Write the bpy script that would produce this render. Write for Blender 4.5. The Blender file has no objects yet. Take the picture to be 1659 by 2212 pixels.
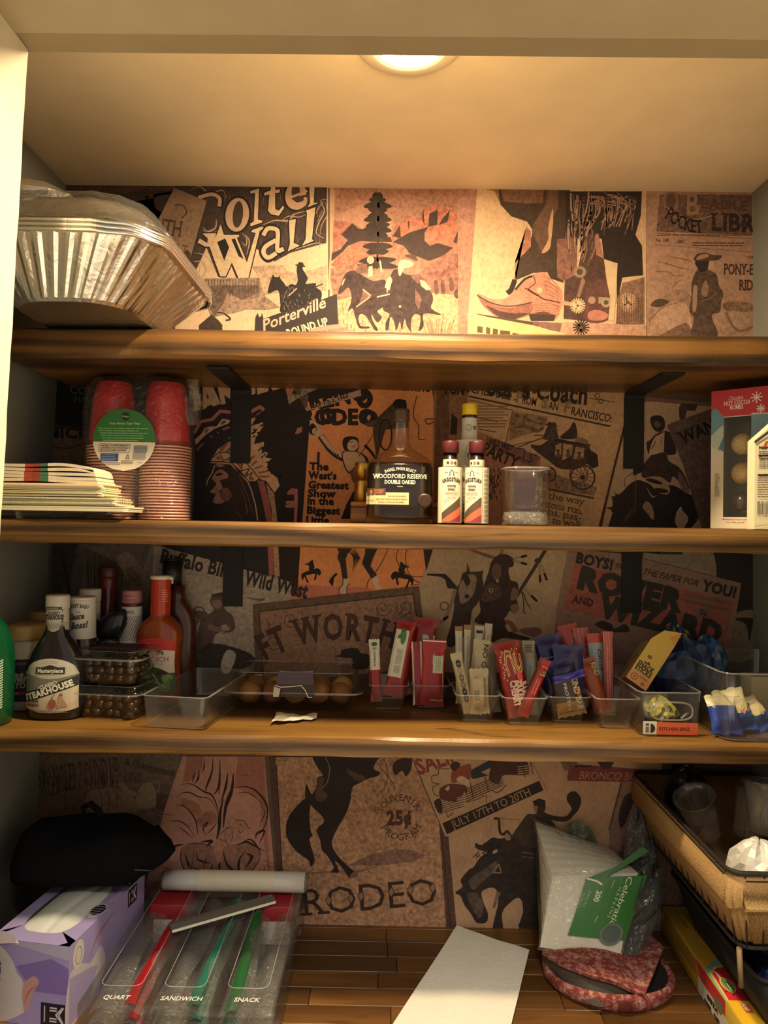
import bpy, bmesh, math, random
from mathutils import Vector, Matrix
from math import sin, cos, pi, radians, tan, hypot, atan2
S = bpy.context.scene
COL = S.collection
random.seed(4)
# ---------------------------------------------------------------- camera
F_PX, IMG_W, IMG_H = 1534.0, 1659.0, 2212.0
EYE = Vector((0.0, 0.0, 1.5))
_p, _y, _r = radians(0.8), radians(0.5), radians(0.85)
FWD = Vector((-sin(_y) * cos(_p), cos(_y) * cos(_p), sin(_p)))
_r0 = Vector((cos(_y), sin(_y), 0)); _u0 = _r0.cross(FWD)
RIGHT = _r0 * cos(_r) + _u0 * sin(_r)
UP = _u0 * cos(_r) - _r0 * sin(_r)
cam_data = bpy.data.cameras.new('camera')
cam = bpy.data.objects.new('camera', cam_data); COL.objects.link(cam)
cam.matrix_world = Matrix(((RIGHT.x, UP.x, -FWD.x, EYE.x), (RIGHT.y, UP.y, -FWD.y, EYE.y),
                           (RIGHT.z, UP.z, -FWD.z, EYE.z), (0, 0, 0, 1)))
cam_data.sensor_fit = 'VERTICAL'; cam_data.sensor_height = 24.0
cam_data.lens = 24.0 * F_PX / IMG_H
cam_data.clip_start = 0.02
S.camera = cam
# ---------------------------------------------------------------- world, lights, exposure
S.view_settings.view_transform = 'Standard'; S.view_settings.look = 'None'
S.view_settings.exposure = 1.1; S.view_settings.gamma = 1.0
S.view_settings.use_curve_mapping = False
S.cycles.max_bounces = 10; S.cycles.transparent_max_bounces = 40
S.cycles.sample_clamp_indirect = 3.0
S.cycles.caustics_refractive = False; S.cycles.caustics_reflective = False
world = bpy.data.worlds.new('room_air'); S.world = world; world.use_nodes = True
world.node_tree.nodes['Background'].inputs[0].default_value = (1.0, 0.93, 0.83, 1)
world.node_tree.nodes['Background'].inputs[1].default_value = 0.23
def area_light(name, loc, size, watts, color, target=None, shape='DISK'):
 l = bpy.data.lights.new(name, 'AREA'); l.shape = shape; l.size = size; l.energy = watts; l.color = color
 o = bpy.data.objects.new(name, l); COL.objects.link(o); o.location = loc
 if target is not None:
  o.rotation_euler = (Vector(target) - Vector(loc)).to_track_quat('-Z', 'Y').to_euler()
 return o
LX, LY, ZC = 0.0165, 0.972, 2.164             # recessed downlight in the closet ceiling
area_light('downlight_beam', (LX, LY, ZC - 0.006), 0.085, 9.0, (1.0, 0.77, 0.46))
_room = area_light('added_room_fill', (0.2, -0.75, 2.6), 0.5, 34.0, (1.0, 0.91, 0.76))  # unseen fill lamp, added so its floor bounce lifts the closet ceiling
_room.data.spread = radians(105)
# ---------------------------------------------------------------- pixel helpers (photograph -> world)
def ray(x, y):
 return FWD + RIGHT * ((x - IMG_W / 2) / F_PX) + UP * ((IMG_H / 2 - y) / F_PX)
def atY(x, y, Y):
 d = ray(x, y); return EYE + d * (Y / d.y)
def atZ(x, y, Z):
 d = ray(x, y); return EYE + d * ((Z - EYE.z) / d.z)
# ---------------------------------------------------------------- colour and materials
def s2l(c):
 c = c / 255.0
 return c / 12.92 if c <= 0.04045 else ((c + 0.055) / 1.055) ** 2.4
def L(c, a=1.0):
 if isinstance(c, str):
  c = c.lstrip('#'); c = tuple(int(c[i:i + 2], 16) for i in (0, 2, 4))
 return (s2l(c[0]), s2l(c[1]), s2l(c[2]), a)
def newmat(name):
 m = bpy.data.materials.new(name); m.use_nodes = True
 nt = m.node_tree
 return m, nt, nt.nodes['Principled BSDF'], nt.nodes['Material Output']
def nd(nt, t, **kw):
 n = nt.nodes.new(t)
 for k, v in kw.items():
  if k in n.inputs:
   n.inputs[k].default_value = v
  else:
   setattr(n, k, v)
 return n
def mathn(nt, op, a, b=None):
 n = nt.nodes.new('ShaderNodeMath'); n.operation = op
 for i, v in enumerate((a, b)):
  if v is None: continue
  if isinstance(v, (int, float)): n.inputs[i].default_value = v
  else: nt.links.new(v, n.inputs[i])
 return n.outputs[0]
def mixc(nt, fac, a, b, mode='MIX'):
 n = nt.nodes.new('ShaderNodeMix'); n.data_type = 'RGBA'; n.blend_type = mode
 for i, v in ((0, fac), (6, a), (7, b)):
  if isinstance(v, (int, float)): n.inputs[i].default_value = v
  elif isinstance(v, tuple): n.inputs[i].default_value = v
  else: nt.links.new(v, n.inputs[i])
 return n.outputs[2]
def colmat(name, rough=0.6, metal=0.0, mottle=0.12, scale=90.0, bump=0.0, bscale=300.0, coat=0.0, spec=0.5, emit=None):
 """procedural material whose base colour is the face colour of the mesh, mottled by noise"""
 m, nt, b, o = newmat(name)
 at = nd(nt, 'ShaderNodeAttribute', attribute_name='Col')
 tc = nd(nt, 'ShaderNodeTexCoord')
 n1 = nd(nt, 'ShaderNodeTexNoise', Scale=scale, Detail=5.0, Roughness=0.65)
 nt.links.new(tc.outputs['Object'], n1.inputs['Vector'])
 f = mathn(nt, 'MULTIPLY', mathn(nt, 'SUBTRACT', n1.outputs[0], 0.5), mottle * 3.0)
 f2 = mathn(nt, 'ADD', f, 1.0)
 cm = nt.nodes.new('ShaderNodeVectorMath'); cm.operation = 'SCALE'
 nt.links.new(at.outputs['Color'], cm.inputs[0]); nt.links.new(f2, cm.inputs['Scale'])
 nt.links.new(cm.outputs[0], b.inputs['Base Color'])
 b.inputs['Roughness'].default_value = rough; b.inputs['Metallic'].default_value = metal
 b.inputs['Coat Weight'].default_value = coat; b.inputs['Specular IOR Level'].default_value = spec
 if bump:
  n2 = nd(nt, 'ShaderNodeTexNoise', Scale=bscale, Detail=3.0)
  nt.links.new(tc.outputs['Object'], n2.inputs['Vector'])
  bp = nd(nt, 'ShaderNodeBump', Strength=bump, Distance=0.002)
  nt.links.new(n2.outputs[0], bp.inputs['Height']); nt.links.new(bp.outputs[0], b.inputs['Normal'])
 return m
def muralmat():
 """aged wallpaper print: face colour, stained and scratched by noise; the face alpha says how much engraved grain it has"""
 m, nt, b, o = newmat('aged_wallpaper_print')
 at = nd(nt, 'ShaderNodeAttribute', attribute_name='Col')
 tc = nd(nt, 'ShaderNodeTexCoord')
 big = nd(nt, 'ShaderNodeTexNoise', Scale=9.0, Detail=7.0, Roughness=0.7)
 fine = nd(nt, 'ShaderNodeTexNoise', Scale=130.0, Detail=4.0, Roughness=0.7)
 mp = nd(nt, 'ShaderNodeMapping'); mp.inputs['Scale'].default_value = (1.0, 1.0, 0.25)
 streak = nd(nt, 'ShaderNodeTexNoise', Scale=420.0, Detail=2.0)
 for n in (big, fine): nt.links.new(tc.outputs['Object'], n.inputs['Vector'])
 nt.links.new(tc.outputs['Object'], mp.inputs['Vector']); nt.links.new(mp.outputs[0], streak.inputs['Vector'])
 g = mathn(nt, 'MULTIPLY', mathn(nt, 'SUBTRACT', fine.outputs[0], 0.5), at.outputs['Alpha'])
 g = mathn(nt, 'MULTIPLY', g, 3.6)
 g2 = mathn(nt, 'MULTIPLY', mathn(nt, 'SUBTRACT', streak.outputs[0], 0.5), 0.35)
 st = mathn(nt, 'MULTIPLY', mathn(nt, 'SUBTRACT', big.outputs[0], 0.5), 0.9)
 f = mathn(nt, 'ADD', mathn(nt, 'ADD', mathn(nt, 'ADD', g, g2), st), 1.0)
 f = mathn(nt, 'MAXIMUM', f, 0.15)
 cm = nt.nodes.new('ShaderNodeVectorMath'); cm.operation = 'SCALE'
 hs = nd(nt, 'ShaderNodeHueSaturation', Saturation=0.90, Value=0.86)
 nt.links.new(at.outputs['Color'], hs.inputs['Color'])
 nt.links.new(mixc(nt, 1.0, hs.outputs[0], (1.0, 0.93, 0.93, 1), 'MULTIPLY'), cm.inputs[0]); nt.links.new(f, cm.inputs['Scale'])
 nt.links.new(cm.outputs[0], b.inputs['Base Color'])
 b.inputs['Roughness'].default_value = 0.7; b.inputs['Specular IOR Level'].default_value = 0.25
 return m
def woodmat(name, c1, c2, c3, rough=0.42, sx=0.9, rings=16.0, seed=0.0, coat=0.15):
 m, nt, b, o = newmat(name)
 tc = nd(nt, 'ShaderNodeTexCoord')
 mp = nd(nt, 'ShaderNodeMapping'); mp.inputs['Scale'].default_value = (sx, 6.0, 9.0)
 mp.inputs['Location'].default_value = (seed, seed * 1.7, seed * .6)
 nt.links.new(tc.outputs['Object'], mp.inputs['Vector'])
 big = nd(nt, 'ShaderNodeTexNoise', Scale=1.6, Detail=3.0, Distortion=0.8)
 nt.links.new(mp.outputs[0], big.inputs['Vector'])
 w = nd(nt, 'ShaderNodeTexWave', Scale=1.1, Distortion=9.0, Detail=3.0)
 w.bands_direction = 'Z'; w.inputs['Detail Scale'].default_value = 0.8
 nt.links.new(mp.outputs[0], w.inputs['Vector'])
 mp2 = nd(nt, 'ShaderNodeMapping'); mp2.inputs['Scale'].default_value = (3.0, 140.0, 140.0)
 nt.links.new(tc.outputs['Object'], mp2.inputs['Vector'])
 fib = nd(nt, 'ShaderNodeTexNoise', Scale=1.0, Detail=4.0, Roughness=0.7)
 nt.links.new(mp2.outputs[0], fib.inputs['Vector'])
 r1 = nd(nt, 'ShaderNodeValToRGB'); e = r1.color_ramp.elements
 e[0].position = 0.30; e[0].color = L(c3); e[1].position = 0.68; e[1].color = L(c2)
 ee = e.new(0.5); ee.color = L(c1)
 s = mathn(nt, 'ADD', mathn(nt, 'MULTIPLY', big.outputs[0], 0.45), mathn(nt, 'MULTIPLY', w.outputs[0], 0.34))
 s = mathn(nt, 'ADD', s, mathn(nt, 'MULTIPLY', fib.outputs[0], 0.36)); s = mathn(nt, 'SUBTRACT', s, 0.08)
 nt.links.new(s, r1.inputs[0])
 # dark knots and rough bark flecks
 kn = nd(nt, 'ShaderNodeTexNoise', Scale=5.0, Detail=5.0, Distortion=1.5)
 mp3 = nd(nt, 'ShaderNodeMapping'); mp3.inputs['Scale'].default_value = (1.0, 4.0, 14.0)
 mp3.inputs['Location'].default_value = (seed * 2, 3, seed)
 nt.links.new(tc.outputs['Object'], mp3.inputs['Vector']); nt.links.new(mp3.outputs[0], kn.inputs['Vector'])
 k = nd(nt, 'ShaderNodeMapRange'); nt.links.new(kn.outputs[0], k.inputs[0])
 k.inputs[1].default_value = 0.60; k.inputs[2].default_value = 0.74
 c = mixc(nt, mathn(nt, 'MULTIPLY', k.outputs[0], 0.7), r1.outputs[0], L(c3))
 nt.links.new(c, b.inputs['Base Color'])
 b.inputs['Roughness'].default_value = rough; b.inputs['Coat Weight'].default_value = coat
 b.inputs['Coat Roughness'].default_value = 0.3
 bp = nd(nt, 'ShaderNodeBump', Strength=0.25, Distance=0.002)
 nt.links.new(fib.outputs[0], bp.inputs['Height']); nt.links.new(bp.outputs[0], b.inputs['Normal'])
 return m
def plaster(name, c, rough=0.75, bump=0.3, scale=220.0, mottle=0.1):
 m, nt, b, o = newmat(name)
 tc = nd(nt, 'ShaderNodeTexCoord')
 n = nd(nt, 'ShaderNodeTexNoise', Scale=scale, Detail=4.0)
 n2 = nd(nt, 'ShaderNodeTexNoise', Scale=14.0, Detail=4.0)
 for q in (n, n2): nt.links.new(tc.outputs['Object'], q.inputs['Vector'])
 f = mathn(nt, 'ADD', mathn(nt, 'MULTIPLY', mathn(nt, 'SUBTRACT', n2.outputs[0], .5), mottle * 2), 1.0)
 cm = nt.nodes.new('ShaderNodeVectorMath'); cm.operation = 'SCALE'
 cm.inputs[0].default_value = L(c)[:3]; nt.links.new(f, cm.inputs['Scale'])
 nt.links.new(cm.outputs[0], b.inputs['Base Color'])
 b.inputs['Roughness'].default_value = rough
 bp = nd(nt, 'ShaderNodeBump', Strength=bump, Distance=0.002)
 nt.links.new(n.outputs[0], bp.inputs['Height']); nt.links.new(bp.outputs[0], b.inputs['Normal'])
 return m
def clearmat(name, tint=(1, 1, 1), rough=0.04, k=1.0, wrinkle=0.0, haze=0.0, wscale=60.0):
 """thin clear plastic or glass sheet: transparent, with a fresnel gloss and a little milky haze"""
 m, nt, b, o = newmat(name); nt.nodes.remove(b)
 tr = nd(nt, 'ShaderNodeBsdfTransparent'); tr.inputs[0].default_value = (*tint, 1)
 gl = nd(nt, 'ShaderNodeBsdfGlossy'); gl.inputs['Roughness'].default_value = rough
 fr = nd(nt, 'ShaderNodeLayerWeight', Blend=0.5)
 f = mathn(nt, 'ADD', mathn(nt, 'MULTIPLY', mathn(nt, 'POWER', fr.outputs['Facing'], 5.0), 0.75), 0.03)
 f = mathn(nt, 'MINIMUM', mathn(nt, 'MULTIPLY', f, k), 0.75)
 mx = nt.nodes.new('ShaderNodeMixShader')
 nt.links.new(f, mx.inputs[0]); nt.links.new(tr.outputs[0], mx.inputs[1]); nt.links.new(gl.outputs[0], mx.inputs[2])
 out = mx
 if haze:
  df = nd(nt, 'ShaderNodeBsdfDiffuse'); df.inputs[0].default_value = (0.8, 0.8, 0.78, 1)
  mx2 = nt.nodes.new('ShaderNodeMixShader'); mx2.inputs[0].default_value = haze
  nt.links.new(mx.outputs[0], mx2.inputs[1]); nt.links.new(df.outputs[0], mx2.inputs[2]); out = mx2
 if wrinkle:
  tc = nd(nt, 'ShaderNodeTexCoord')
  n = nd(nt, 'ShaderNodeTexNoise', Scale=wscale, Detail=3.0, Distortion=1.5)
  nt.links.new(tc.outputs['Object'], n.inputs['Vector'])
  bp = nd(nt, 'ShaderNodeBump', Strength=wrinkle, Distance=0.01)
  nt.links.new(n.outputs[0], bp.inputs['Height'])
  nt.links.new(bp.outputs[0], gl.inputs['Normal']); nt.links.new(bp.outputs[0], fr.inputs['Normal'])
 nt.links.new(out.outputs[0], o.inputs[0])
 return m
def glassmat(name, color, rough=0.0, ior=1.45):
 m, nt, b, o = newmat(name)
 b.inputs['Base Color'].default_value = (*color, 1); b.inputs['Roughness'].default_value = rough
 b.inputs['Transmission Weight'].default_value = 1.0; b.inputs['IOR'].default_value = ior
 return m
def emitmat(name, c, s):
 m, nt, b, o = newmat(name)
 b.inputs['Emission Color'].default_value = (*c, 1); b.inputs['Emission Strength'].default_value = s
 return m
def foilmat(name, wr=0.35):
 m, nt, b, o = newmat(name)
 b.inputs['Base Color'].default_value = (0.78, 0.78, 0.77, 1)
 b.inputs['Metallic'].default_value = 1.0; b.inputs['Roughness'].default_value = 0.24
 tc = nd(nt, 'ShaderNodeTexCoord')
 n = nd(nt, 'ShaderNodeTexNoise', Scale=38.0, Detail=5.0, Distortion=1.2)
 nt.links.new(tc.outputs['Object'], n.inputs['Vector'])
 bp = nd(nt, 'ShaderNodeBump', Strength=wr, Distance=0.004)
 nt.links.new(n.outputs[0], bp.inputs['Height']); nt.links.new(bp.outputs[0], b.inputs['Normal'])
 return m
PAPER = colmat('printed_paper', 0.62, mottle=0.05)
CARD = colmat('printed_card', 0.45, mottle=0.04, coat=0.08)
GLOSS = colmat('glossy_plastic', 0.22, mottle=0.03, coat=0.2)
SATIN = colmat('satin_plastic', 0.4, mottle=0.05)
CLOTH = colmat('woven_cloth', 0.95, mottle=0.25, scale=140, bump=0.5, bscale=500, spec=0.1)
FILMP = colmat('printed_wrapper_film', 0.3, mottle=0.10, scale=60, bump=0.55, bscale=70, coat=0.12)
METALP = colmat('coated_metal', 0.35, metal=0.9, mottle=0.06)
BLACKM = colmat('black_powder_coat', 0.6, mottle=0.1, spec=0.3)
MURAL = muralmat()
CLEAR = clearmat('clear_plastic', (0.97, 0.972, 0.968), 0.05, 1.2, haze=0.004)
FILM = clearmat('clear_wrap_film', (0.98, 0.98, 0.97), 0.12, 1.5, wrinkle=0.9, haze=0.025, wscale=45)
FOIL = foilmat('aluminium_foil')
GLASS = glassmat('clear_glass', (0.98, 0.985, 0.98))
# ---------------------------------------------------------------- mesh building
class M:
 """collects coloured polygons; build() links them as ONE mesh object"""
 def __init__(s):
  s.v = []; s.f = []; s.c = []; s.mi = []; s.sm = []
 def poly(s, pts, col=(200, 200, 200), mi=0, a=0.0, smooth=False):
  i = len(s.v); s.v.extend([tuple(p) for p in pts]); s.f.append(tuple(range(i, i + len(pts))))
  s.c.append(L(col, a)); s.mi.append(mi); s.sm.append(smooth)
 def loft(s, rings, col=(200, 200, 200), caps=(True, True), closed=True, smooth=True, mi=0, cols=None):
  n = len(rings[0]); base = len(s.v)
  for r in rings: s.v.extend([tuple(p) for p in r])
  for k in range(len(rings) - 1):
   cc = cols[k] if cols else col
   for j in range(n if closed else n - 1):
    a0 = base + k * n + j; a1 = base + k * n + (j + 1) % n
    s.f.append((a0, a1, a1 + n, a0 + n)); s.c.append(L(cc)); s.mi.append(mi); s.sm.append(smooth)
  if caps[0]:
   s.f.append(tuple(base + j for j in reversed(range(n)))); s.c.append(L(cols[0] if cols else col)); s.mi.append(mi); s.sm.append(False)
  if caps[1]:
   o = base + (len(rings) - 1) * n
   s.f.append(tuple(o + j for j in range(n))); s.c.append(L(cols[-1] if cols else col)); s.mi.append(mi); s.sm.append(False)
 def lathe(s, prof, seg=24, c=(0, 0, 0), col=(200, 200, 200), caps=(True, True), cols=None, mi=0, sx=1.0, sy=1.0):
  s.loft([[(c[0] + r * sx * cos(2 * pi * j / seg), c[1] + r * sy * sin(2 * pi * j / seg), c[2] + z) for j in range(seg)] for r, z in prof],
               col, caps, cols=cols, mi=mi)
 def box(s, x0, x1, y0, y1, z0, z1, col=(200, 200, 200), bev=0.0, mi=0, T=None):
  if bev <= 0:
   rings = [[(x0, y0, z), (x1, y0, z), (x1, y1, z), (x0, y1, z)] for z in (z0, z1)]; sm = False
  else:
   b = bev; sm = True
   def rg(z, i): return [(p[0] + (x0 + x1) / 2, p[1] + (y0 + y1) / 2, z) for p in rrect(x1 - x0 - 2 * i, y1 - y0 - 2 * i, max(b - i, 1e-5), 2)]
   rings = [rg(z0, b), rg(z0 + b * .3, b * .3), rg(z0 + b, 0), rg(z1 - b, 0), rg(z1 - b * .3, b * .3), rg(z1, b)]
  if T: rings = [[T @ Vector(p) for p in r] for r in rings]
  s.loft(rings, col, smooth=sm, mi=mi)
 def tube(s, path, r, seg=8, col=(40, 40, 40), closed=False, caps=True, mi=0, radii=None):
  P = [Vector(p) for p in path]; rings = []
  n = len(P)
  ref = Vector((0.13, 0.31, 0.94)).normalized()
  for i, p in enumerate(P):
   if closed: t = P[(i + 1) % n] - P[i - 1]
   else: t = P[min(i + 1, n - 1)] - P[max(i - 1, 0)]
   t.normalize(); a = t.cross(ref)
   if a.length < 1e-3: a = t.cross(Vector((1, 0, 0)))
   a.normalize(); b = t.cross(a); rr = radii[i] if radii else r
   rings.append([p + (a * cos(2 * pi * j / seg) + b * sin(2 * pi * j / seg)) * rr for j in range(seg)])
  if closed: rings.append(rings[0])
  s.loft(rings, col, (caps and not closed, caps and not closed), mi=mi)
 def grid(s, fn, nu, nv, col=(200, 200, 200), smooth=True, mi=0, a=0.0, colfn=None):
  base = len(s.v)
  for i in range(nu + 1):
   for j in range(nv + 1): s.v.append(tuple(fn(i / nu, j / nv)))
  for i in range(nu):
   for j in range(nv):
    q = base + i * (nv + 1) + j
    s.f.append((q, q + nv + 1, q + nv + 2, q + 1))
    s.c.append(L(colfn((i + .5) / nu, (j + .5) / nv) if colfn else col, a)); s.mi.append(mi); s.sm.append(smooth)
 def blob(s, c, r, col, seg=10, rings=6, jit=0.0, mi=0):
  rx, ry, rz = r if isinstance(r, tuple) else (r, r, r); rg = []
  for k in range(rings + 1):
   ph = -pi / 2 + pi * min(max(k / rings, 0.02), 0.98)
   rg.append([(c[0] + rx * cos(ph) * cos(2 * pi * j / seg) * (1 + random.uniform(-jit, jit)),
      c[1] + ry * cos(ph) * sin(2 * pi * j / seg) * (1 + random.uniform(-jit, jit)),
      c[2] + rz * sin(ph) * (1 + random.uniform(-jit, jit))) for j in range(seg)])
  s.loft(rg, col, mi=mi)
 def build(s, name, mats, parent=None, loc=None, T=None, sub=0, solid=0.0):
  me = bpy.data.meshes.new(name)
  if T is not None: s.v = [tuple(T @ Vector(p)) for p in s.v]
  me.from_pydata(s.v, [], s.f)
  for m in (mats if isinstance(mats, (list, tuple)) else [mats]): me.materials.append(m)
  me.polygons.foreach_set('material_index', s.mi); me.polygons.foreach_set('use_smooth', s.sm)
  at = me.color_attributes.new('Col', 'FLOAT_COLOR', 'CORNER')
  buf = []
  for f, c in zip(s.f, s.c): buf.extend(c * len(f))
  at.data.foreach_set('color', buf); me.update()
  o = bpy.data.objects.new(name, me); COL.objects.link(o)
  if parent is not None: o.parent = parent
  if loc is not None: o.location = loc
  if sub:
   md = o.modifiers.new('s', 'SUBSURF'); md.levels = sub; md.render_levels = sub
  if solid:
   md = o.modifiers.new('t', 'SOLIDIFY'); md.thickness = solid
  return o
def rrect(w, d, r, n=3):
 """rounded rectangle outline, counter-clockwise, centred"""
 r = min(r, w / 2 - 1e-6, d / 2 - 1e-6); out = []
 for cx, cy, a0 in ((w / 2 - r, d / 2 - r, 0), (-w / 2 + r, d / 2 - r, pi / 2), (-w / 2 + r, -d / 2 + r, pi), (w / 2 - r, -d / 2 + r, 3 * pi / 2)):
  for k in range(n + 1):
   a = a0 + pi / 2 * k / n; out.append((cx + r * cos(a), cy + r * sin(a)))
 return out
def rring(w, d, r, z, n=3, cx=0, cy=0):
 return [(x + cx, y + cy, z) for x, y in rrect(w, d, r, n)]
def empty(name, loc, rz=0.0, rot=None):
 o = bpy.data.objects.new(name, None); COL.objects.link(o); o.location = loc
 o.rotation_euler = rot if rot else (0, 0, rz); o.empty_display_size = 0.02
 return o
def tag(o, label, cat, group=None, kind=None):
 o['label'] = label; o['category'] = cat
 if group: o['group'] = group
 if kind: o['kind'] = kind
 return o
def thing(name, loc, label, cat, rz=0.0, group=None, rot=None):
 return tag(empty(name, loc, rz, rot), label, cat, group)
def struct(o):
 o['kind'] = 'structure'; return o
def copy_tree(o, parent=None):
 c = o.copy(); COL.objects.link(c); c.parent = parent
 for ch in [q for q in bpy.data.objects if q.parent is o]: copy_tree(ch, c)
 return c
# ---------------------------------------------------------------- lettering and flat print
_G = {}
def glyph(ch, bold=0):
 key = (ch, bold)
 if key in _G: return _G[key]
 def mesh_of(t):
  cu = bpy.data.curves.new('t', 'FONT'); cu.body = t; cu.resolution_u = 2; cu.offset = 0.018 * bold
  ob = bpy.data.objects.new('t', cu); me = bpy.data.meshes.new_from_object(ob)
  bpy.data.objects.remove(ob); bpy.data.curves.remove(cu)
  return me
 if 'HH' not in _G: _G['HH'] = max(v.co.x for v in mesh_of('HH').vertices)
 adv = max(v.co.x for v in mesh_of('H' + ch + 'H').vertices) - _G['HH']
 if ch == ' ': _G[key] = ([], [], adv, []); return _G[key]
 me = mesh_of(ch)
 vs = [(v.co.x, v.co.y) for v in me.vertices]; fs = [tuple(p.vertices) for p in me.polygons]
 ec = {}
 for f in fs:
  for i in range(len(f)):
   e = tuple(sorted((f[i], f[(i + 1) % len(f)]))); ec[e] = ec.get(e, 0) + 1
 ser = []
 top = max(v[1] for v in vs)
 for (a, b), n in ec.items():
  if n != 1: continue
  (xa, ya), (xb, yb) = vs[a], vs[b]
  if abs(ya - yb) < 0.004 and 0.03 < abs(xa - xb) < 0.24:
   x0, x1 = min(xa, xb), max(xa, xb)
   if abs(ya) < 0.03: ser.append((x0, x1, ya, 1))
   elif ya > top - 0.02: ser.append((x0, x1, ya, -1))
 bpy.data.meshes.remove(me)
 _G[key] = (vs, fs, adv, ser)
 return _G[key]
class Art:
 """flat print laid on a surface; fn(u, v, lift) -> world point; frame(x0, y0, s) reads coordinates off an enlarged crop"""
 def __init__(s, fn, eps=6e-5, m=None):
  s.m = m or M(); s.fn = fn; s.eps = eps; s.k = 1; s.j = 0; s.fx = (0, 0, 1); s.a = 0.0; s.flip = -1
 def frame(s, x0, y0, sc): s.fx = (x0, y0, sc); return s
 def up(s, n=1): s.k += n; return s
 def P(s, p): return s.fn(s.fx[0] + p[0] * s.fx[2], s.fx[1] + p[1] * s.fx[2], (s.k + .17 * s.j) * s.eps)
 def bump(s): s.j = (s.j + 1) % 6
 def poly(s, pts, col, a=None, up=1):
  s.bump(); s.m.poly([s.P(p) for p in pts], col, a=s.a if a is None else a); s.k += up
 def rect(s, x0, y0, x1, y1, col, a=None, n=1, up=1):
  al = s.a if a is None else a
  for i in range(n):
   u0 = x0 + (x1 - x0) * i / n; u1 = x0 + (x1 - x0) * (i + 1) / n
   s.m.poly([s.P((u0, y0)), s.P((u1, y0)), s.P((u1, y1)), s.P((u0, y1))], col, a=al)
  s.k += up
 def line(s, pts, w, col, a=None, up=0, taper=False):
  al = s.a if a is None else a
  for i in range(len(pts) - 1):
   (x0, y0), (x1, y1) = pts[i], pts[i + 1]; l = hypot(x1 - x0, y1 - y0) or 1
   nx, ny = -(y1 - y0) / l * w / 2, (x1 - x0) / l * w / 2
   e0 = 1; e1 = 1
   if taper:
    n = len(pts) - 1; e0 = 1 - abs(2 * i / n - 1) * .8; e1 = 1 - abs(2 * (i + 1) / n - 1) * .8
   s.bump(); tx, ty = (x1 - x0) / l * w * .2, (y1 - y0) / l * w * .2
   s.m.poly([s.P((x0 - tx + nx * e0, y0 - ty + ny * e0)), s.P((x1 + tx + nx * e1, y1 + ty + ny * e1)),
                      s.P((x1 + tx - nx * e1, y1 + ty - ny * e1)), s.P((x0 - tx - nx * e0, y0 - ty - ny * e0))], col, a=al)
  s.k += up
 def curve(s, pts, w, col, a=None, n=5, taper=False):
  """smooth stroke through the points"""
  q = [pts[0]] + list(pts) + [pts[-1]]; o = []
  for i in range(1, len(q) - 2):
   for k in range(n):
    t = k / n
    o.append(tuple(0.5 * (2 * q[i][d] + (q[i + 1][d] - q[i - 1][d]) * t + (2 * q[i - 1][d] - 5 * q[i][d] + 4 * q[i + 1][d] - q[i + 2][d]) * t * t
                                      + (3 * q[i][d] - q[i - 1][d] - 3 * q[i + 1][d] + q[i + 2][d]) * t ** 3) for d in (0, 1)))
  o.append(pts[-1]); s.line(o, w, col, a, taper=taper)
 def blobp(s, pts, col, a=None, n=4, up=1):
  """smooth closed outline"""
  m = len(pts); o = []
  for i in range(m):
   p0, p1, p2, p3 = pts[i - 1], pts[i], pts[(i + 1) % m], pts[(i + 2) % m]
   for k in range(n):
    t = k / n
    o.append(tuple(0.5 * (2 * p1[d] + (p2[d] - p0[d]) * t + (2 * p0[d] - 5 * p1[d] + 4 * p2[d] - p3[d]) * t * t
                                      + (3 * p1[d] - p0[d] - 3 * p2[d] + p3[d]) * t ** 3) for d in (0, 1)))
  s.poly(o, col, a, up)
 def circ(s, x, y, rx, col, ry=None, n=18, a=None, up=1, ang=0.0):
  ry = ry or rx; c, d = cos(ang), sin(ang)
  s.poly([(x + rx * cos(t) * c - ry * sin(t) * d, y + rx * cos(t) * d + ry * sin(t) * c) for t in [2 * pi * i / n for i in range(n)]], col, a, up)
 def ring(s, x, y, r, w, col, ry=None, n=20, a=None, a0=0, a1=2 * pi):
  ry = ry or r
  s.line([(x + r * cos(a0 + (a1 - a0) * i / n), y + ry * sin(a0 + (a1 - a0) * i / n)) for i in range(n + 1)], w, col, a)
 def text(s, t, x, y, h, col, ang=0.0, bold=0, serif=0.0, w=None, sx=1.0, shear=0.0, arc=0.0, align='l', a=None, sp=0.0, up=1, wob=0.0, grow=0.0):
  """text on baseline (x, y), cap height h, ang in degrees (clockwise positive); w fits the width; arc = rise of the middle / h"""
  s.bump(); gl = [glyph(c, bold) for c in t]; k = h / 0.69
  tot = sum(g[2] + sp for g in gl) - sp
  if w: sx = w / (tot * k)
  W = tot * k * sx
  ox = {'l': 0, 'c': -W / 2, 'r': -W}[align]
  ca, sa = cos(radians(ang)), sin(radians(ang)); cx = 0.0; al = s.a if a is None else a
  for g in gl:
   mid = (cx + g[2] / 2) * k * sx; tt = mid / W if W else .5
   dy = arc * h * (1 - (2 * tt - 1) ** 2); sl = arc * h * (-4 * (2 * tt - 1)) / W if W else 0
   sl = math.atan(sl); cs, ss = cos(sl), sin(sl)
   gs = 1 + grow * abs(2 * tt - 1) + (random.uniform(-wob, wob) if wob else 0)
   def mp(vx, vy):
    lx = (vx - g[2] / 2) * k * sx + vy * k * shear; ly = vy * k * gs
    px = ox + mid + lx * cs - ly * ss; py = dy + lx * ss + ly * cs
    return s.P((x + px * ca + py * sa, y + px * sa - py * ca))
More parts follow.
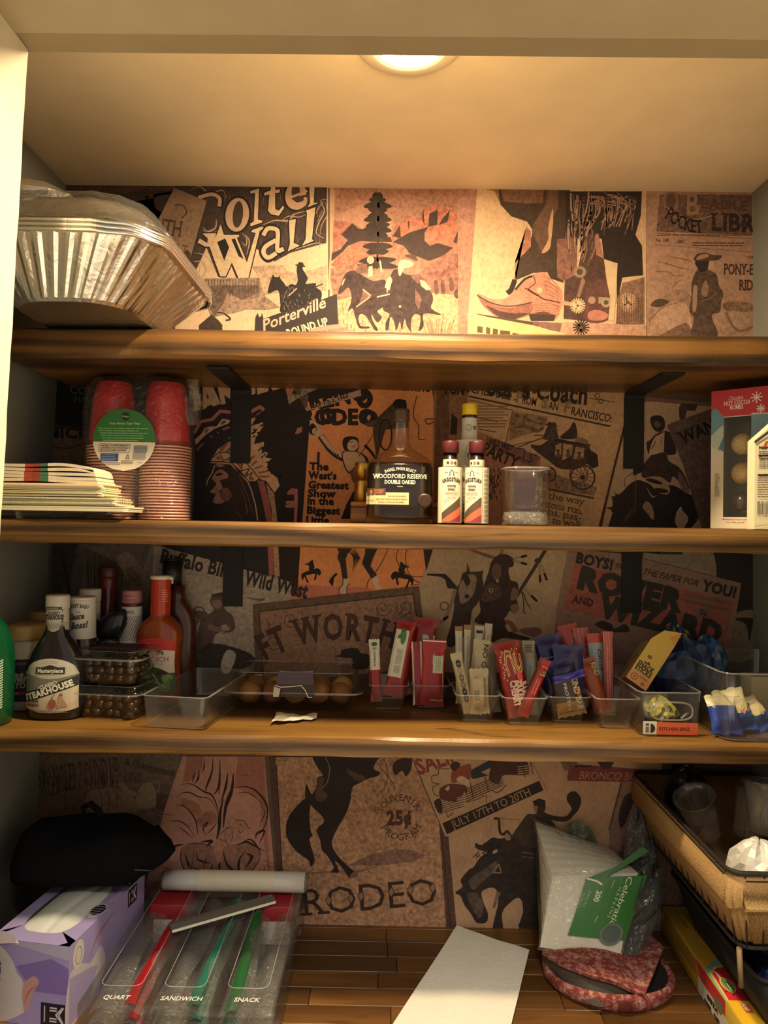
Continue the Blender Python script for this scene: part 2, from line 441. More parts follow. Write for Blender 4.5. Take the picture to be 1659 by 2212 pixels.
   if g[1]:
    b = len(s.m.v); s.m.v.extend([tuple(mp(*v)) for v in g[0]])
    for f in g[1]:
     s.m.f.append(tuple(b + i for i in f)); s.m.c.append(L(col, al)); s.m.mi.append(0); s.m.sm.append(False)
    if serif:
     s.bump()
     for x0, x1, yy, d in g[3]:
      s.m.poly([mp(x0 - serif, yy), mp(x1 + serif, yy), mp(x1 + serif, yy + .07 * d), mp(x0 - serif, yy + .07 * d)], col, a=al)
   cx += g[2] + sp
  s.k += up
 def scribble(s, x, y, w, h, col, rows=3, a=None, ang=0.0):
  """lines of print too small to read in the photograph"""
  ca, sa = cos(radians(ang)), sin(radians(ang))
  for r in range(rows):
   yy = h * (r + .5) / rows; u = 0.0
   while u < w * random.uniform(.8, 1.0):
    l = min(w * random.uniform(.05, .16), w - u)
    if l <= 0: break
    s.line([(x + u * ca - yy * sa, y + u * sa + yy * ca), (x + (u + l) * ca - yy * sa, y + (u + l) * sa + yy * ca)], h / rows * .45, col, a)
    u += l + w * .02
  s.k += 1
def planeart(o, ux, uy, n, m=None, eps=6e-5):
 """print on a flat face: o origin, ux/uy vectors per unit (v runs DOWN), n outward"""
 o, ux, uy, n = Vector(o), Vector(ux), Vector(uy), Vector(n)
 return Art(lambda u, v, l: o + ux * u + uy * v + n * l, eps, m)
def cylart(c, r, z0, m=None, a0=-pi / 2, eps=6e-5, rf=None):
 """print wrapped round an upright bottle: u = arc length from the front, v = height DOWN from z0"""
 def fn(u, v, l):
  z = z0 - v; rr = (rf(z) if rf else r) + l; t = a0 + u / r
  return Vector((c[0] + rr * cos(t), c[1] + rr * sin(t), c[2] + z))
 return Art(fn, eps, m)
def sering(w, d, z, n=3.0, k=32, cx=0, cy=0):
 """superellipse outline"""
 o = []
 for i in range(k):
  t = 2 * pi * i / k; c, q = cos(t), sin(t)
  o.append((cx + w / 2 * math.copysign(abs(c) ** (2 / n), c), cy + d / 2 * math.copysign(abs(q) ** (2 / n), q), z))
 return o
def lerp(tab, z):
 """piecewise-linear look-up in [(value..., z)] rows sorted by z"""
 if z <= tab[0][-1]: return tab[0][:-1]
 for a, b in zip(tab, tab[1:]):
  if z <= b[-1]:
   t = (z - a[-1]) / (b[-1] - a[-1] or 1); return tuple(p + (q - p) * t for p, q in zip(a[:-1], b[:-1]))
 return tab[-1][:-1]
def seart(tab, ztop, n=3.0, m=None, eps=8e-5, off=0.0002, x0=0.0):
 """print on the front of an upright flattened bottle given by rows (w, d, z)"""
 def fn(u, v, l):
  z = ztop - v; w, d = lerp(tab, z)[:2]; q = min(abs(u + x0) / (w / 2), .985)
  return Vector((u + x0, -d / 2 * (1 - q ** n) ** (1 / n) - off - l, z))
 return Art(fn, eps, m)
def seloft(m, tab, n=3.0, k=32, col=(200, 200, 200), caps=(True, True), cols=None, mi=0):
 m.loft([sering(w, d, z, n, k) for w, d, z in tab], col, caps, cols=cols, mi=mi)
def rot2(p, a): return (p[0] * cos(a) - p[1] * sin(a), p[0] * sin(a) + p[1] * cos(a))
def wob_grid(w, h, nu, nv, amp, seed, fold=0.0):
 """height table for a limp sheet"""
 r = random.Random(seed); ph = [r.uniform(0, 6) for _ in range(6)]
 return lambda u, v: amp * (sin(u * 7 + ph[0]) * cos(v * 5 + ph[1]) + .5 * sin(u * 15 + v * 9 + ph[2]) + .3 * sin(v * 21 + ph[3]))
EDGE = clearmat('polished_plastic_edge', (.9, .9, .88), .06, 4.0, haze=.16)
# ================================================================= the closet: shell
YW, ZF = 1.405, 0.0
XLt, XLb, XRt, XRb = -0.657, -0.712, 0.709, 0.727   # side walls lean a little, as in the photograph
YJ = 0.885                                            # back face of the opening's frame
Z_SOFFIT = 2.087
W_GREY = plaster('grey_blue_wall_paint', (120, 121, 115), 0.75, 0.25)
W_CREAM = plaster('cream_ceiling_paint', (240, 220, 184), 0.8, 0.2, 90)
W_TRIM = plaster('white_trim_paint', (226, 219, 196), 0.6, 0.55, 60, 0.08)
W_SOFF = plaster('beige_drywall_paint', (170, 158, 134), 0.85, 0.15, 120)
W_BAND = plaster('beige_shaded_band', (150, 136, 110), 0.8, 0.25, 60)
FLOORM = plaster('pale_stone_floor', (206, 192, 168), .6, .1, 30)  # unseen floor, colour kept pale to bounce the added lamp upward
def quadobj(name, pts, mat):
 m = M(); m.poly(pts); return struct(m.build(name, mat))
def slab(name, pts, off, mat):
 """a wall with thickness: front polygon pts, pushed back by off"""
 m = M(); o = Vector(off)
 f = [Vector(p) for p in pts]; b = [p + o for p in f]; n = len(f)
 m.poly(f); m.poly(list(reversed(b)))
 for i in range(n): m.poly([f[(i + 1) % n], f[i], b[i], b[(i + 1) % n]])
 return struct(m.build(name, mat))
WALL_BACK = slab('wall_back', [(XLb - .01, YW, ZF), (XRb + .01, YW, ZF), (XRt + .01, YW, ZC + .02), (XLt - .01, YW, ZC + .02)], (0, .08, 0), plaster('dark_brown_wallpaper', (92, 70, 56), .7, .15))
slab('wall_left', [(XLb, YJ, ZF), (XLb, YW, ZF), (XLt, YW, ZC + .02), (XLt, YJ, ZC + .02)], (-.08, 0, 0), W_GREY)
slab('wall_right', [(XRb, YW, ZF), (XRb, YJ, ZF), (XRt, YJ, ZC + .02), (XRt, YW, ZC + .02)], (.08, 0, 0), W_GREY)
# ceiling with a round hole for the downlight
m = M(); N = 32; hole = [(LX + .0745 * cos(2 * pi * i / N), LY + .0745 * sin(2 * pi * i / N)) for i in range(N)]
cx0, cx1, cy0, cy1 = XLt - .06, XRt + .06, YJ - .06, YW + .04
def onrect(a):
 dx, dy = cos(a), sin(a); t = 1e9
 if abs(dx) > 1e-9: t = min(t, ((cx1 if dx > 0 else cx0) - LX) / dx)
 if abs(dy) > 1e-9: t = min(t, ((cy1 if dy > 0 else cy0) - LY) / dy)
 return (LX + dx * t, LY + dy * t)
outer = [onrect(2 * pi * i / N) for i in range(N)]
for i in range(N):
 j = (i + 1) % N
 m.poly([(*hole[i], ZC), (*hole[j], ZC), (*outer[j], ZC), (*outer[i], ZC)])
 m.poly([(*hole[i], ZC), (*hole[i], ZC + .05), (*hole[j], ZC + .05), (*hole[j], ZC)])
for sx_, sy_ in ((cx0, cy0), (cx1, cy0), (cx1, cy1), (cx0, cy1)):
 k = min(range(N), key=lambda i: hypot(outer[i][0] - sx_, outer[i][1] - sy_))
 for a_, b_ in ((k, (k + 1) % N), ((k - 1) % N, k)):
  if abs(outer[a_][0] - outer[b_][0]) > 1e-6 and abs(outer[a_][1] - outer[b_][1]) > 1e-6:
   m.poly([(*outer[a_], ZC), (*outer[b_], ZC), (sx_, sy_, ZC)])
m.box(cx0, cx1, cy0, cy1, ZC + .05, ZC + .09)
struct(m.build('ceiling', W_CREAM))
m = M(); m.box(-3, 3, -3, 1.5, -.05, ZF); struct(m.build('floor', FLOORM))
# the opening: soffit and jamb of a thick wall; the rear band's darker colour paints in soffit shade
JT, JB = -0.4640, -0.505                              # jamb leans: x at z=2.087 and z=0.9
def jx(z): return JT + (JB - JT) * (Z_SOFFIT - z) / (Z_SOFFIT - 0.9)
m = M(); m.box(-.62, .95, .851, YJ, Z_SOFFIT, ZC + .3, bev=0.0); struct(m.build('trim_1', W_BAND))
m = M(); m.box(-.62, .95, .45, .850, Z_SOFFIT - .0005, ZC + .4); struct(m.build('trim_2', W_SOFF))
m = M(); z0, z1 = 0.0, Z_SOFFIT - .001; nz = 60
def jring(z):
 w = 0.0004 * sin(z * 37) + .0003 * sin(z * 91 + 1)
 x = jx(z) + w
 return [(x - .0035, YJ, z), (x - .0008, YJ - .003, z), (x, YJ - .007, z), (x + .0006, .80, z), (x, .45, z), (x - .22, .45, z), (x - .22, YJ, z)]
m.loft([jring(z0 + (z1 - z0) * i / nz) for i in range(nz + 1)], smooth=False); struct(m.build('trim_3', W_TRIM))
m = M(); m.box(.56, .80, .45, YJ, 0, Z_SOFFIT - .001); struct(m.build('trim_4', W_TRIM))
# ---------------------------------------------------------------- the downlight
t = thing('recessed_downlight', (LX, LY, ZC), 'round recessed downlight glowing in the closet ceiling', 'ceiling light')
m = M(); m.lathe([(.0455, .002), (.0455, -.004), (.052, -.0065), (.070, -.005), (.0765, -.0005), (.0765, .0), (.060, .004), (.0455, .004)], 48, col=(236, 222, 190), caps=(False, False)); m.build('trim_ring', SATIN, t)
m = M(); m.lathe([(.0002, -.0052), (.02, -.005), (.036, -.0042), (.0452, -.002), (.0452, .004)], 40, col=(255, 240, 205), caps=(True, False)); m.build('lens', emitmat('lit_lens', (1.0, .86, .62), 14.0), t)
# ---------------------------------------------------------------- shelf boards
WOOD = [woodmat('honey_stained_board_%d' % i, *c, seed=i * 3.1) for i, c in enumerate((((92, 62, 28), (122, 84, 38), (46, 29, 14)), ((98, 69, 34), (126, 91, 46), (54, 35, 17)), ((104, 72, 32), (134, 97, 43), (54, 34, 15))))]
def board(zt, zb, yf, seed, mat, label, x0, x1, name='shelf_board'):
 rnd = random.Random(seed); m = M(); n = 120
 ph = [rnd.uniform(0, 6) for _ in range(8)]
 def wob(x, k): return .0022 * sin(x * 7 + ph[k]) + .0013 * sin(x * 19 + ph[k + 1]) + .0007 * sin(x * 53 + ph[k + 2])
 rings = []
 for i in range(n + 1):
  x = x0 + (x1 - x0) * i / n; f = yf + wob(x, 0); a = wob(x, 2) * .7; b = wob(x, 4) * .9; h = zt - zb
  rings.append([(x, YW - .001, zb), (x, f + .010, zb + b * .5), (x, f + .003 + b * .5, zb + h * .10 + b), (x, f, zb + h * .35), (x, f + .0005, zb + h * .7),
                      (x, f + .0025, zt - .005 + a), (x, f + .008, zt - .0008), (x, f + .016, zt), (x, YW - .001, zt)])
 m.loft(rings, smooth=False)
 o = m.build(name, mat); tag(o, label, 'shelf'); return o
Z1, Z1b, Z2, Z2b, Z3, Z3b, Z4 = 1.811, 1.762, 1.497, 1.457, 1.157, 1.123, 0.709
YF, YF3 = 1.15, 1.13
board(Z1, Z1b, YF, 1, WOOD[0], 'top wooden shelf board, honey stained, under the foil roasting pans', -.64, .712)
board(Z2, Z2b, YF, 2, WOOD[1], 'second wooden shelf board carrying the red cups and whiskey bottle', -.655, .715)
board(Z3, Z3b, YF3, 3, WOOD[2], 'third wooden shelf board carrying sauce bottles and snack bins', -.67, .718)
# bottom counter: butcher block, each stave a part
t = thing('butcher_block_counter', (0, 0, Z4), 'wide butcher block counter at the bottom under the glove box and basket', 'counter')
COUNTER = [woodmat('counter_stave_%d' % i, c, d, e, 0.4, seed=9 + i, coat=.2) for i, (c, d, e) in enumerate((((98, 65, 28), (120, 82, 37), (70, 44, 18)), ((86, 56, 25), (106, 71, 33), (60, 38, 16)), ((108, 72, 32), (128, 88, 42), (78, 49, 21))))]
rnd = random.Random(8); y = .86
sid = {}
while y < YW - .002:
 w = min(.0445, YW - .001 - y); x = -.70 - rnd.uniform(0, .3)
 while x < .715:
  l = rnd.choice((.34, .42, .5)); x0, x1 = max(x, -.70), min(x + l, .716)
  if x1 - x0 > .02:
   m = M(); m.box(x0 + .0004, x1 - .0004, y + .0003, y + w - .0003, -.04, -rnd.uniform(0, .0005), bev=.0012)
   m.build('stave', rnd.choice(COUNTER), t)
  x += l
 y += w
# ---------------------------------------------------------------- black L brackets
def bracket(x, zt, label, arm=.20, drop=.135):
 t = thing('shelf_bracket', (x, YW, zt), label, 'bracket', group='black shelf brackets')
 w = .0195; th = .005
 m = M(); m.box(-w, w, -arm, -.012, -th, -.0002, (30, 29, 28), bev=.001); m.build('shelf_arm', BLACKM, t)
 m = M(); m.loft([[(-w, y, z), (w, y, z), (w, y + dy, z + dz), (-w, y + dy, z + dz)] for y, z, dy, dz in ((-.0125, -.0052, 0, .005), (-.008, -.0065, .0035, .0038), (-.0055, -.011, .005, 0), (-.0055, -drop, .005, 0))], (30, 29, 28), smooth=False)
 m.build('wall_arm', BLACKM, t)
 return t
for (px, zt, lab) in ((518, Z1b, 'black steel shelf bracket left under the top board beside the red cups'), (1366, Z1b, 'black steel shelf bracket right under the top board near the cocoa box'),
                      (507, Z2b, 'black steel shelf bracket above the clear bins, under the second board'), (1364, Z2b, 'black steel shelf bracket above the snack sticks carton, under the second board'),
                      (499, Z3b, 'short end of black bracket over the zip bag organiser, under the third board'), (1359, Z3b, 'short end of black bracket over the napkin pack, under the third board')):
 p = atY(px, 1106, YW)
 bracket(p.x, zt, lab, drop={Z1b: .150, Z2b: .128, Z3b: .062}[zt] if True else .1)
# ================================================================= the wallpaper: aged western posters printed on the back wall
def poster(level):
 def fn(u, v, l):
  p = atY(u, v, YW); return Vector((p.x, YW - .0002 - level * .0011 - l, p.z))
 return Art(fn, 2.2e-5)
def done(A, label):
 o = A.m.build('poster', MURAL, WALL_BACK); o['label'] = label; return o
R1, R2, R3, R4, R5, R6, R7, R8 = (400, 400, .1929), (700, 400, .2049), (1010, 400, .2351), (1380, 400, .1567), (400, 820, .1688), (640, 820, .1929), (930, 820, .2532), (1290, 840, .16275)
S1, S2, S3, S4, S5, S6, S7, S8 = (200, 1170, .2652), (620, 1170, .2049), (890, 1170, .2170), (1200, 1180, .2652), (80, 1630, .1929), (320, 1630, .1808), (600, 1630, .2291), (880, 1630, .2291)
TAN, TAN2, PINK, DK, DK2, MID, INK = (214, 186, 150), (196, 164, 132), (178, 128, 110), (46, 38, 36), (66, 52, 46), (112, 84, 68), (40, 33, 31)
# --- row 1 -------------------------------------------------------
A = poster(0).frame(1, 0, 1)                                   # dark ground at the far left
A.rect(90, 380, 480, 760, (84, 62, 54), a=.5)
for i in range(60):
 A.blobp([(random.uniform(140, 420) + dx, random.uniform(400, 660) + dy) for dx, dy in ((0, 0), (22, 4), (16, 16), (-4, 12))], random.choice(((70, 52, 46), (96, 72, 60), (60, 46, 42))), a=.4, up=0)
A.up(); done(A, 'dark brown mottled poster')
A = poster(1).frame(*R1)                                       # Colter Wall
A.rect(-110, -20, 1600, 1760, TAN, a=.18)
A.poly([(-110, -20), (1590, -20), (1580, 650), (1180, 760), (1000, 860), (780, 700), (700, 1100), (590, 1090), (500, 860), (440, 1040), (370, 1030), (240, 700), (60, 1100), (-110, 900)], (70, 58, 54), a=.55)
for pts, w in (([(60, 60), (160, 20), (280, 90), (420, 60), (460, 150)], 14), ([(200, 480), (260, 520), (340, 480), (350, 390)], 22), ([(190, 500), (260, 540), (360, 520)], 12), ([(640, 540), (690, 600), (680, 680), (640, 640)], 12),
               ([(680, 560), (720, 640), (690, 780)], 14), ([(870, 450), (1000, 400), (1160, 400), (1220, 330), (1370, 290)], 22), ([(1080, 400), (1160, 350), (1280, 360), (1390, 310)], 12), ([(1590, 160), (1520, 180), (1560, 290), (1500, 420), (1470, 540), (1560, 600)], 16),
               ([(1570, 200), (1590, 330), (1530, 450), (1510, 560)], 10), ([(1450, 360), (1500, 250), (1560, 190)], 10), ([(1480, 420), (1540, 280)], 8), ([(110, 860), (190, 860), (230, 960), (160, 1060), (70, 1040)], 26), ([(150, 880), (160, 960), (90, 1020)], 12),
               ([(100, 760), (200, 780), (290, 860), (330, 990)], 12), ([(420, 690), (440, 740), (425, 780)], 10), ([(1150, 745), (1300, 700), (1480, 650), (1570, 680)], 10)):
 A.curve(pts, w, (188, 160, 132), a=.1, taper=True)
A.up()
for i in range(70):
 x, y = random.uniform(330, 1560), random.uniform(60, 660); A.curve([(x, y), (x + random.uniform(-8, 8), y + random.uniform(30, 80))], 5, (128, 106, 92), n=2)
A.up()
BL = (38, 34, 34)
def outl(pts, col, w=26):
 A.line(list(pts) + [pts[0]], w, BL, a=.1, up=1); A.poly(pts, col, a=.25)
LET = (202, 168, 138); LET2 = (216, 190, 152)
# the big W
outl([(195, 545), (345, 540), (345, 580), (400, 440), (435, 560), (605, 560), (605, 585), (580, 590), (690, 860), (690, 880), (790, 540), (740, 525), (755, 505), (860, 465), (885, 480), (835, 520), (700, 1078), (615, 1078), (525, 870), (455, 1025), (395, 1025), (275, 690), (225, 690), (140, 645), (165, 600), (250, 650), (255, 600)], LET2)
A.poly([(360, 640), (450, 600), (495, 700), (440, 850)], BL); A.poly([(520, 610), (560, 600), (655, 830), (600, 800)], BL)
# o l t e r  a l l
def blk(pts): outl(pts, LET2)
A.circ(585, 335, 155, BL, 215, n=26, ang=.12); A.circ(585, 335, 132, LET, 190, n=26, ang=.12); A.circ(592, 332, 58, (70, 58, 54), 150, n=22, ang=.1)
A.curve([(395, 250), (395, 150), (290, 95), (120, 150)], 62, BL); A.up(); A.curve([(385, 235), (385, 150), (300, 105), (160, 140)], 40, LET); A.up()
for pts in ([(730, 70), (830, 40), (815, 390), (865, 400), (865, 420), (735, 465), (730, 435), (770, 410), (785, 90), (735, 100)],
   [(890, 90), (960, 60), (965, -20), (1010, -20), (1010, 60), (1060, 50), (1060, 85), (1008, 95), (1010, 270), (1050, 290), (1100, 230), (1110, 260), (1050, 345), (960, 330), (930, 290), (945, 110), (885, 120)],
   [(1390, 30), (1450, 20), (1440, 200), (1490, 205), (1375, 250), (1400, 200)],
   [(1165, 395), (1240, 385), (1215, 650), (1285, 680), (1150, 745), (1175, 660)], [(1350, 290), (1460, 250), (1420, 610), (1445, 625), (1310, 680), (1350, 610), (1365, 320)]):
 blk(pts)
A.circ(1240, 120, 140, BL, 180, n=24, ang=.15); A.circ(1240, 120, 118, LET, 158, n=24, ang=.15); A.circ(1240, 80, 48, (70, 58, 54), 90, n=18); A.poly([(1180, 150), (1400, 100), (1380, 150), (1300, 190), (1250, 200)], (70, 58, 54)); A.line([(1165, 150), (1365, 70)], 26, LET, up=1)
A.curve([(1170, 190), (1240, 260), (1330, 220), (1350, 150)], 40, LET); A.up()
# a
A.curve([(880, 560), (930, 480), (1020, 490), (1040, 560), (1035, 740), (1100, 720)], 76, BL); A.curve([(1010, 620), (900, 680), (870, 760), (930, 830), (1020, 770)], 78, BL); A.up()
A.curve([(880, 560), (930, 490), (1020, 500), (1040, 560), (1035, 730), (1095, 720)], 46, LET2); A.curve([(1010, 625), (905, 690), (880, 760), (930, 815), (1015, 770)], 48, LET2); A.up()
for x, y in ((1020, 805), (1075, 795), (1128, 780)): A.circ(x, y, 11, BL, up=0)
# mesa, desert
A.up(); A.poly([(170, 1050), (830, 1040), (860, 1130), (900, 1250), (1060, 1370), (900, 1400), (700, 1390), (560, 1430), (300, 1480), (180, 1200)], (150, 126, 108), a=.75)
A.poly([(200, 1130), (820, 1120), (840, 1200), (640, 1290), (480, 1210), (430, 1330), (330, 1480), (240, 1300)], (104, 86, 76), a=.8)
for x in range(230, 820, 34): A.line([(x, 1060), (x + random.uniform(-6, 6), 1120 + random.uniform(40, 160))], 8, (86, 72, 66), a=.4)
A.up(); A.poly([(750, 910), (1090, 900), (1140, 960), (1260, 1000), (1590, 900), (1590, 1180), (1150, 1180), (900, 1230), (850, 1130), (830, 1030)], (186, 158, 128), a=.5)
A.poly([(160, 1570), (300, 1450), (380, 1520), (420, 1570), (420, 1640), (160, 1640)], (64, 54, 50), a=.5); A.curve([(370, 1430), (440, 1440), (510, 1500), (460, 1515)], 16, (64, 54, 50)); A.up()
# rider on a dark horse looking left
SIL = (44, 39, 40)
A.blobp([(985, 1005), (1005, 1030), (1050, 1030), (1055, 1010), (1068, 1050), (1110, 1100), (1140, 1140), (1190, 1110), (1240, 1120), (1262, 1060), (1250, 960), (1265, 920), (1300, 925), (1345, 990), (1375, 1050), (1350, 1110), (1460, 1100), (1470, 1150), (1530, 1200), (1520, 1300), (1480, 1440), (1100, 1440), (1070, 1340), (1060, 1230), (1030, 1180), (950, 1215), (925, 1200), (950, 1100)], SIL, a=.35, n=3)
A.poly([(1228, 895), (1262, 890), (1275, 865), (1320, 870), (1330, 900), (1348, 912), (1340, 920), (1255, 906)], SIL); A.circ(1285, 930, 33, SIL, 38)
for i in range(40):
 x, y = random.uniform(1080, 1500), random.uniform(1130, 1400); A.curve([(x, y), (x + random.uniform(-20, 20), y + random.uniform(15, 45))], 6, (140, 118, 100), n=2)
A.up(); A.line([(1380, 1180), (1540, 1110)], 12, SIL); A.line([(1165, 1240), (1250, 1160)], 14, (190, 160, 130)); A.up()
# the round-up card
A.poly([(790, 1480), (815, 1430), (830, 1480), (855, 1470), (862, 1430), (880, 1500), (1075, 1430), (1520, 1290), (1700, 1220), (1720, 1640), (900, 1700), (780, 1660)], (58, 50, 50), a=.1)
A.text('Porterville', 870, 1640, 120, (226, 176, 150), ang=-21, shear=.35, w=760, bold=1)
A.text('ROUND UP', 1150, 1705, 84, (228, 204, 160), ang=-17, w=480, bold=2)
A.poly([(1280, 1690), (1480, 1590), (1700, 1560), (1900, 1640), (1900, 1760), (1280, 1760)], (196, 140, 120)); A.text('SOUVENIR PROGRAM', 1360, 1690, 34, (120, 80, 70), ang=-8, w=470)
done(A, 'tan concert poster with big engraved lettering and a rider')
A = poster(2).frame(400, 380, .1929)                            # torn tag over the corner
A.poly([(-120, 140), (250, 290), (40, 1030), (-260, 980), (-300, 500)], (150, 122, 98), a=.3); A.poly([(40, 1030), (-260, 980), (-260, 880), (-120, 860), (-60, 890), (30, 830), (70, 880)], (70, 58, 50), a=.4)
A.line([(250, 290), (40, 1030)], 12, (60, 48, 44)); A.up()
A.text('NTH', -360, 640, 170, (84, 64, 56), ang=8, serif=.05, bold=1, w=320); A.text('AULT', -280, 880, 150, (110, 74, 60), ang=10, serif=.05, w=300); A.curve([(-110, 330), (-20, 340), (20, 420), (-40, 480)], 14, (80, 62, 54)); A.up()
done(A, 'torn tan tag poster')
A = poster(0).frame(*R2)                                       # two riders under a pine
A.rect(60, -10, 1640, 1640, (208, 170, 132), a=.2); A.rect(100, -10, 1600, 1640, (170, 122, 98), a=.55)
A.poly([(100, 420), (280, 400), (440, 470), (700, 540), (720, 420), (660, 300), (400, 200), (100, 330)], (190, 140, 112), a=.3)
RK = (186, 108, 80); RK2 = (150, 86, 66); SH = (70, 54, 50)
A.poly([(95, 370), (200, 380), (290, 400), (240, 560), (200, 620), (90, 720)], (170, 104, 86), a=.7)
A.poly([(700, 580), (770, 410), (900, 350), (950, 325), (1010, 350), (1050, 240), (1180, 210), (1330, 250), (1420, 300), (1600, 360), (1600, 1200), (900, 700)], RK, a=.6)
for pts in ([(720, 540), (800, 420), (810, 560)], [(880, 400), (900, 360), (900, 500)], [(1030, 330), (1050, 250), (1060, 440)], [(1110, 300), (1200, 260), (1195, 420), (1100, 440)], [(1250, 350), (1330, 260), (1300, 390), (1210, 420)], [(1360, 600), (1420, 460), (1400, 620)], [(1460, 580), (1520, 490), (1480, 610)]): A.poly(pts, SH, a=.3, up=0)
A.up(); A.poly([(180, 520), (300, 400), (360, 460), (450, 470), (560, 540), (700, 550), (720, 600), (560, 600), (380, 590), (250, 640), (200, 700), (70, 810), (75, 720), (170, 680), (250, 580)], SH, a=.3)
A.poly([(720, 600), (900, 500), (1100, 440), (1060, 500), (1060, 590), (1120, 640), (1200, 610), (1360, 660), (1250, 750), (1100, 800), (900, 720), (840, 640)], SH, a=.35)
A.poly([(70, 840), (250, 660), (400, 590), (560, 600), (760, 610), (870, 690), (860, 800), (760, 900), (400, 900), (150, 880)], RK, a=.8)
A.poly([(60, 1180), (300, 1120), (1000, 1080), (1580, 1150), (1560, 1640), (60, 1640)], (206, 158, 116), a=.5); A.poly([(900, 1000), (1250, 740), (1600, 700), (1600, 1180), (1000, 1120)], (158, 100, 84), a=.8)
A.poly([(50, 880), (300, 860), (400, 1150), (100, 1220)], (164, 112, 92), a=.8)
for i in range(110):
 x, y = random.uniform(100, 1560), random.uniform(1150, 1600); A.curve([(x, y), (x + random.uniform(-14, 14), y - random.uniform(12, 40))], 7, random.choice(((150, 104, 78), (190, 140, 100), (112, 78, 62))), n=2)
for i in range(26):
 x = random.uniform(1080, 1340); A.line([(x, 1580), (x + (x - 1210) * .5, 1450 - random.uniform(0, 40))], 5, (150, 108, 76))
A.up()
PN = (58, 48, 44); A.line([(575, 90), (560, 880)], 22, PN, up=0)
for y, w in ((110, 60), (160, 90), (215, 150), (260, 100), (320, 110), (360, 150), (420, 130), (470, 150), (520, 110), (640, 160), (700, 120), (790, 200), (850, 220)):
 for s_ in (-1, 1):
  A.blobp([(565, y - 30), (565 + s_ * w * .6, y - 28), (565 + s_ * w, y + random.uniform(-10, 20)), (565 + s_ * w * .55, y + 34), (565, y + 20)], PN, a=.6, n=3, up=0)
A.up()
HR = (70, 52, 50); HL = (128, 88, 76)
A.blobp([(220, 940), (310, 900), (420, 960), (520, 1010), (640, 1000), (660, 1120), (650, 1260), (560, 1330), (610, 1390), (560, 1450), (500, 1360), (520, 1440), (570, 1525), (530, 1525), (440, 1380), (370, 1370), (380, 1480), (470, 1490), (470, 1510), (370, 1505), (330, 1400), (300, 1300), (250, 1330), (290, 1200), (260, 1080), (170, 1150), (145, 1130), (180, 1050)], HR, a=.75, n=3)
A.blobp([(700, 960), (760, 880), (860, 940), (960, 960), (1040, 1050), (1130, 1130), (1150, 1210), (1130, 1300), (1240, 1370), (1080, 1350), (1040, 1380), (1050, 1480), (1000, 1540), (1020, 1390), (960, 1360), (920, 1420), (915, 1540), (870, 1480), (850, 1410), (820, 1530), (800, 1440), (760, 1540), (740, 1450), (700, 1390), (680, 1520), (650, 1530), (650, 1450), (690, 1360), (620, 1310), (660, 1160), (690, 1060)], HR, a=.75, n=3)
A.poly([(700, 960), (660, 1000), (640, 1080), (690, 1110), (720, 1000)], (218, 190, 150)); A.poly([(185, 1060), (200, 1000), (225, 985), (200, 1050)], (214, 180, 140))
for pts in ([(330, 900), (380, 830), (450, 830), (470, 930), (350, 930)], [(910, 960), (1000, 930), (1060, 1010), (990, 1040)], [(420, 1100), (500, 1180), (420, 1240), (360, 1280)], [(960, 1080), (1030, 1200), (1000, 1320), (960, 1240)]): A.poly(pts, HL, a=.6)
A.blobp([(800, 800), (880, 790), (950, 830), (900, 870), (850, 880), (800, 960), (780, 900)], (214, 184, 150)); A.blobp([(850, 745), (900, 730), (960, 740), (985, 800), (930, 780)], (90, 66, 62)); A.circ(490, 790, 38, (206, 170, 136), 42); A.poly([(470, 860), (510, 850), (515, 960), (465, 970)], (216, 186, 148)); A.line([(590, 800), (605, 910)], 18, (214, 186, 150))
A.poly([(1010, 1000), (1060, 1010), (1130, 1100), (1080, 1110), (1020, 1060)], (216, 186, 150)); A.line([(410, 1100), (490, 1165)], 14, (204, 170, 134)); A.line([(340, 1285), (480, 1180)], 12, (204, 170, 134)); A.line([(690, 1150), (560, 1180)], 14, (214, 184, 146)); A.circ(800, 1280, 13, (216, 190, 150))
for x, y in ((1180, 1090), (1250, 1090), (1340, 1060)): A.blobp([(x - 18, y - 70), (x + 10, y - 80), (x + 30, y + 20), (x + 10, y + 60), (x - 16, y + 40)], (104, 74, 62), a=.5)
A.blobp([(1370, 1150), (1400, 1090), (1450, 1140), (1440, 1190), (1390, 1190)], (88, 66, 56), a=.5)
for x in (110, 1560): A.line([(x + 40, 60), (x - 40, 1580)] if x > 800 else [(x, 60), (x - 60, 1100)], 20, (204, 166, 128))
done(A, 'desert painting of two riders galloping below a pine')
A = poster(1).frame(*R3)                                       # boots and spurs
A.rect(0, 20, 1640, 1420, (214, 182, 138), a=.25); A.poly([(-90, 20), (90, 20), (-10, 1420), (-90, 1420)], (176, 128, 106), a=.5, up=0); A.up()
A.poly([(80, 20), (560, 20), (540, 340), (430, 300), (300, 170), (250, 60)], (150, 112, 84), a=.6)
A.poly([(280, 30), (940, 30), (900, 420), (880, 900), (760, 860), (730, 800), (600, 810), (430, 880), (440, 720), (560, 580), (600, 420), (540, 330), (400, 290), (300, 180)], (74, 58, 48), a=.4)
A.poly([(300, 30), (700, 30), (690, 170), (520, 170), (330, 150)], (124, 90, 66), a=.6); A.poly([(600, 370), (720, 180), (730, 30), (830, 30), (830, 220), (780, 300), (760, 420), (730, 620), (680, 620), (590, 430)], (110, 82, 62), a=.4)
A.blobp([(780, 220), (785, 330), (770, 480), (750, 590), (680, 625), (740, 500), (740, 390)], (200, 156, 110)); A.poly([(400, 960), (540, 380), (580, 430), (580, 570), (430, 720), (440, 880)], (170, 112, 86), a=.5)
A.poly([(820, 500), (1010, 480), (1000, 860), (880, 880), (820, 850)], (140, 96, 80), a=.6)
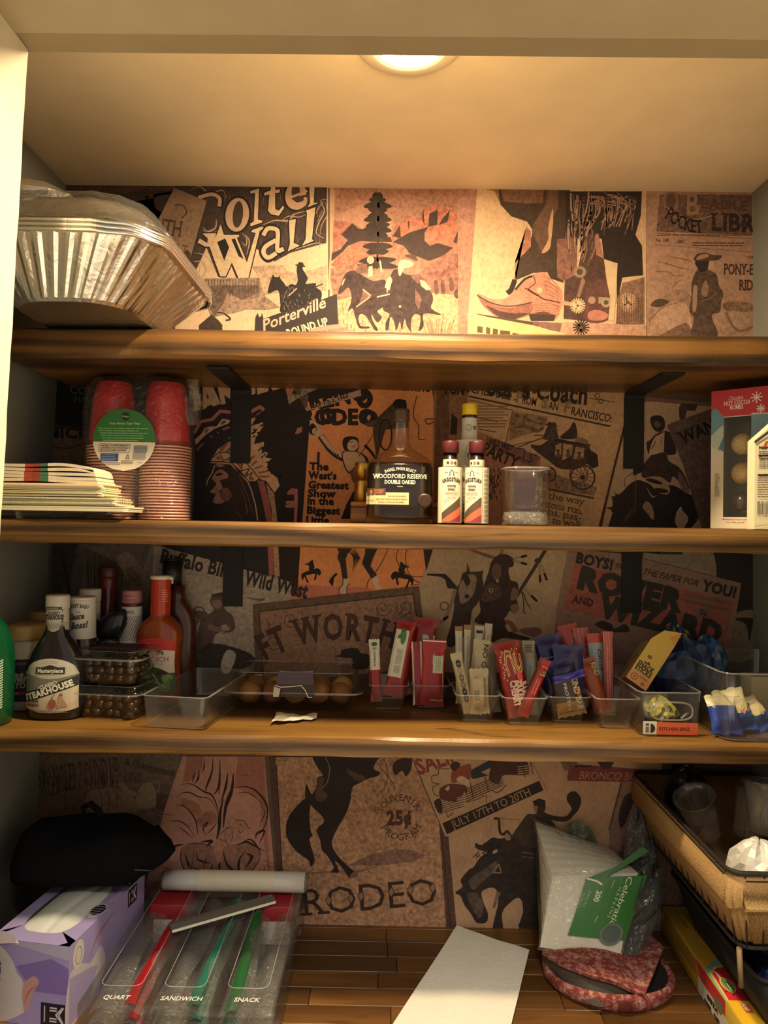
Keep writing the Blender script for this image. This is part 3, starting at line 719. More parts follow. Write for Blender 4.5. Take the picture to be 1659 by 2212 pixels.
A.poly([(900, 60), (1600, 60), (1590, 280), (1540, 460), (1600, 560), (1610, 830), (1420, 850), (1370, 1100), (1370, 720), (1250, 680), (1230, 500), (1150, 450), (900, 500)], (52, 44, 42), a=.3)
A.poly([(1080, 460), (1200, 440), (1250, 680), (1280, 920), (1310, 1100), (1290, 1230), (1080, 1250), (880, 1230), (890, 880), (1000, 820)], (86, 62, 56), a=.6); A.poly([(1170, 460), (1200, 450), (1250, 680), (1180, 640)], (170, 116, 92), a=.4)
for i in range(70):
 x = random.uniform(915, 1200); y = random.uniform(60, 520); l = random.uniform(120, 330); A.curve([(x, y), (x + random.uniform(-16, 16), y + l * .5), (1000 + (x - 1000) * .75 + random.uniform(-20, 20), y + l)], random.uniform(7, 15), random.choice(((150, 118, 98), (120, 92, 78), (176, 140, 114), (62, 48, 44))), n=3, up=0) if False else A.curve([(x, y), (x + random.uniform(-16, 16), y + l * .5), (1000 + (x - 1000) * .75 + random.uniform(-20, 20), y + l)], random.uniform(7, 15), random.choice(((150, 118, 98), (120, 92, 78), (176, 140, 114), (62, 48, 44))), n=3)
A.up()
for i in range(34):
 x = random.uniform(1250, 1560); y = random.uniform(110, 220); A.curve([(x - 120 + random.uniform(-40, 80), y - 40), (x, y), (x + random.uniform(-80, 20), y + random.uniform(90, 260))], random.uniform(6, 13), random.choice(((150, 118, 96), (110, 84, 70), (170, 136, 110))), n=3)
A.up(); A.circ(1030, 800, 58, (150, 128, 106), 54); A.circ(1030, 800, 28, (90, 70, 58)); A.poly([(1050, 840), (1000, 1030), (1030, 1030), (1080, 880)], (150, 112, 92))
# left boot
BT = (200, 132, 104)
A.blobp([(90, 1005), (130, 1010), (230, 1050), (350, 1040), (430, 960), (530, 870), (600, 820), (720, 805), (770, 900), (860, 960), (870, 1060), (840, 1180), (800, 1240), (700, 1250), (580, 1240), (560, 1200), (420, 1240), (250, 1200), (150, 1110)], BT, a=.35, n=4)
A.blobp([(95, 1020), (200, 1080), (370, 1130), (580, 1090), (580, 1180), (480, 1220), (380, 1240), (260, 1200), (150, 1120)], (150, 96, 82), a=.5, n=4); A.blobp([(170, 1110), (300, 1160), (440, 1180), (560, 1180), (420, 1235), (300, 1220)], (84, 60, 52), a=.4)
A.poly([(560, 1190), (700, 1160), (810, 1200), (790, 1250), (580, 1250)], (70, 56, 52)); A.curve([(90, 1015), (220, 1085), (390, 1115), (590, 1080)], 10, (70, 44, 38)); A.curve([(530, 950), (640, 1010), (700, 1050), (850, 1080)], 12, (90, 52, 46)); A.curve([(600, 830), (620, 900), (560, 960), (640, 1020)], 10, (110, 66, 56)); A.curve([(430, 880), (400, 960), (370, 990)], 46, (52, 42, 40)); A.curve([(590, 840), (520, 870), (440, 960)], 20, (60, 46, 44)); A.circ(660, 970, 26, (226, 186, 150))
for k in range(7): A.curve([(700 + k * 6, 840 + k * 40), (780, 880 + k * 36), (840, 940 + k * 30)], 5, (140, 84, 70)); A.curve([(600, 1100 + k * 14), (720, 1090 + k * 16), (840, 1110 + k * 14)], 4, (150, 96, 80))
A.up()
# right boot and spurs
A.blobp([(1090, 960), (1180, 880), (1280, 900), (1310, 1100), (1290, 1240), (1090, 1250)], (104, 68, 62), a=.5); A.blobp([(1110, 1170), (1200, 1150), (1290, 1190), (1250, 1240), (1120, 1240)], (188, 120, 102), a=.3)
def spur(cx, cy, r, n, col):
 for i in range(n): A.line([(cx, cy), (cx + r * cos(i * 2 * pi / n), cy + r * sin(i * 2 * pi / n))], 13, col)
 A.circ(cx, cy, r * .55, col); A.circ(cx, cy, r * .18, (110, 84, 64))
A.poly([(860, 1060), (960, 1080), (1000, 1090), (1000, 1120), (860, 1100)], (190, 150, 116)); spur(1010, 1110, 68, 18, (214, 182, 138)); A.poly([(1200, 1030), (1500, 1050), (1500, 1080), (1200, 1090)], (176, 146, 112)); A.circ(1270, 1080, 46, (176, 160, 132)); A.circ(1270, 1080, 22, (90, 90, 84)); A.circ(1140, 1060, 34, (170, 140, 116));
A.poly([(1370, 1110), (1420, 900), (1620, 850), (1620, 1280), (1360, 1280)], (140, 106, 84), a=.7); spur(1470, 1080, 84, 20, (196, 160, 122))
for x in range(1375, 1610, 16): A.line([(x, 1150 - random.uniform(0, 220)), (x, 1275)], 5, (84, 64, 52))
A.poly([(1250, 690), (1375, 720), (1360, 1030), (1340, 1250), (1290, 1240), (1310, 1050), (1280, 900)], (218, 190, 146), a=.1)
A.poly([(60, 1180), (600, 1260), (600, 1290), (350, 1250)], (90, 70, 60)); A.poly([(600, 1255), (870, 1270), (860, 1350), (600, 1300)], (130, 96, 84), a=.4); A.poly([(870, 1260), (1640, 1290), (1640, 1420), (850, 1400), (850, 1340)], (196, 152, 124), a=.4); A.poly([(0, 1180), (600, 1290), (960, 1390), (0, 1420)], (224, 196, 130), a=.1)
spur(1040, 1310, 76, 16, (66, 54, 48))
for x0, x1, y0, y1 in ((90, 140, 1295, 1355), (170, 208, 1305, 1365), (232, 278, 1318, 1375), (298, 390, 1335, 1385), (412, 468, 1358, 1400), (524, 580, 1375, 1400)): A.poly([(x0, y0), (x1, y0 + 10), (x1 - 4, y1 + 8), (x0 - 4, y1)], (96, 84, 62), up=0)
A.up(); done(A, 'painting of worn cowboy boots with spurs')
A = poster(0).frame(*R4)                                       # pocket library
A.rect(-40, 80, 1640, 2200, (178, 140, 116), a=.35); A.poly([(290, 130), (1560, 130), (1560, 690), (240, 640)], (120, 92, 78), a=.8)
A.curve([(320, 160), (450, 420), (800, 470), (1000, 420)], 14, (178, 144, 118)); A.circ(440, 230, 110, (150, 118, 96), 160); A.circ(440, 220, 70, (110, 84, 70), 110)
A.text('B', 640, 410, 300, (170, 136, 110), serif=.1, bold=1, sx=.8); A.text('EADLE', 850, 320, 130, (96, 72, 62), serif=.08, bold=1, w=660, ang=3)
A.text('POCKET', 350, 440, 170, INK, serif=.06, w=580, ang=22, shear=-.2, bold=1, arc=-.35); A.text('LIBR', 990, 620, 230, (60, 46, 42), serif=.08, bold=2, w=600, ang=2)
for i in range(60): x = random.uniform(300, 1540); y = random.uniform(150, 640); A.curve([(x, y), (x + 30, y + random.uniform(-20, 20))], 6, random.choice(((80, 62, 54), (160, 126, 104))), n=2)
A.up(); A.line([(230, 660), (1560, 740)], 8, (110, 84, 70)); A.scribble(250, 670, 1290, 40, (120, 92, 76), 1, ang=3.4 * pi / 180); A.text('No. 248', 230, 780, 44, (84, 62, 54), w=180, bold=2); A.text('1881', 520, 800, 40, (84, 62, 54), w=110, shear=.2, bold=2); A.scribble(740, 780, 770, 70, (100, 76, 64), 2, ang=.09); A.line([(225, 820), (1560, 925)], 5, (110, 84, 70)); A.up()
for pts in ([(400, 970), (500, 1000), (660, 1030), (760, 1080)], [(260, 1050), (440, 1100), (560, 1140), (700, 1160)], [(240, 1190), (420, 1200), (480, 1250), (620, 1240)], [(460, 1420), (520, 1340), (600, 1300)]): A.curve(pts, 18, (130, 96, 76), a=.5, taper=True)
A.up(); A.poly([(150, 1700), (300, 1560), (500, 1440), (640, 1420), (760, 1600), (760, 2100), (130, 2100)], (160, 126, 104), a=.6); A.blobp([(160, 1660), (260, 1570), (420, 1600), (300, 1680)], (84, 68, 60), a=.6)
A.blobp([(140, 2050), (180, 1850), (330, 1690), (520, 1620), (650, 1650), (700, 1760), (690, 2100), (140, 2100)], (186, 150, 124), a=.4); A.curve([(170, 1840), (330, 1690), (520, 1625)], 10, (110, 84, 68)); A.blobp([(280, 2100), (420, 2000), (660, 1900), (690, 2100)], (122, 96, 78), a=.6)
A.poly([(1080, 1800), (1220, 1730), (1560, 1740), (1560, 1980), (1380, 2100), (1060, 2100)], (170, 138, 112), a=.5); A.curve([(1200, 1760), (1300, 1950), (1400, 2010), (1560, 1960)], 30, (124, 98, 80)); A.blobp([(1160, 1640), (1300, 1600), (1560, 1640), (1560, 1740), (1220, 1730)], (134, 106, 84), a=.9)
A.blobp([(800, 1170), (880, 1130), (990, 1180), (1070, 1240), (1100, 1380), (1160, 1500), (1130, 1620), (1110, 1750), (1000, 1800), (1080, 2100), (720, 2100), (760, 1850), (690, 1730), (720, 1560), (730, 1330)], (92, 74, 64), a=.8, n=4)
A.blobp([(870, 1400), (920, 1310), (960, 1420), (930, 1540), (860, 1500)], (150, 120, 100), a=.4); A.blobp([(750, 1420), (800, 1400), (790, 1700), (740, 1730)], (170, 138, 114)); A.curve([(850, 1600), (980, 1560), (1060, 1480)], 14, (140, 112, 92))
A.circ(990, 1110, 58, (190, 152, 124), 66); A.blobp([(770, 1060), (860, 1010), (960, 1020), (960, 1100), (930, 1180), (840, 1200), (800, 1130)], (56, 44, 40), a=.3); A.blobp([(760, 1040), (790, 960), (900, 930), (1010, 960), (1140, 975), (1090, 1030), (990, 1040), (900, 1050)], (84, 64, 56), a=.3); A.blobp([(790, 1030), (830, 970), (920, 950), (970, 975), (900, 1010)], (170, 134, 110))
A.text('PONY-EX', 1165, 1228, 145, (72, 52, 46), serif=.06, sx=.55, bold=1, ang=1); A.text('RID', 1375, 1445, 140, (72, 52, 46), serif=.06, sx=.6, bold=1, ang=1); A.text('THE', 1490, 1020, 44, (84, 62, 54), sx=.8)
done(A, 'brown pocket library cover with a rider in a wide hat')
# --- row 2 -------------------------------------------------------
A = poster(0).frame(0, 0, 1)
A.rect(90, 780, 450, 1150, (74, 60, 54), a=.5); A.poly([(95, 790), (430, 790), (430, 930), (300, 940), (100, 915)], (30, 32, 40), a=.3); A.poly([(95, 925), (250, 935), (330, 940), (330, 1140), (95, 1140)], (122, 106, 92), a=.5)
A.text('COWGIRL', 150, 850, 16, (110, 100, 92), ang=3, w=110, wob=.1); A.text('HALL RIDERS', 160, 868, 12, (100, 90, 84), ang=3, w=110)
A.text('MICI', 98, 946, 22, (44, 36, 34), bold=2, w=82, wob=.06, shear=-.05, serif=.04)
A.curve([(118, 966), (150, 968), (180, 958), (205, 968)], 1.5, INK); A.up(); done(A, 'dark blue and grey poster with worn lettering')
A = poster(1).frame(*R5)                                       # profile with feathered headdress
A.poly([(-100, -30), (1300, -30), (1600, 480), (1480, 2060), (1440, 2700), (-300, 2700)], (50, 44, 50), a=.15)
A.poly([(850, 200), (1250, -30), (1330, 340), (1590, 420), (1480, 2060), (1430, 2700), (1180, 2700), (1170, 1780), (1000, 1200)], (44, 37, 34), a=.2)
CR = (206, 170, 128); SAL = (186, 112, 96)
for pts in ([(60, 40), (150, 30), (215, 380), (115, 410)], [(225, 30), (320, 20), (460, 310), (360, 345), (340, 320), (280, 345), (275, 365), (230, 385)], [(400, 10), (580, 60), (580, 250), (500, 200), (520, 310), (465, 325)], [(815, 20), (900, 20), (900, 180), (820, 215)], [(910, 40), (960, 30), (990, 110), (1070, 100), (1065, 150), (925, 195)], [(1070, 60), (1110, 50), (1130, 80), (1180, 60), (1230, 70), (1210, 120), (1120, 140)]): A.poly(pts, CR, a=.3, up=0)
A.up(); A.poly([(275, 240), (285, 180), (310, 235)], (50, 44, 50), up=0); A.up()
def band(pts, w, col): A.line(pts, w, col, up=1)
band([(120, 680), (200, 540), (350, 510), (450, 405), (580, 420)], 42, SAL); band([(810, 430), (960, 350), (1005, 385)], 44, SAL); A.poly([(900, 460), (1000, 380), (930, 450)], CR)
A.poly([(120, 770), (215, 690), (250, 620), (330, 600), (400, 600), (480, 500), (580, 520), (560, 560), (380, 630), (250, 720), (140, 840)], CR, a=.2); A.blobp([(250, 640), (300, 630), (290, 670), (255, 690)], (150, 96, 80)); A.blobp([(460, 560), (500, 520), (525, 550), (470, 575)], (110, 80, 70))
band([(155, 900), (230, 820)], 28, (150, 100, 100)); band([(485, 640), (570, 610)], 26, (160, 104, 100)); A.poly([(310, 750), (330, 715), (365, 720), (340, 745)], (120, 108, 96)); A.circ(420, 680, 12, (150, 136, 120), 10); A.poly([(555, 770), (580, 720), (580, 750)], (170, 150, 124)); A.poly([(1405, 690), (1440, 620), (1500, 605), (1495, 670), (1440, 700)], SAL)
# feathers
FE = (214, 172, 126)
A.poly([(810, 520), (900, 480), (890, 540), (830, 600), (1000, 545), (990, 590), (900, 650), (1005, 590), (940, 690), (900, 760), (880, 830), (1010, 795), (1010, 850), (950, 880), (1060, 930), (1040, 1000), (1110, 1010), (1060, 1060), (1050, 1130), (1090, 1190), (1180, 1260), (1210, 1360), (1145, 1445), (1040, 1300), (950, 1270), (700, 990), (560, 800), (600, 780), (700, 840), (800, 700)], FE, a=.2)
for i in range(60):
 t = random.random(); x = 880 + 260 * t + random.uniform(-60, 90); y = 560 + 720 * t + random.uniform(-60, 60); A.blobp([(x, y), (x + 26, y - 16), (x + 32, y), (x + 8, y + 14)], (44, 37, 34), n=2, up=0)
A.up(); A.poly([(330, 1040), (420, 890), (560, 800), (720, 880), (880, 1060), (940, 1190), (940, 1270), (900, 1300), (820, 1300), (700, 1150), (600, 1070), (470, 1050)], FE, a=.15)
for pts in ([(430, 900), (480, 850), (540, 800), (560, 820), (480, 920)], [(500, 930), (600, 840), (600, 900), (560, 940)], [(380, 1020), (440, 960), (470, 1030)], [(530, 1040), (600, 985), (610, 1050)], [(650, 1070), (735, 1060), (715, 1150)], [(745, 1210), (810, 1170), (795, 1240)], [(820, 1260), (870, 1240), (885, 1285), (835, 1290)], [(790, 1040), (880, 965), (900, 985), (820, 1060)], [(840, 1090), (910, 1030), (930, 1050), (860, 1110)], [(880, 1130), (990, 1090), (1005, 1110), (900, 1150)], [(930, 1180), (1060, 1160), (1050, 1185), (940, 1205)], [(950, 1230), (1080, 1230), (1090, 1250), (960, 1260)]): A.poly(pts, (158, 92, 72), a=.2, up=0)
A.up()
for pts in ([(330, 1050), (470, 1050), (600, 1070), (700, 1190), (810, 1310)], [(360, 1000), (440, 925), (560, 940), (740, 1020), (860, 1150), (950, 1270)], [(450, 930), (490, 1040), (610, 985), (620, 1060), (740, 1040), (720, 1170), (820, 1140), (780, 1240), (860, 1190), (820, 1270)]): A.line(pts, 12, (50, 38, 34))
A.up(); A.line([(330, 1060), (470, 1070), (590, 1080), (680, 1190), (800, 1300), (850, 1420), (900, 1600), (930, 1800)], 16, CR, up=1)
# face
SK = (170, 124, 98)
A.blobp([(380, 1090), (520, 1095), (650, 1150), (780, 1320), (840, 1600), (880, 2000), (400, 2000), (390, 1600), (330, 1480), (300, 1380), (265, 1345), (330, 1200), (370, 1140)], (58, 46, 42), a=.2, n=3)
A.blobp([(400, 1180), (460, 1150), (540, 1200), (545, 1260), (450, 1290), (480, 1380), (440, 1440), (500, 1560), (420, 1590), (355, 1560), (390, 1470), (320, 1440), (380, 1370), (400, 1330), (345, 1270)], SK, a=.45, n=3); A.blobp([(390, 1090), (450, 1080), (510, 1105), (430, 1120)], SK); A.line([(380, 1100), (350, 1190), (290, 1290), (275, 1350)], 14, CR, up=1)
A.poly([(390, 1215), (440, 1190), (490, 1205), (470, 1225), (410, 1235)], INK); A.line([(330, 1470), (400, 1460)], 12, INK); A.blobp([(480, 1390), (560, 1400), (600, 1500), (520, 1560), (450, 1500)], (120, 86, 70), a=.5)
for x0, y0, x1, y1 in ((690, 1230, 880, 1740), (720, 1400, 800, 1700), (770, 1600, 790, 1720), (640, 1680, 720, 1780)): A.line([(x0, y0), ((x0 + x1) / 2 + 14, (y0 + y1) / 2), (x1, y1)], 6, (140, 116, 94))
A.up(); A.poly([(925, 1290), (1010, 1300), (1080, 1560), (1120, 1800), (1140, 2800), (1090, 2800), (1040, 1800), (980, 1500)], (166, 92, 84), a=.2); A.poly([(1040, 1330), (1140, 1460), (1180, 1800), (1220, 2700), (1150, 2700), (1110, 1660), (1070, 1500)], (180, 146, 110), a=.7)
A.poly([(1310, 1440), (1360, 1390), (1440, 1400), (1445, 1560), (1420, 2000), (1390, 1900), (1400, 1640), (1290, 1640), (1285, 1600), (1400, 1590), (1290, 1590), (1290, 1555), (1400, 1550), (1400, 1470), (1310, 1475)], SAL, a=.2)
# torn edge at the right top
A.poly([(1250, -30), (1370, -30), (1400, 120), (1320, 260)], SAL); A.poly([(1480, 60), (1700, 20), (1700, 120), (1560, 180), (1430, 250), (1330, 320), (1310, 250), (1360, 180), (1480, 200)], (150, 132, 112), a=.9)
done(A, 'dark poster of a feathered headdress in profile')
A = poster(0).frame(*R6)                                       # orange rodeo poster
A.poly([(140, -40), (1500, -40), (1560, 400), (1480, 3100), (20, 3100), (70, 1560)], (236, 148, 66), a=.15)
A.poly([(140, 40), (800, 20), (760, 110), (330, 200), (130, 250)], (44, 37, 34));
A.text('RENO', 150, 330, 230, DK, ang=-9, bold=3, w=690); A.ring(765, 215, 62, 62, DK, 78); A.up()
A.text('RODEO', 60, 500, 165, DK, bold=3, w=830); A.ring(355, 410, 66, 52, DK, 66); A.ring(828, 430, 60, 48, DK, 62); A.up()
A.poly([(0, 390), (60, 330), (720, 110), (730, 180), (90, 360)], (178, 148, 124), a=.2); A.text('MAY 1-2-3, 1964', 165, 330, 36, INK, ang=-17, w=440, bold=2)
A.poly([(140, 440), (250, 500), (270, 560), (280, 650), (180, 660), (125, 640)], (212, 176, 132)); A.blobp([(150, 520), (190, 490), (230, 550), (200, 620), (150, 600)], INK); A.blobp([(180, 560), (220, 540), (215, 600), (185, 610)], (212, 176, 132))
A.curve([(280, 640), (400, 800), (520, 880)], 74, INK); A.up(); A.curve([(285, 635), (410, 790), (525, 860)], 46, (212, 176, 132)); A.curve([(300, 690), (360, 790), (480, 860)], 34, (56, 60, 56)); A.up()
A.blobp([(510, 820), (620, 790), (720, 820), (800, 880), (800, 960), (690, 960), (600, 1050), (540, 980)], INK); A.blobp([(522, 826), (620, 800), (715, 830), (770, 890), (760, 950), (680, 950), (600, 1030), (550, 970)], (212, 176, 128)); A.blobp([(520, 740), (530, 660), (600, 635), (680, 650), (700, 720), (680, 800), (560, 800)], INK); A.blobp([(575, 720), (620, 670), (680, 690), (690, 760), (640, 800), (580, 780)], (220, 180, 140)); A.line([(600, 700), (640, 695)], 9, INK); A.line([(620, 755), (650, 750), (660, 735)], 10, (150, 60, 46)); A.up()
A.poly([(600, 1040), (700, 990), (720, 1200), (660, 1180), (620, 1120)], (120, 78, 56), a=.4); A.curve([(700, 860), (770, 760), (860, 620)], 8, INK); A.curve([(770, 740), (830, 800), (890, 880)], 30, INK); A.up()
A.poly([(860, 470), (1130, 220), (1230, 230), (1230, 340), (1260, 400), (1250, 540), (1000, 560), (900, 900), (860, 600)], (84, 64, 50), a=.6); A.poly([(770, 490), (900, 450), (860, 530), (800, 530)], (96, 76, 62)); A.blobp([(1080, 280), (1130, 220), (1225, 240), (1230, 330), (1160, 350)], INK); A.ring(1000, 620, 70, 20, (56, 42, 36), 170); A.up()
A.curve([(1350, 180), (1310, 400), (1370, 520), (1370, 660), (1440, 670)], 10, (90, 60, 44)); A.curve([(1440, 450), (1480, 500), (1560, 450), (1450, 440)], 12, (80, 54, 42)); A.up()
A.poly([(500, 1560), (560, 1400), (640, 1250), (700, 1280), (640, 1560)], INK, a=.1)
for t, y, w in (('The', 1010, 215), ('West\u2019s', 1110, 310), ('Greatest', 1215, 450), ('Show', 1310, 310), ('in the', 1395, 300), ('Biggest', 1500, 375), ('Little', 1610, 260)): A.text(t, 150 - (y - 1010) * .07, y, 80, INK, bold=3, w=w, ang=1.5, serif=.05)
A.line([(250, 815), (245, 950)], 26, INK, up=1)
A.poly([(800, -20), (1500, -20), (1500, 130), (800, 100)], (200, 148, 96), a=.2); A.text('HAVE SOMETHING', 780, 100, 96, (52, 40, 34), bold=2, ang=3, serif=.05, w=720)
A.frame(*S2)                                                    # same poster below the shelf
A.rect(90, 20, 1440, 480, (232, 144, 64), a=.15); A.poly([(50, 445), (900, 495), (900, 640), (40, 610)], (206, 118, 88), a=.15)
for cx, cy, k, f in ((260, 320, 1.0, 1), (1210, 360, 1.15, -1)):
 q = lambda pts: [(cx + x * k * f, cy + y * k) for x, y in pts]
 A.blobp(q([(-110, 30), (-70, 0), (-20, -20), (60, -40), (90, -20), (100, 10), (80, 40), (60, 20), (45, 80), (25, 78), (35, 20), (-30, 30), (-60, 40), (-30, 110), (-50, 110), (-75, 50), (-95, 90)]), INK, n=3); A.blobp(q([(-25, -20), (-30, -70), (-75, -80), (-30, -100), (10, -130), (20, -90), (30, -40)]), INK, n=3)
A.blobp([(445, 410), (490, 350), (520, 330), (530, 350), (500, 380), (490, 440), (480, 470), (455, 440)], INK)
A.poly([(510, 20), (730, 20), (640, 130), (620, 180), (640, 390), (585, 390), (560, 230), (530, 170), (545, 110)], (58, 46, 40), a=.3); A.poly([(830, 20), (980, 20), (900, 190), (880, 260), (950, 350), (890, 390), (790, 230), (820, 130)], (58, 46, 40), a=.3)
for k in range(9): A.curve([(640 + k * 8, 110 - k * 8), (700 + k * 8, 170), (690 + k * 10, 330 - k * 18)], 9, (64, 48, 40), taper=True)
A.up(); A.poly([(590, 390), (650, 390), (660, 440), (635, 480), (630, 550), (555, 550), (550, 500), (590, 450)], (214, 190, 156)); A.poly([(890, 400), (950, 360), (970, 400), (960, 440), (1000, 500), (930, 510), (920, 450)], (214, 190, 156)); A.line([(590, 390), (590, 450), (550, 500), (555, 560)], 8, INK); A.line([(660, 440), (630, 480), (630, 550)], 8, INK)
for pts in ([(1080, 40), (1020, 180), (940, 310), (860, 410), (840, 490)], [(1200, 40), (1150, 150), (1190, 260), (1300, 360), (1440, 370)], [(1280, 40), (1250, 150), (1270, 300), (1350, 410), (1420, 440), (1300, 460)]): A.curve(pts, 9, (90, 54, 36))
A.up(); done(A, 'orange rodeo poster with a waving cowgirl')
A = poster(1).frame(*R7)                                       # barn post and stage coach schedule
A.poly([(30, -20), (340, -20), (330, 1300), (20, 1300)], (150, 106, 66), a=.5); A.poly([(55, 60), (160, 90), (150, 1100), (20, 1100)], (116, 78, 48), a=.6); A.poly([(180, 290), (230, 330), (225, 470), (165, 470)], (56, 42, 36)); A.line([(330, 120), (240, 1240)], 14, (90, 62, 44)); A.text('FUN', 120, 118, 76, INK, bold=3, ang=4, serif=.05, w=170)
done(A, 'brown barn boards')
A = poster(2).frame(*R7)
A.poly([(330, 60), (1720, 60), (1640, 420), (1430, 1300), (200, 1300)], (204, 164, 112), a=.25)
A.text('Stage Coach', 480, 130, 165, (60, 44, 36), ang=5.5, w=860, bold=2, serif=.07); A.circ(885, 100, 24, (110, 50, 40)); A.line([(1350, 160), (1570, 195)], 7, (90, 66, 48)); A.ring(1420, 140, 22, 7, (90, 66, 48), 20); A.ring(1450, 185, 20, 7, (90, 66, 48), 18); A.up()
A.text('SCHEDULE', 300, 105, 74, (66, 48, 38), ang=10.5, w=385, bold=1); A.text('F', 718, 190, 86, (150, 122, 82), ang=10, bold=3, serif=.09, sx=.9); A.text('ROM', 775, 205, 64, (66, 48, 38), ang=10, w=125, bold=1); A.text('S', 945, 240, 80, (150, 122, 82), ang=10, bold=3, sx=.9); A.text('AN', 1000, 253, 66, (66, 48, 38), ang=10, w=85, bold=1); A.text('F', 1130, 275, 86, (150, 122, 82), ang=10, bold=3, serif=.09, sx=.9); A.text('RANCISCO:', 1190, 300, 68, (66, 48, 38), ang=11, w=360, bold=1)
A.line([(328, 145), (1530, 400)], 15, (72, 52, 40)); A.line([(330, 175), (700, 262), (640, 540)], 8, (110, 82, 58)); A.up()
A.scribble(390, 215, 270, 200, (140, 108, 76), 8, ang=.2); A.line([(420, 330), (570, 360)], 8, (90, 66, 48)); A.line([(410, 425), (560, 450)], 8, (90, 66, 48)); A.up()
A.poly([(700, 270), (1000, 320), (960, 430), (820, 470), (660, 520)], (150, 118, 82), a=1.0); A.curve([(680, 420), (800, 400), (900, 440), (960, 420)], 40, (120, 92, 66), a=.8, taper=True); A.curve([(780, 320), (900, 370), (1100, 400)], 26, (128, 98, 70), a=.8, taper=True); A.up()
BRN = (74, 56, 46)
A.poly([(650, 640), (900, 760), (1420, 920), (1390, 990), (1000, 930), (640, 860)], (150, 118, 84), a=.9)
A.blobp([(940, 560), (1040, 500), (1200, 530), (1350, 560), (1340, 700), (1260, 760), (1100, 760), (1000, 690), (870, 590), (860, 555)], BRN, a=.7, n=3)
for pts in ([(1065, 560), (1115, 540), (1110, 640), (1060, 650)], [(1130, 545), (1215, 560), (1200, 650), (1120, 690)], [(1235, 575), (1310, 585), (1300, 670), (1215, 680)]): A.poly(pts, (176, 142, 104), a=.8, up=0)
A.up()
for x, y in ((1085, 610), (1170, 610), (1265, 630)): A.circ(x, y, 16, (96, 70, 54)); A.blobp([(x - 24, y + 50), (x, y + 10), (x + 26, y + 46)], (110, 84, 64))
A.poly([(1340, 590), (1420, 640), (1430, 740), (1380, 760), (1330, 720)], (60, 46, 40), a=.4); A.line([(1020, 510), (1360, 560)], 14, (50, 38, 34), up=1); A.poly([(1230, 490), (1300, 500), (1340, 520), (1350, 560), (1230, 530)], (140, 108, 78)); A.blobp([(1100, 500), (1180, 420), (1215, 365), (1240, 400), (1240, 500)], (70, 54, 46), a=.5)
A.blobp([(970, 460), (1000, 400), (1060, 390), (1080, 460), (1080, 510), (960, 510)], (84, 64, 52), a=.8); A.circ(1015, 385, 22, BRN); A.circ(1050, 385, 20, BRN); A.line([(950, 500), (740, 580)], 8, BRN); A.line([(900, 520), (660, 570)], 5, BRN); A.line([(970, 480), (880, 475)], 8, BRN); A.up()
for cx, cy, r in ((1295, 835, 102), (1005, 810, 60)):
 A.ring(cx, cy, r, 14, BRN, n=28)
 for i in range(14): A.line([(cx, cy), (cx + r * cos(i * pi / 7), cy + r * sin(i * pi / 7))], 5, BRN)
 A.circ(cx, cy, 18, BRN)
A.ring(1260, 810, 78, 8, (96, 72, 56), n=24); A.up()
A.line([(1000, 935), (1390, 1012)], 16, (80, 58, 44)); A.text('All the way', 870, 995, 62, (96, 72, 52), ang=10, w=440, serif=.05); A.text('Arizona run,', 880, 1070, 62, (96, 72, 52), ang=11, w=420, serif=.05); A.text('stations, pas-', 780, 1110, 62, (96, 72, 52), ang=11, w=510, serif=.05); A.text('not to walk', 890, 1200, 60, (96, 72, 52), ang=10, w=400, serif=.05)
A.line([(1655, 380), (1440, 1250)], 18, (70, 52, 38)); A.up(); done(A, 'tan stage coach timetable poster')
A = poster(3).frame(*R7)                                       # wild west party
A.poly([(380, 430), (940, 660), (830, 1300), (250, 1300)], (172, 112, 84), a=.35); A.poly([(470, 480), (930, 655), (880, 760), (470, 560)], (130, 92, 70), a=.5); A.text('WILD WEST', 490, 545, 46, INK, ang=18, bold=2, w=215, serif=.04); A.curve([(730, 590), (800, 600), (790, 680), (860, 700), (850, 640), (900, 650)], 8, INK); A.text('PARTY', 420, 625, 100, (56, 42, 34), ang=24, bold=2, w=330, serif=.06)
for i in range(40): x, y = random.uniform(500, 590), random.uniform(720, 1000); A.curve([(x, y), (x + random.uniform(-20, 20), y + 30)], 9, (70, 50, 42), n=2)
done(A, 'reddish party bill')
A = poster(1).frame(*R8)                                       # rider from behind on a dark horse
A.poly([(350, 160), (1560, 200), (1540, 1900), (50, 1900)], (196, 166, 128), a=.15); A.poly([(610, 100), (1560, 190), (1560, 240), (600, 160)], (130, 98, 84))
A.poly([(1080, 250), (1110, 190), (1330, 210), (1300, 290), (1190, 290), (1160, 400), (1090, 410)], (84, 66, 58), a=.4)
HB = (52, 44, 44)
A.blobp([(540, 1210), (640, 1240), (800, 1300), (1000, 1280), (1200, 1390), (1280, 1440), (1350, 1600), (1330, 1740), (1200, 1880), (1140, 1860), (1200, 1760), (1190, 1680), (1130, 1620), (1110, 1560), (1050, 1640), (1030, 1780), (1050, 1950), (190, 1950), (200, 1640), (110, 1580), (200, 1560), (190, 1440), (170, 1430), (240, 1420), (210, 1350), (260, 1400), (330, 1370), (420, 1270)], HB, a=.3, n=3)
A.blobp([(600, 1560), (660, 1490), (740, 1600), (740, 1740), (650, 1640)], (170, 142, 110), a=.5); A.blobp([(330, 1800), (420, 1620), (500, 1560), (440, 1700)], (86, 70, 64), a=.5)
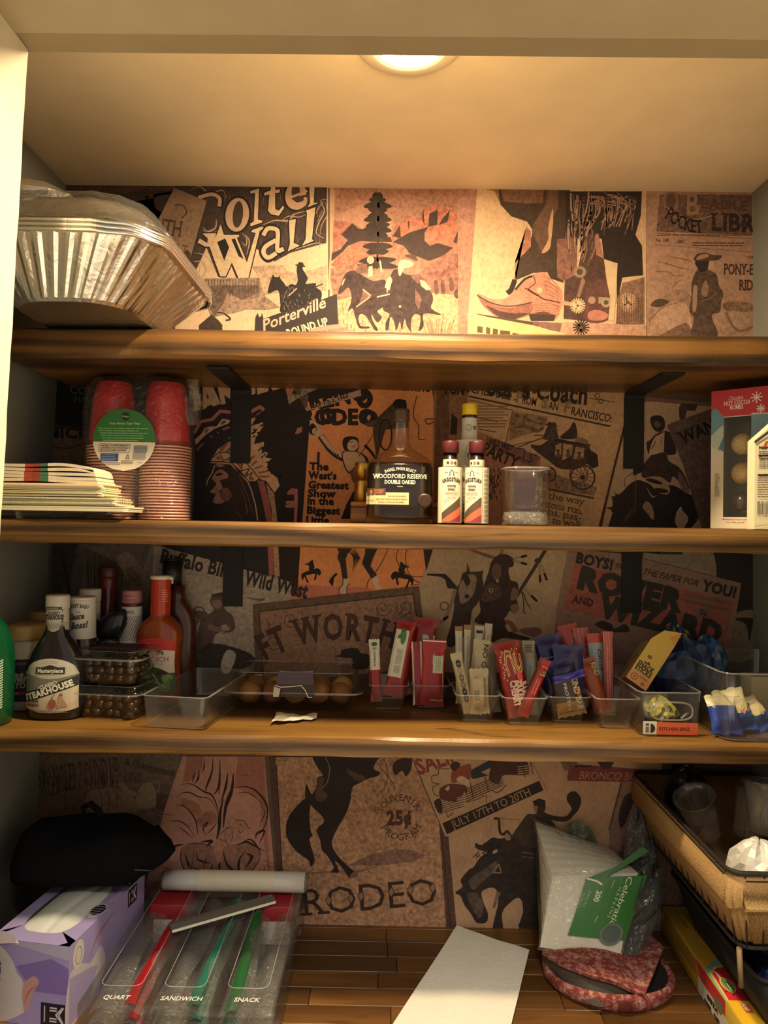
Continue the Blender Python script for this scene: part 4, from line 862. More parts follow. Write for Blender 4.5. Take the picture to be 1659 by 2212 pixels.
A.blobp([(620, 1180), (720, 1160), (860, 1210), (960, 1320), (930, 1400), (820, 1380), (720, 1290)], (180, 150, 114), a=.2); A.blobp([(640, 1200), (720, 1190), (850, 1240), (840, 1270), (700, 1240)], HB); A.blobp([(760, 1320), (850, 1320), (940, 1350), (900, 1385), (800, 1370)], HB); A.blobp([(650, 1300), (730, 1420), (790, 1410), (720, 1440)], (176, 148, 116))
A.blobp([(660, 940), (760, 860), (900, 840), (950, 960), (1080, 1040), (1160, 1160), (1220, 1320), (1140, 1300), (1010, 1160), (960, 1250), (860, 1180), (740, 1160), (600, 1180), (590, 1060)], (70, 56, 52), a=.6, n=3); A.blobp([(1080, 1100), (1150, 1200), (1220, 1360), (1160, 1380), (1080, 1250)], (128, 104, 92), a=.5)
A.blobp([(700, 680), (780, 600), (900, 560), (980, 600), (1030, 740), (1040, 860), (930, 880), (890, 840), (700, 900), (650, 720)], (64, 50, 46), a=.4, n=3); A.poly([(760, 640), (890, 570), (880, 840), (680, 890), (690, 820), (720, 720)], (206, 174, 134), a=.15); A.line([(770, 700), (720, 800)], 12, (90, 70, 58)); A.line([(860, 640), (840, 740)], 10, (120, 96, 76)); A.up()
A.blobp([(700, 400), (740, 360), (840, 360), (890, 420), (890, 520), (840, 570), (770, 560), (720, 500)], (54, 44, 42), a=.3); A.blobp([(750, 450), (800, 430), (840, 480), (800, 520), (760, 500)], (110, 88, 74), a=.4)
A.curve([(370, 1300), (360, 1200), (460, 1120), (520, 1100)], 8, INK); A.blobp([(480, 1060), (560, 1020), (620, 1080), (560, 1120), (480, 1150)], HB); A.line([(510, 1130), (500, 1640)], 10, (112, 92, 78)); A.up()
A.poly([(920, 480), (1100, 410), (1540, 260), (1540, 1900), (1400, 1900), (1130, 1000), (1000, 680)], (118, 96, 86), a=.55); A.text('WANTED', 1130, 735, 160, (52, 42, 40), ang=-22, serif=.08, bold=2, sx=.85)
A.line([(330, 500), (30, 1900)], 30, (96, 70, 44)); A.up(); done(A, 'photo of a rider from behind with a wanted bill')
# --- row 3 -------------------------------------------------------
A = poster(0).frame(*S1)
A.rect(-380, 0, 560, 1300, (100, 92, 84), a=.4); A.poly([(480, 20), (560, 20), (420, 600), (300, 560)], (128, 122, 110), a=.3); A.poly([(-60, 30), (90, 50), (210, 180), (240, 500), (140, 800), (-120, 800)], (120, 108, 96), a=.4)
for k in range(26): x = -60 + k * 12; A.line([(x, 40 + k * 6), (x + random.uniform(-6, 24), 420 + random.uniform(-60, 160))], 6, (70, 60, 54))
A.up(); A.blobp([(200, 120), (300, 90), (400, 220), (420, 330), (330, 400), (260, 260), (200, 170)], (132, 116, 100), a=.4)
for k in range(8): A.line([(280 + k * 14, 200 + k * 10), (300 + k * 14, 360)], 7, (84, 70, 62))
A.up(); A.poly([(-330, 20), (-120, 20), (-180, 300), (-260, 420), (-330, 400)], (70, 66, 64), a=.5); A.curve([(-250, 60), (-230, 200), (-200, 330), (-190, 480)], 26, (54, 50, 50)); A.up()
done(A, 'grey photograph of a fringed jacket')
A = poster(2).frame(*S1)                                       # Buffalo Bill
A.poly([(500, 30), (560, 40), (1080, 180), (1620, 330), (1620, 500), (1300, 1300), (560, 1300), (480, 600)], (166, 156, 142), a=.45)
for i in range(40): x, y = random.uniform(560, 1560), random.uniform(260, 760); A.curve([(x, y), (x + 40, y - 12), (x + 80, y)], 12, (186, 174, 158), n=3, taper=True)
A.up(); A.text('Buffalo Bill\u2019s', 545, 165, 110, (56, 48, 46), ang=13, bold=2, w=640, serif=.04); A.text('Wild West', 1235, 345, 120, (56, 48, 46), ang=13, bold=2, w=520, serif=.04); A.curve([(1255, 450), (1330, 470), (1400, 470), (1330, 490)], 18, (100, 92, 84), taper=True)
A.blobp([(1060, 440), (980, 430), (960, 500), (990, 560), (900, 620), (850, 760), (780, 900), (760, 1060), (900, 1080), (1000, 760), (1120, 740), (1165, 690), (1140, 600), (1080, 550), (1075, 470)], (94, 78, 74), a=.35, n=3); A.poly([(970, 430), (1060, 410), (1065, 440), (980, 450)], (70, 56, 52)); A.blobp([(970, 490), (1030, 470), (1060, 510), (1020, 550)], (140, 110, 96), a=.4); A.curve([(950, 690), (1040, 715), (1120, 700)], 40, (130, 104, 92)); A.poly([(1050, 680), (1090, 670), (1120, 720), (1060, 720)], (166, 156, 142))
A.ring(870, 590, 50, 10, (80, 64, 58), 60); A.blobp([(820, 580), (860, 560), (940, 580), (880, 640)], (104, 80, 72)); A.up()
A.blobp([(700, 1200), (900, 860), (1000, 830), (1120, 850), (1300, 920), (1360, 1060), (1200, 1200)], (60, 56, 54), a=.5); A.blobp([(1050, 980), (1100, 880), (1170, 920), (1120, 1060), (1060, 1060)], (186, 178, 164), a=.3); A.blobp([(760, 900), (900, 900), (860, 1060), (740, 1100)], (78, 70, 66), a=.6)
done(A, 'grey show poster of a cowboy on horseback')
A = poster(3).frame(*S2)                                       # framed sign
A.poly([(-360, 660), (1390, 470), (1440, 900), (1460, 1330), (-320, 1500)], (104, 84, 66), a=.5); A.poly([(-290, 735), (1330, 545), (1370, 900), (1400, 1330), (-250, 1500)], (150, 116, 92), a=.5); A.line([(-290, 735), (1330, 550), (1380, 900)], 12, (66, 50, 42)); A.line([(-290, 735), (-240, 1500)], 12, (66, 50, 42)); A.up()
for cx, cy, s_ in ((40, 820, 1), (1010, 700, 1), (-140, 1060, 1), (1240, 690, -1)):
 A.curve([(cx + s_ * 90 * (1 - k / 16) * cos(k * .7), cy + 90 * (1 - k / 16) * sin(k * .7)) for k in range(15)], 9, (92, 68, 56), n=3)
for pts in ([(1110, 820), (1160, 700), (1130, 620)], [(1110, 820), (1200, 740), (1260, 600)], [(1120, 830), (1240, 780), (1310, 730)], [(-220, 1000), (-180, 880), (-230, 800)], [(-220, 1000), (-100, 930), (-40, 780)]): A.curve(pts, 12, (92, 68, 56), taper=True)
A.up(); A.text('\u201cFT WORTH\u201d'[1:-1], -240, 1250, 260, (78, 56, 50), ang=-5, arc=.62, w=1380, bold=2, serif=.1, sx=.5)
A.blobp([(480, 1200), (560, 1190), (580, 1140), (690, 1115), (750, 1130), (780, 1170), (870, 1200), (850, 1330), (700, 1330), (690, 1230), (600, 1220)], (52, 42, 40), a=.3); done(A, 'framed brown town sign')
A = poster(1).frame(*S3)                                       # warrior on a painted horse
A.poly([(220, 20), (1560, 20), (1500, 500), (1350, 1300), (60, 1300), (70, 440)], (184, 160, 124), a=.2); A.poly([(105, 20), (225, 20), (140, 300)], (54, 46, 44)); A.poly([(1560, 60), (1700, 60), (1700, 1200), (1400, 1200), (1500, 500)], (176, 142, 112), a=.3)
DB = (64, 48, 42)
A.poly([(500, 60), (540, 55), (840, 150), (830, 185), (700, 140)], (130, 92, 74), a=.4); A.poly([(880, 60), (920, 60), (900, 150), (840, 200)], (150, 110, 90)); A.line([(1330, 80), (1030, 560), (920, 740)], 34, (70, 54, 44), up=1)
A.blobp([(800, 180), (900, 120), (1000, 160), (1010, 240), (960, 270), (980, 380), (1040, 400), (1060, 460), (1040, 560), (1060, 660), (1020, 720), (960, 680), (920, 780), (1000, 900), (1180, 960), (1100, 980), (900, 960), (780, 1010), (800, 860), (620, 800), (680, 700), (670, 580), (720, 420), (760, 300)], DB, a=.5, n=3)
A.blobp([(800, 260), (840, 210), (890, 260), (880, 340), (840, 390), (800, 340)], (110, 82, 68), a=.5); A.blobp([(1000, 460), (1050, 480), (1050, 560), (980, 580)], (130, 98, 82)); A.blobp([(980, 640), (1050, 620), (1060, 680), (1010, 720)], (140, 108, 92)); A.blobp([(760, 420), (860, 440), (880, 560), (740, 600), (690, 560)], (92, 70, 60), a=.5); A.ring(785, 485, 18, 10, (176, 150, 118)); A.circ(850, 390, 14, (176, 150, 120), 20); A.blobp([(930, 780), (1000, 800), (1060, 900), (960, 880)], (130, 86, 70)); A.poly([(920, 830), (960, 820), (1000, 890), (960, 900)], (176, 152, 124)); A.blobp([(1060, 880), (1240, 850), (1290, 900), (1200, 950)], (128, 90, 74), a=.3)
for tip, base in (((1140, 140), (1010, 170)), ((1140, 225), (1010, 190)), ((1275, 400), (1265, 220)), ((1340, 380), (1280, 220)), ((1240, 590), (1110, 460))):
 mx, my = base[0] + (tip[0] - base[0]) * .6, base[1] + (tip[1] - base[1]) * .6; A.line([base, (mx, my)], 22, (150, 136, 112)); A.line([(mx, my), tip], 24, INK)
A.up(); A.curve([(1090, 500), (1110, 600), (1110, 700), (1130, 710)], 10, DB); A.curve([(1100, 500), (1140, 600), (1180, 670)], 10, DB); A.circ(1250, 190, 34, (76, 58, 48), 26)
A.blobp([(545, 200), (575, 290), (600, 300), (700, 290), (710, 270), (700, 350), (710, 450), (660, 600), (600, 680), (580, 800), (560, 900), (400, 1050), (340, 1000), (380, 850), (420, 640), (400, 500), (470, 420), (500, 320), (545, 290)], (70, 58, 50), a=.5, n=3); A.blobp([(540, 340), (620, 330), (640, 400), (600, 540), (500, 620), (470, 560), (470, 440)], (150, 128, 104), a=.4); A.blobp([(500, 340), (550, 330), (580, 400), (540, 440)], (60, 48, 42)); A.circ(545, 545, 22, (50, 42, 38)); A.curve([(430, 480), (380, 650), (330, 760), (280, 800)], 34, (150, 126, 98)); A.ring(320, 640, 40, 9, (80, 62, 50)); A.blobp([(300, 770), (350, 735), (360, 760), (310, 790)], INK); A.up()
A.poly([(150, 318), (330, 320), (380, 370), (440, 440), (430, 470), (350, 460), (330, 380), (290, 350), (150, 335)], (50, 44, 40)); A.curve([(380, 420), (350, 440), (380, 470)], 8, (50, 44, 40)); done(A, 'tan print of a warrior with a lance on horseback')
A = poster(2).frame(*S4)                                       # boys' paper
A.poly([(100, 20), (540, 60), (1510, 300), (1340, 1300), (-80, 1300), (10, 500)], (150, 120, 104), a=.25); A.poly([(150, 140), (1440, 440), (1360, 820), (70, 510)], (168, 88, 72), a=.3)
A.text('BOYS!', 158, 130, 82, (56, 50, 48), ang=12, bold=3, w=310); A.text('THE', 470, 180, 48, (66, 56, 52), ang=13, shear=.3, bold=1, w=90); A.text('THE PAPER FOR', 700, 225, 50, (66, 56, 52), ang=12.5, shear=.3, bold=1, w=460); A.text('YOU!', 1190, 358, 84, (56, 54, 50), ang=13, bold=3, w=280)
CH = (60, 60, 54)
A.text('ROVER', 168, 328, 165, CH, ang=13.5, bold=4, w=860, serif=.04); A.text('AND', 130, 455, 62, (66, 56, 50), ang=13, bold=2, w=175); A.text('WIZARD', 355, 560, 165, CH, ang=13.5, bold=4, w=1010, serif=.03)
A.poly([(1055, 375), (1410, 450), (1400, 480), (1050, 402)], (120, 100, 92)); A.poly([(1045, 425), (1400, 505), (1395, 530), (1045, 455)], (120, 100, 92)); A.circ(1200, 535, 80, (130, 110, 100), 34, ang=.2); A.text('5\u00a2', 1165, 555, 44, CH, ang=10, bold=2)
A.blobp([(320, 640), (370, 605), (450, 630), (480, 670), (560, 630), (600, 690), (520, 700), (420, 690)], (66, 56, 46), a=.4); done(A, 'red and grey boys paper masthead')
A = poster(0).frame(*S4)
A.rect(600, 20, 1760, 1300, (54, 52, 52), a=.2); A.poly([(720, 20), (1280, 20), (1310, 160), (1310, 280), (700, 140)], (150, 136, 118), a=.3); A.poly([(1480, 530), (1620, 490), (1620, 1300), (1300, 1300)], (66, 60, 56)); A.blobp([(1460, 560), (1560, 520), (1620, 560), (1620, 860), (1560, 930), (1440, 940), (1380, 880), (1440, 700)], (140, 126, 104), a=.25); A.blobp([(1460, 590), (1560, 580), (1620, 600), (1600, 660), (1580, 780), (1550, 640)], (52, 48, 46)); done(A, 'dark poster with pale torn shapes')
# --- row 4 -------------------------------------------------------
A = poster(0).frame(*S5)
A.rect(-80, 0, 1700, 1700, (116, 98, 84), a=.5); A.poly([(640, 20), (1640, 20), (1560, 260), (1000, 160), (820, 140)], (112, 98, 82), a=.4); A.text('& Oskosomook', 980, 105, 70, (66, 54, 50), ang=14, w=580, serif=.04, bold=1); A.text('WRANGLER ROUND UP', 60, 490, 300, (74, 58, 54), ang=-11, w=880, sx=.5, serif=.06, arc=.1)
for i in range(50): x = random.uniform(40, 920); A.line([(x, 160 + random.uniform(0, 80)), (x + random.uniform(-8, 8), 330 + random.uniform(0, 120))], 6, random.choice(((58, 46, 44), (140, 118, 100))))
A.up(); A.curve([(940, 320), (1000, 400), (1100, 440)], 56, (150, 130, 108)); A.text('UND', 970, 290, 110, (80, 64, 56), serif=.05, w=210, ang=8)
A.up(); A.blobp([(560, 430), (700, 390), (860, 380), (1080, 480), (1100, 640), (600, 640)], (150, 122, 100), a=.5)
for x in (700, 780, 870): A.curve([(x, 400), (x + 30, 500), (x + 20, 620)], 8, (88, 68, 58))
A.up(); A.blobp([(1110, 480), (1180, 340), (1280, 320), (1330, 440), (1330, 580), (1140, 600)], (156, 136, 108), a=.4); A.ring(1325, 355, 46, 14, (150, 130, 108), 62); A.blobp([(1390, 330), (1510, 340), (1480, 400), (1380, 410)], (110, 92, 78)); A.poly([(1340, 440), (1480, 440), (1410, 640), (1330, 600)], (90, 74, 64), a=.5)
done(A, 'dark engraved rodeo bill')
A = poster(1).frame(*S6)                                       # pink rider print
A.poly([(410, 20), (1390, 20), (1540, 1700), (-60, 1700), (190, 680)], (190, 138, 116), a=.2); A.poly([(470, 20), (660, 20), (640, 180), (480, 330), (420, 320)], (166, 104, 84), a=.2); A.poly([(1080, 20), (1380, 20), (1420, 640), (1450, 1300), (1540, 1600), (1440, 1500), (1330, 520), (1030, 380)], (172, 108, 90), a=.2)
A.blobp([(400, 600), (420, 520), (560, 560), (640, 660), (600, 740), (500, 660)], (168, 108, 86), a=.3); A.blobp([(580, 780), (700, 680), (800, 700), (820, 780), (700, 860), (620, 840)], (168, 108, 86), a=.3)
BK = (52, 38, 36)
for pts, w in (([(390, 355), (520, 350), (670, 440), (760, 480), (820, 600), (830, 720)], 22), ([(340, 525), (400, 460), (500, 450), (600, 500), (740, 530), (820, 660)], 16), ([(330, 595), (440, 620), (550, 740), (590, 880), (600, 960)], 18), ([(240, 800), (370, 790), (480, 860), (560, 980)], 14), ([(360, 850), (450, 920), (540, 1000)], 14),
               ([(670, 40), (670, 150), (640, 220)], 18), ([(610, 180), (600, 280), (560, 340)], 26), ([(560, 210), (530, 330)], 20), ([(775, 40), (765, 200), (700, 380), (690, 430)], 26), ([(860, 60), (850, 360), (790, 470)], 30), ([(860, 380), (850, 480)], 14), ([(950, 220), (930, 380), (870, 560)], 34), ([(1020, 230), (1000, 420), (930, 620), (900, 860)], 52), ([(900, 520), (860, 700), (850, 880), (820, 1000)], 46),
               ([(1020, 395), (1160, 380), (1290, 430), (1400, 560), (1430, 680), (1400, 840), (1320, 960)], 26), ([(1060, 460), (1180, 450), (1300, 520), (1400, 620)], 12), ([(1340, 600), (1400, 680), (1350, 800), (1330, 880)], 12), ([(830, 790), (770, 880), (700, 950)], 14), ([(630, 860), (720, 800), (660, 880), (690, 950)], 18), ([(1290, 1000), (1300, 940), (1390, 910), (1330, 1060)], 30), ([(1100, 250), (1180, 240), (1190, 255), (1250, 235)], 7)):
 A.curve(pts, w, BK, a=.1, taper=True)
A.up()
HO = (150, 106, 86)
A.blobp([(400, 1120), (480, 1060), (600, 1050), (760, 1080), (900, 1090), (1050, 1060), (1180, 1040), (1300, 1120), (1340, 1180), (1330, 1280), (1230, 1380), (1200, 1460), (1150, 1440), (1150, 1340), (1100, 1290), (1090, 1420), (1040, 1530), (990, 1480), (1040, 1420), (920, 1390), (850, 1380), (850, 1500), (720, 1500), (640, 1400), (540, 1380), (500, 1560), (460, 1560), (470, 1440), (300, 1500), (290, 1470), (420, 1370), (380, 1240)], HO, a=.4, n=3)
for pts, w in (([(400, 1110), (390, 1250), (450, 1420), (480, 1540)], 14), ([(480, 1060), (640, 1060), (760, 1090)], 12), ([(550, 1170), (530, 1300), (500, 1420), (500, 1540)], 12), ([(520, 1330), (640, 1400), (730, 1490)], 20), ([(440, 1180), (480, 1300), (500, 1350)], 30), ([(300, 1480), (380, 1420), (430, 1380)], 36), ([(1060, 1080), (1180, 1040), (1280, 1090), (1390, 1150)], 30), ([(1100, 1060), (1220, 1010), (1310, 1100), (1350, 1200)], 22), ([(1330, 1200), (1310, 1290), (1230, 1400), (1200, 1460), (1140, 1430)], 14), ([(1160, 1150), (1090, 1260), (1080, 1420), (1040, 1530)], 30), ([(1180, 1180), (1240, 1220), (1180, 1330)], 40), ([(820, 1120), (850, 1260), (850, 1400), (840, 1520)], 26), ([(900, 1150), (940, 1300), (1040, 1420), (980, 1500)], 34), ([(720, 1180), (680, 1280), (650, 1400)], 12), ([(580, 1160), (600, 1250), (720, 1290), (750, 1280)], 24), ([(420, 1070), (330, 1090), (220, 1160), (180, 1270), (120, 1290)], 46), ([(640, 1040), (760, 1030), (700, 1090)], 40), ([(770, 1300), (750, 1420), (780, 1480)], 34)):
 A.curve(pts, w, BK, a=.3, taper=True)
A.up(); A.blobp([(830, 1000), (870, 920), (960, 870), (1050, 860), (1110, 920), (1080, 1020), (980, 1060), (1050, 1130), (1030, 1170), (920, 1060), (900, 1130), (850, 1300), (800, 1200), (800, 1080)], (176, 126, 104), a=.3, n=3); A.circ(1110, 880, 42, (180, 130, 108)); A.blobp([(1030, 830), (1060, 790), (1160, 800), (1190, 850), (1220, 875), (1180, 890), (1130, 830), (1060, 850)], (186, 136, 112))
for pts in ([(1030, 830), (1060, 785), (1150, 790), (1190, 860), (1225, 880), (1170, 885)], [(1070, 850), (1100, 930), (1140, 900)], [(850, 960), (950, 870), (1050, 860)], [(930, 900), (920, 1000), (960, 1080), (1040, 1150)], [(1000, 880), (1010, 980), (980, 1060)], [(840, 1000), (900, 1020), (960, 1010)], [(1090, 830), (1130, 840)]): A.curve(pts, 9, BK, taper=True)
A.up()
for x0, y0, x1, y1 in ((100, 700, 300, 720), (150, 1330, 330, 1390), (1390, 1260, 1500, 1300), (1400, 1320, 1500, 1340), (1380, 1410, 1510, 1450), (560, 1430, 690, 1500)): A.line([(x0, y0), (x1, y1)], 7, (112, 70, 60))
for x0, y0 in ((1330, 1440), (1380, 1400)): A.curve([(x0, y0 - 90), (x0 + 20, y0), (x0 - 20, y0 + 60)], 12, BK, taper=True)
A.up(); done(A, 'pink print of a rider leaning on a pale horse')
A = poster(2).frame(*S7)                                       # rodeo programme
A.poly([(-80, 20), (-20, 20), (60, 1230), (20, 1240)], (92, 66, 54), a=.4); A.poly([(1500, 560), (1600, 760), (1680, 1660), (1560, 1660)], (92, 66, 54), a=.4); A.poly([(-20, 20), (1260, 20), (1520, 640), (1590, 1660), (60, 1660), (50, 1180)], (176, 134, 98), a=.75)
A.line([(1540, 700), (1630, 1640)], 10, (66, 48, 40)); A.line([(-10, 100), (50, 1200)], 10, (66, 48, 40)); A.up(); A.poly([(660, 1040), (860, 940), (1120, 885), (1260, 900), (1400, 940), (1300, 1000), (1000, 1040)], (134, 98, 84), a=.6); A.poly([(190, 1110), (560, 1090), (800, 1080), (980, 1040), (700, 1130), (500, 1110), (250, 1130)], (140, 102, 80), a=.6)
NB = (46, 36, 34)
A.blobp([(370, -40), (960, -40), (930, 60), (905, 130), (965, 165), (940, 200), (860, 220), (760, 270), (705, 310), (680, 450), (640, 560), (570, 680), (510, 820), (560, 940), (680, 1060), (760, 1130), (700, 1160), (660, 1140), (600, 1050), (540, 1000), (580, 1100), (500, 1100), (530, 1060), (470, 950), (420, 900), (400, 800), (370, 700), (440, 610), (310, 470), (300, 420), (260, 420), (270, 270), (320, 370), (360, 300), (380, 210), (430, 190), (360, 90)], NB, a=.35, n=3)
A.blobp([(270, 400), (310, 460), (300, 560), (310, 700), (330, 760), (300, 800), (345, 960), (340, 1020), (310, 1050), (290, 990), (170, 900), (90, 780), (80, 660), (130, 540)], (40, 32, 31), a=.15, n=3); A.blobp([(650, 130), (720, 160), (830, 210), (760, 250), (680, 190)], (84, 62, 52), a=.5); A.blobp([(360, 300), (400, 210), (440, 230), (420, 320), (470, 370), (450, 420), (390, 440), (360, 400)], (88, 66, 54), a=.4); A.blobp([(1080, 120), (1120, 50), (1250, 20), (1260, 120), (1210, 200), (1170, 150), (1110, 190)], (60, 46, 42), a=.2); A.blobp([(680, 1140), (720, 1100), (760, 1130), (700, 1160)], (120, 90, 70)); A.curve([(450, 20), (490, 120), (470, 250), (420, 310)], 10, (130, 100, 78)); A.curve([(910, 40), (1030, 190), (1090, 270), (1105, 330)], 7, (96, 62, 46)); A.curve([(1000, 30), (1040, 180), (1000, 340)], 7, (96, 62, 46)); A.up()
A.text('RODEO', 230, 1515, 250, (62, 46, 40), ang=-5, w=1290, serif=.09, bold=0)
for x, y in ((480, 1370), (690, 1350), (785, 1330), (1070, 1290), (1250, 1270), (1460, 1250)): A.poly([(x, y - 50), (x + 30, y), (x, y + 50), (x - 30, y)], (150, 114, 86)); A.line([(x, y - 50), (x + 30, y), (x, y + 50), (x - 30, y), (x, y - 50)], 7, (62, 46, 40))
def arctext(t, cx, cy, r, h, col, a0, a1, inside=False):
 n = len(t)
 for i, c in enumerate(t):
  a = radians(a0 + (a1 - a0) * i / (n - 1)); x, y = cx + r * cos(a), cy + r * sin(a)
  A.text(c, x, y, h, col, ang=math.degrees(a) + (90 if not inside else -90), align='c', serif=.05, up=0)
 A.up()
arctext('SOUVENIR', 1150, 600, 170, 62, (84, 52, 42), 205, 325); arctext('PROGRAM', 1160, 590, 212, 62, (84, 52, 42), 148, 32, True)
A.text('25\u00a2', 1030, 655, 125, (92, 52, 40), w=230, bold=3, serif=.06, ang=-2); A.line([(1240, 480), (1220, 700)], 6, (92, 52, 40)); A.up(); done(A, 'brown rodeo programme with a bucking horse')
A = poster(1).frame(*S8)                                       # bucking horse
A.poly([(380, 20), (2400, 20), (2400, 1700), (470, 1700), (385, 760)], (190, 152, 114), a=.15); HH = (56, 47, 42)
A.blobp([(980, 760), (880, 790), (800, 780), (700, 850), (640, 830), (660, 890), (750, 920), (690, 960), (620, 1060), (580, 1080), (500, 1180), (520, 1240), (450, 1300), (500, 1330), (540, 1420), (600, 1500), (650, 1580), (740, 1580), (760, 1500), (720, 1400), (700, 1290), (800, 1250), (850, 1300), (850, 1420), (800, 1660), (900, 1660), (890, 1500), (960, 1400), (1060, 1350), (1090, 1480), (1060, 1660), (1400, 1660), (1400, 800), (1200, 760)], HH, a=.6, n=3)
A.blobp([(800, 930), (830, 880), (850, 900), (840, 920)], (190, 152, 114)); A.blobp([(900, 1480), (960, 1400), (1050, 1350), (1070, 1500), (1020, 1620), (950, 1600)], (190, 152, 114), a=.15); A.blobp([(580, 1180), (700, 1090), (840, 1000), (820, 1100), (700, 1200), (620, 1270)], (98, 84, 74), a=.6); A.blobp([(560, 1310), (660, 1310), (720, 1420), (680, 1540), (610, 1440)], (92, 80, 72), a=.6); A.poly([(840, 1280), (880, 1300), (820, 1450), (800, 1440)], (128, 106, 84), a=.5)
for i in range(30): x, y = random.uniform(640, 900), random.uniform(800, 960); A.curve([(x, y), (x - random.uniform(10, 50), y + random.uniform(10, 50))], 8, INK, n=2)
A.up(); A.line([(810, 1110), (860, 1030), (885, 1110), (810, 1110)], 12, (150, 126, 100))
A.blobp([(1180, 560), (1130, 560), (1060, 650), (990, 750), (980, 790), (1060, 790), (1090, 860), (1240, 860), (1400, 700), (1320, 580), (1290, 540)], (70, 60, 48), a=.4, n=3); A.circ(1245, 490, 58, (64, 54, 44), 66); A.poly([(1175, 440), (1240, 410), (1300, 430), (1300, 500), (1200, 470)], (46, 40, 36)); A.poly([(1190, 480), (1230, 480), (1220, 540), (1195, 530)], (150, 118, 90))
A.curve([(1280, 570), (1400, 600), (1500, 600), (1560, 540)], 46, (60, 50, 42)); A.blobp([(1500, 420), (1520, 360), (1580, 345), (1635, 410), (1620, 500), (1570, 560), (1540, 490)], (54, 46, 40), a=.2); A.curve([(820, 600), (860, 610), (870, 720), (900, 750), (940, 720), (970, 760)], 24, (58, 48, 40)); A.line([(860, 600), (1060, 610)], 5, (120, 92, 68)); A.blobp([(910, 760), (960, 740), (970, 800), (930, 800)], (160, 124, 94)); A.up()
for y in (920, 960): A.line([(1080, y), (1190, y + 10)], 9, (130, 92, 78))
A.up(); A.frame(1100, 1600, .3370)                                # strip behind the napkin pack
A.poly([(380, 145), (950, 190), (930, 265), (370, 255)], (130, 56, 50), a=.3); A.text('BRONCO BUSTER', 440, 245, 50, (176, 130, 100), ang=1, w=510, shear=.2, bold=0); A.scribble(385, 152, 140, 22, (60, 36, 34), 1)
A.blobp([(330, 110), (380, 100), (440, 130), (380, 190), (340, 170)], (130, 100, 78), a=.6); A.poly([(540, 110), (690, 110), (640, 180), (600, 180)], (70, 56, 50), a=.3); A.line([(720, 260), (640, 570)], 14, (96, 72, 60)); A.up()
A.poly([(730, 260), (960, 260), (1100, 560), (1100, 1300), (600, 1300), (640, 570)], (150, 112, 96), a=.4); A.blobp([(700, 480), (740, 350), (810, 340), (780, 430), (720, 560)], (66, 54, 50), a=.3)
for i in range(50): x, y = random.uniform(780, 960), random.uniform(320, 520); A.blobp([(x, y), (x + 20, y - 10), (x + 30, y + 10), (x + 6, y + 16)], (96, 66, 56), n=2, up=0)
A.up(); A.rect(1040, 150, 1180, 420, (40, 40, 44)); done(A, 'tan print of a cowboy on a bucking horse')
A = poster(3).frame(*S8)                                       # july card
A.poly([(40, 0), (1120, 0), (1310, 330), (360, 770)], (188, 154, 116), a=.1); A.poly([(330, 640), (1240, 240), (1280, 330), (370, 745)], (52, 40, 36), a=.1); A.text('JULY 17TH TO 20TH', 435, 690, 74, (176, 142, 110), ang=-23.5, w=800, bold=0)
A.text('SALINAS', 110, 185, 150, (140, 56, 46), ang=-20, w=640, bold=2, serif=.05)
for pts in ([(400, 130), (300, 130), (290, 180), (230, 200), (240, 260), (300, 270), (240, 300), (250, 360), (290, 390)],): A.curve(pts, 7, (70, 50, 42))
A.blobp([(300, 380), (310, 310), (400, 270), (550, 290), (550, 370), (470, 400), (460, 440), (330, 420)], (104, 54, 44), a=.3); A.poly([(350, 320), (390, 280), (400, 310), (380, 340)], (196, 164, 128)); A.poly([(540, 340), (560, 400), (530, 500), (500, 520), (490, 410)], (196, 164, 128)); A.blobp([(410, 180), (440, 130), (490, 110), (580, 80), (600, 120), (590, 220), (500, 240), (420, 260)], (140, 72, 52), a=.2); A.blobp([(400, 100), (450, 60), (500, 90), (440, 150)], (70, 46, 40)); A.blobp([(460, 230), (510, 195), (580, 240), (585, 285), (520, 270)], (206, 174, 136)); A.poly([(600, 140), (820, 20), (900, 20), (800, 110), (690, 160), (760, 190), (620, 225), (600, 210)], (52, 58, 74), a=.2); A.blobp([(790, 90), (830, 20), (960, 10), (1090, 40), (1140, 90), (1140, 180), (1050, 190), (900, 190), (860, 270), (770, 230)], (78, 48, 42), a=.3); A.blobp([(250, 440), (310, 410), (330, 520), (290, 540)], (60, 46, 42))
for k in range(6): A.line([(540, 330 + k * 22), (900, 170 + k * 22)], 8, (84, 60, 50)); A.line([(320, 440 + k * 20), (530, 370 + k * 22)], 7, (84, 60, 50)); A.line([(1040, 110 + k * 22), (1200, 90 + k * 22)], 8, (196, 164, 128))
for x in (590, 730, 1075, 1150): A.line([(x, 260 - (x - 590) * .4), (x + 30, 400 - (x - 590) * .4)], 9, (84, 60, 50))
A.curve([(300, 560), (360, 530), (380, 580), (430, 540)], 8, (84, 60, 50)); A.curve([(560, 440), (640, 420), (740, 380), (740, 440)], 7, (84, 60, 50)); A.curve([(800, 330), (850, 350), (930, 280)], 8, (84, 60, 50)); A.up(); done(A, 'tilted summer rodeo date card')
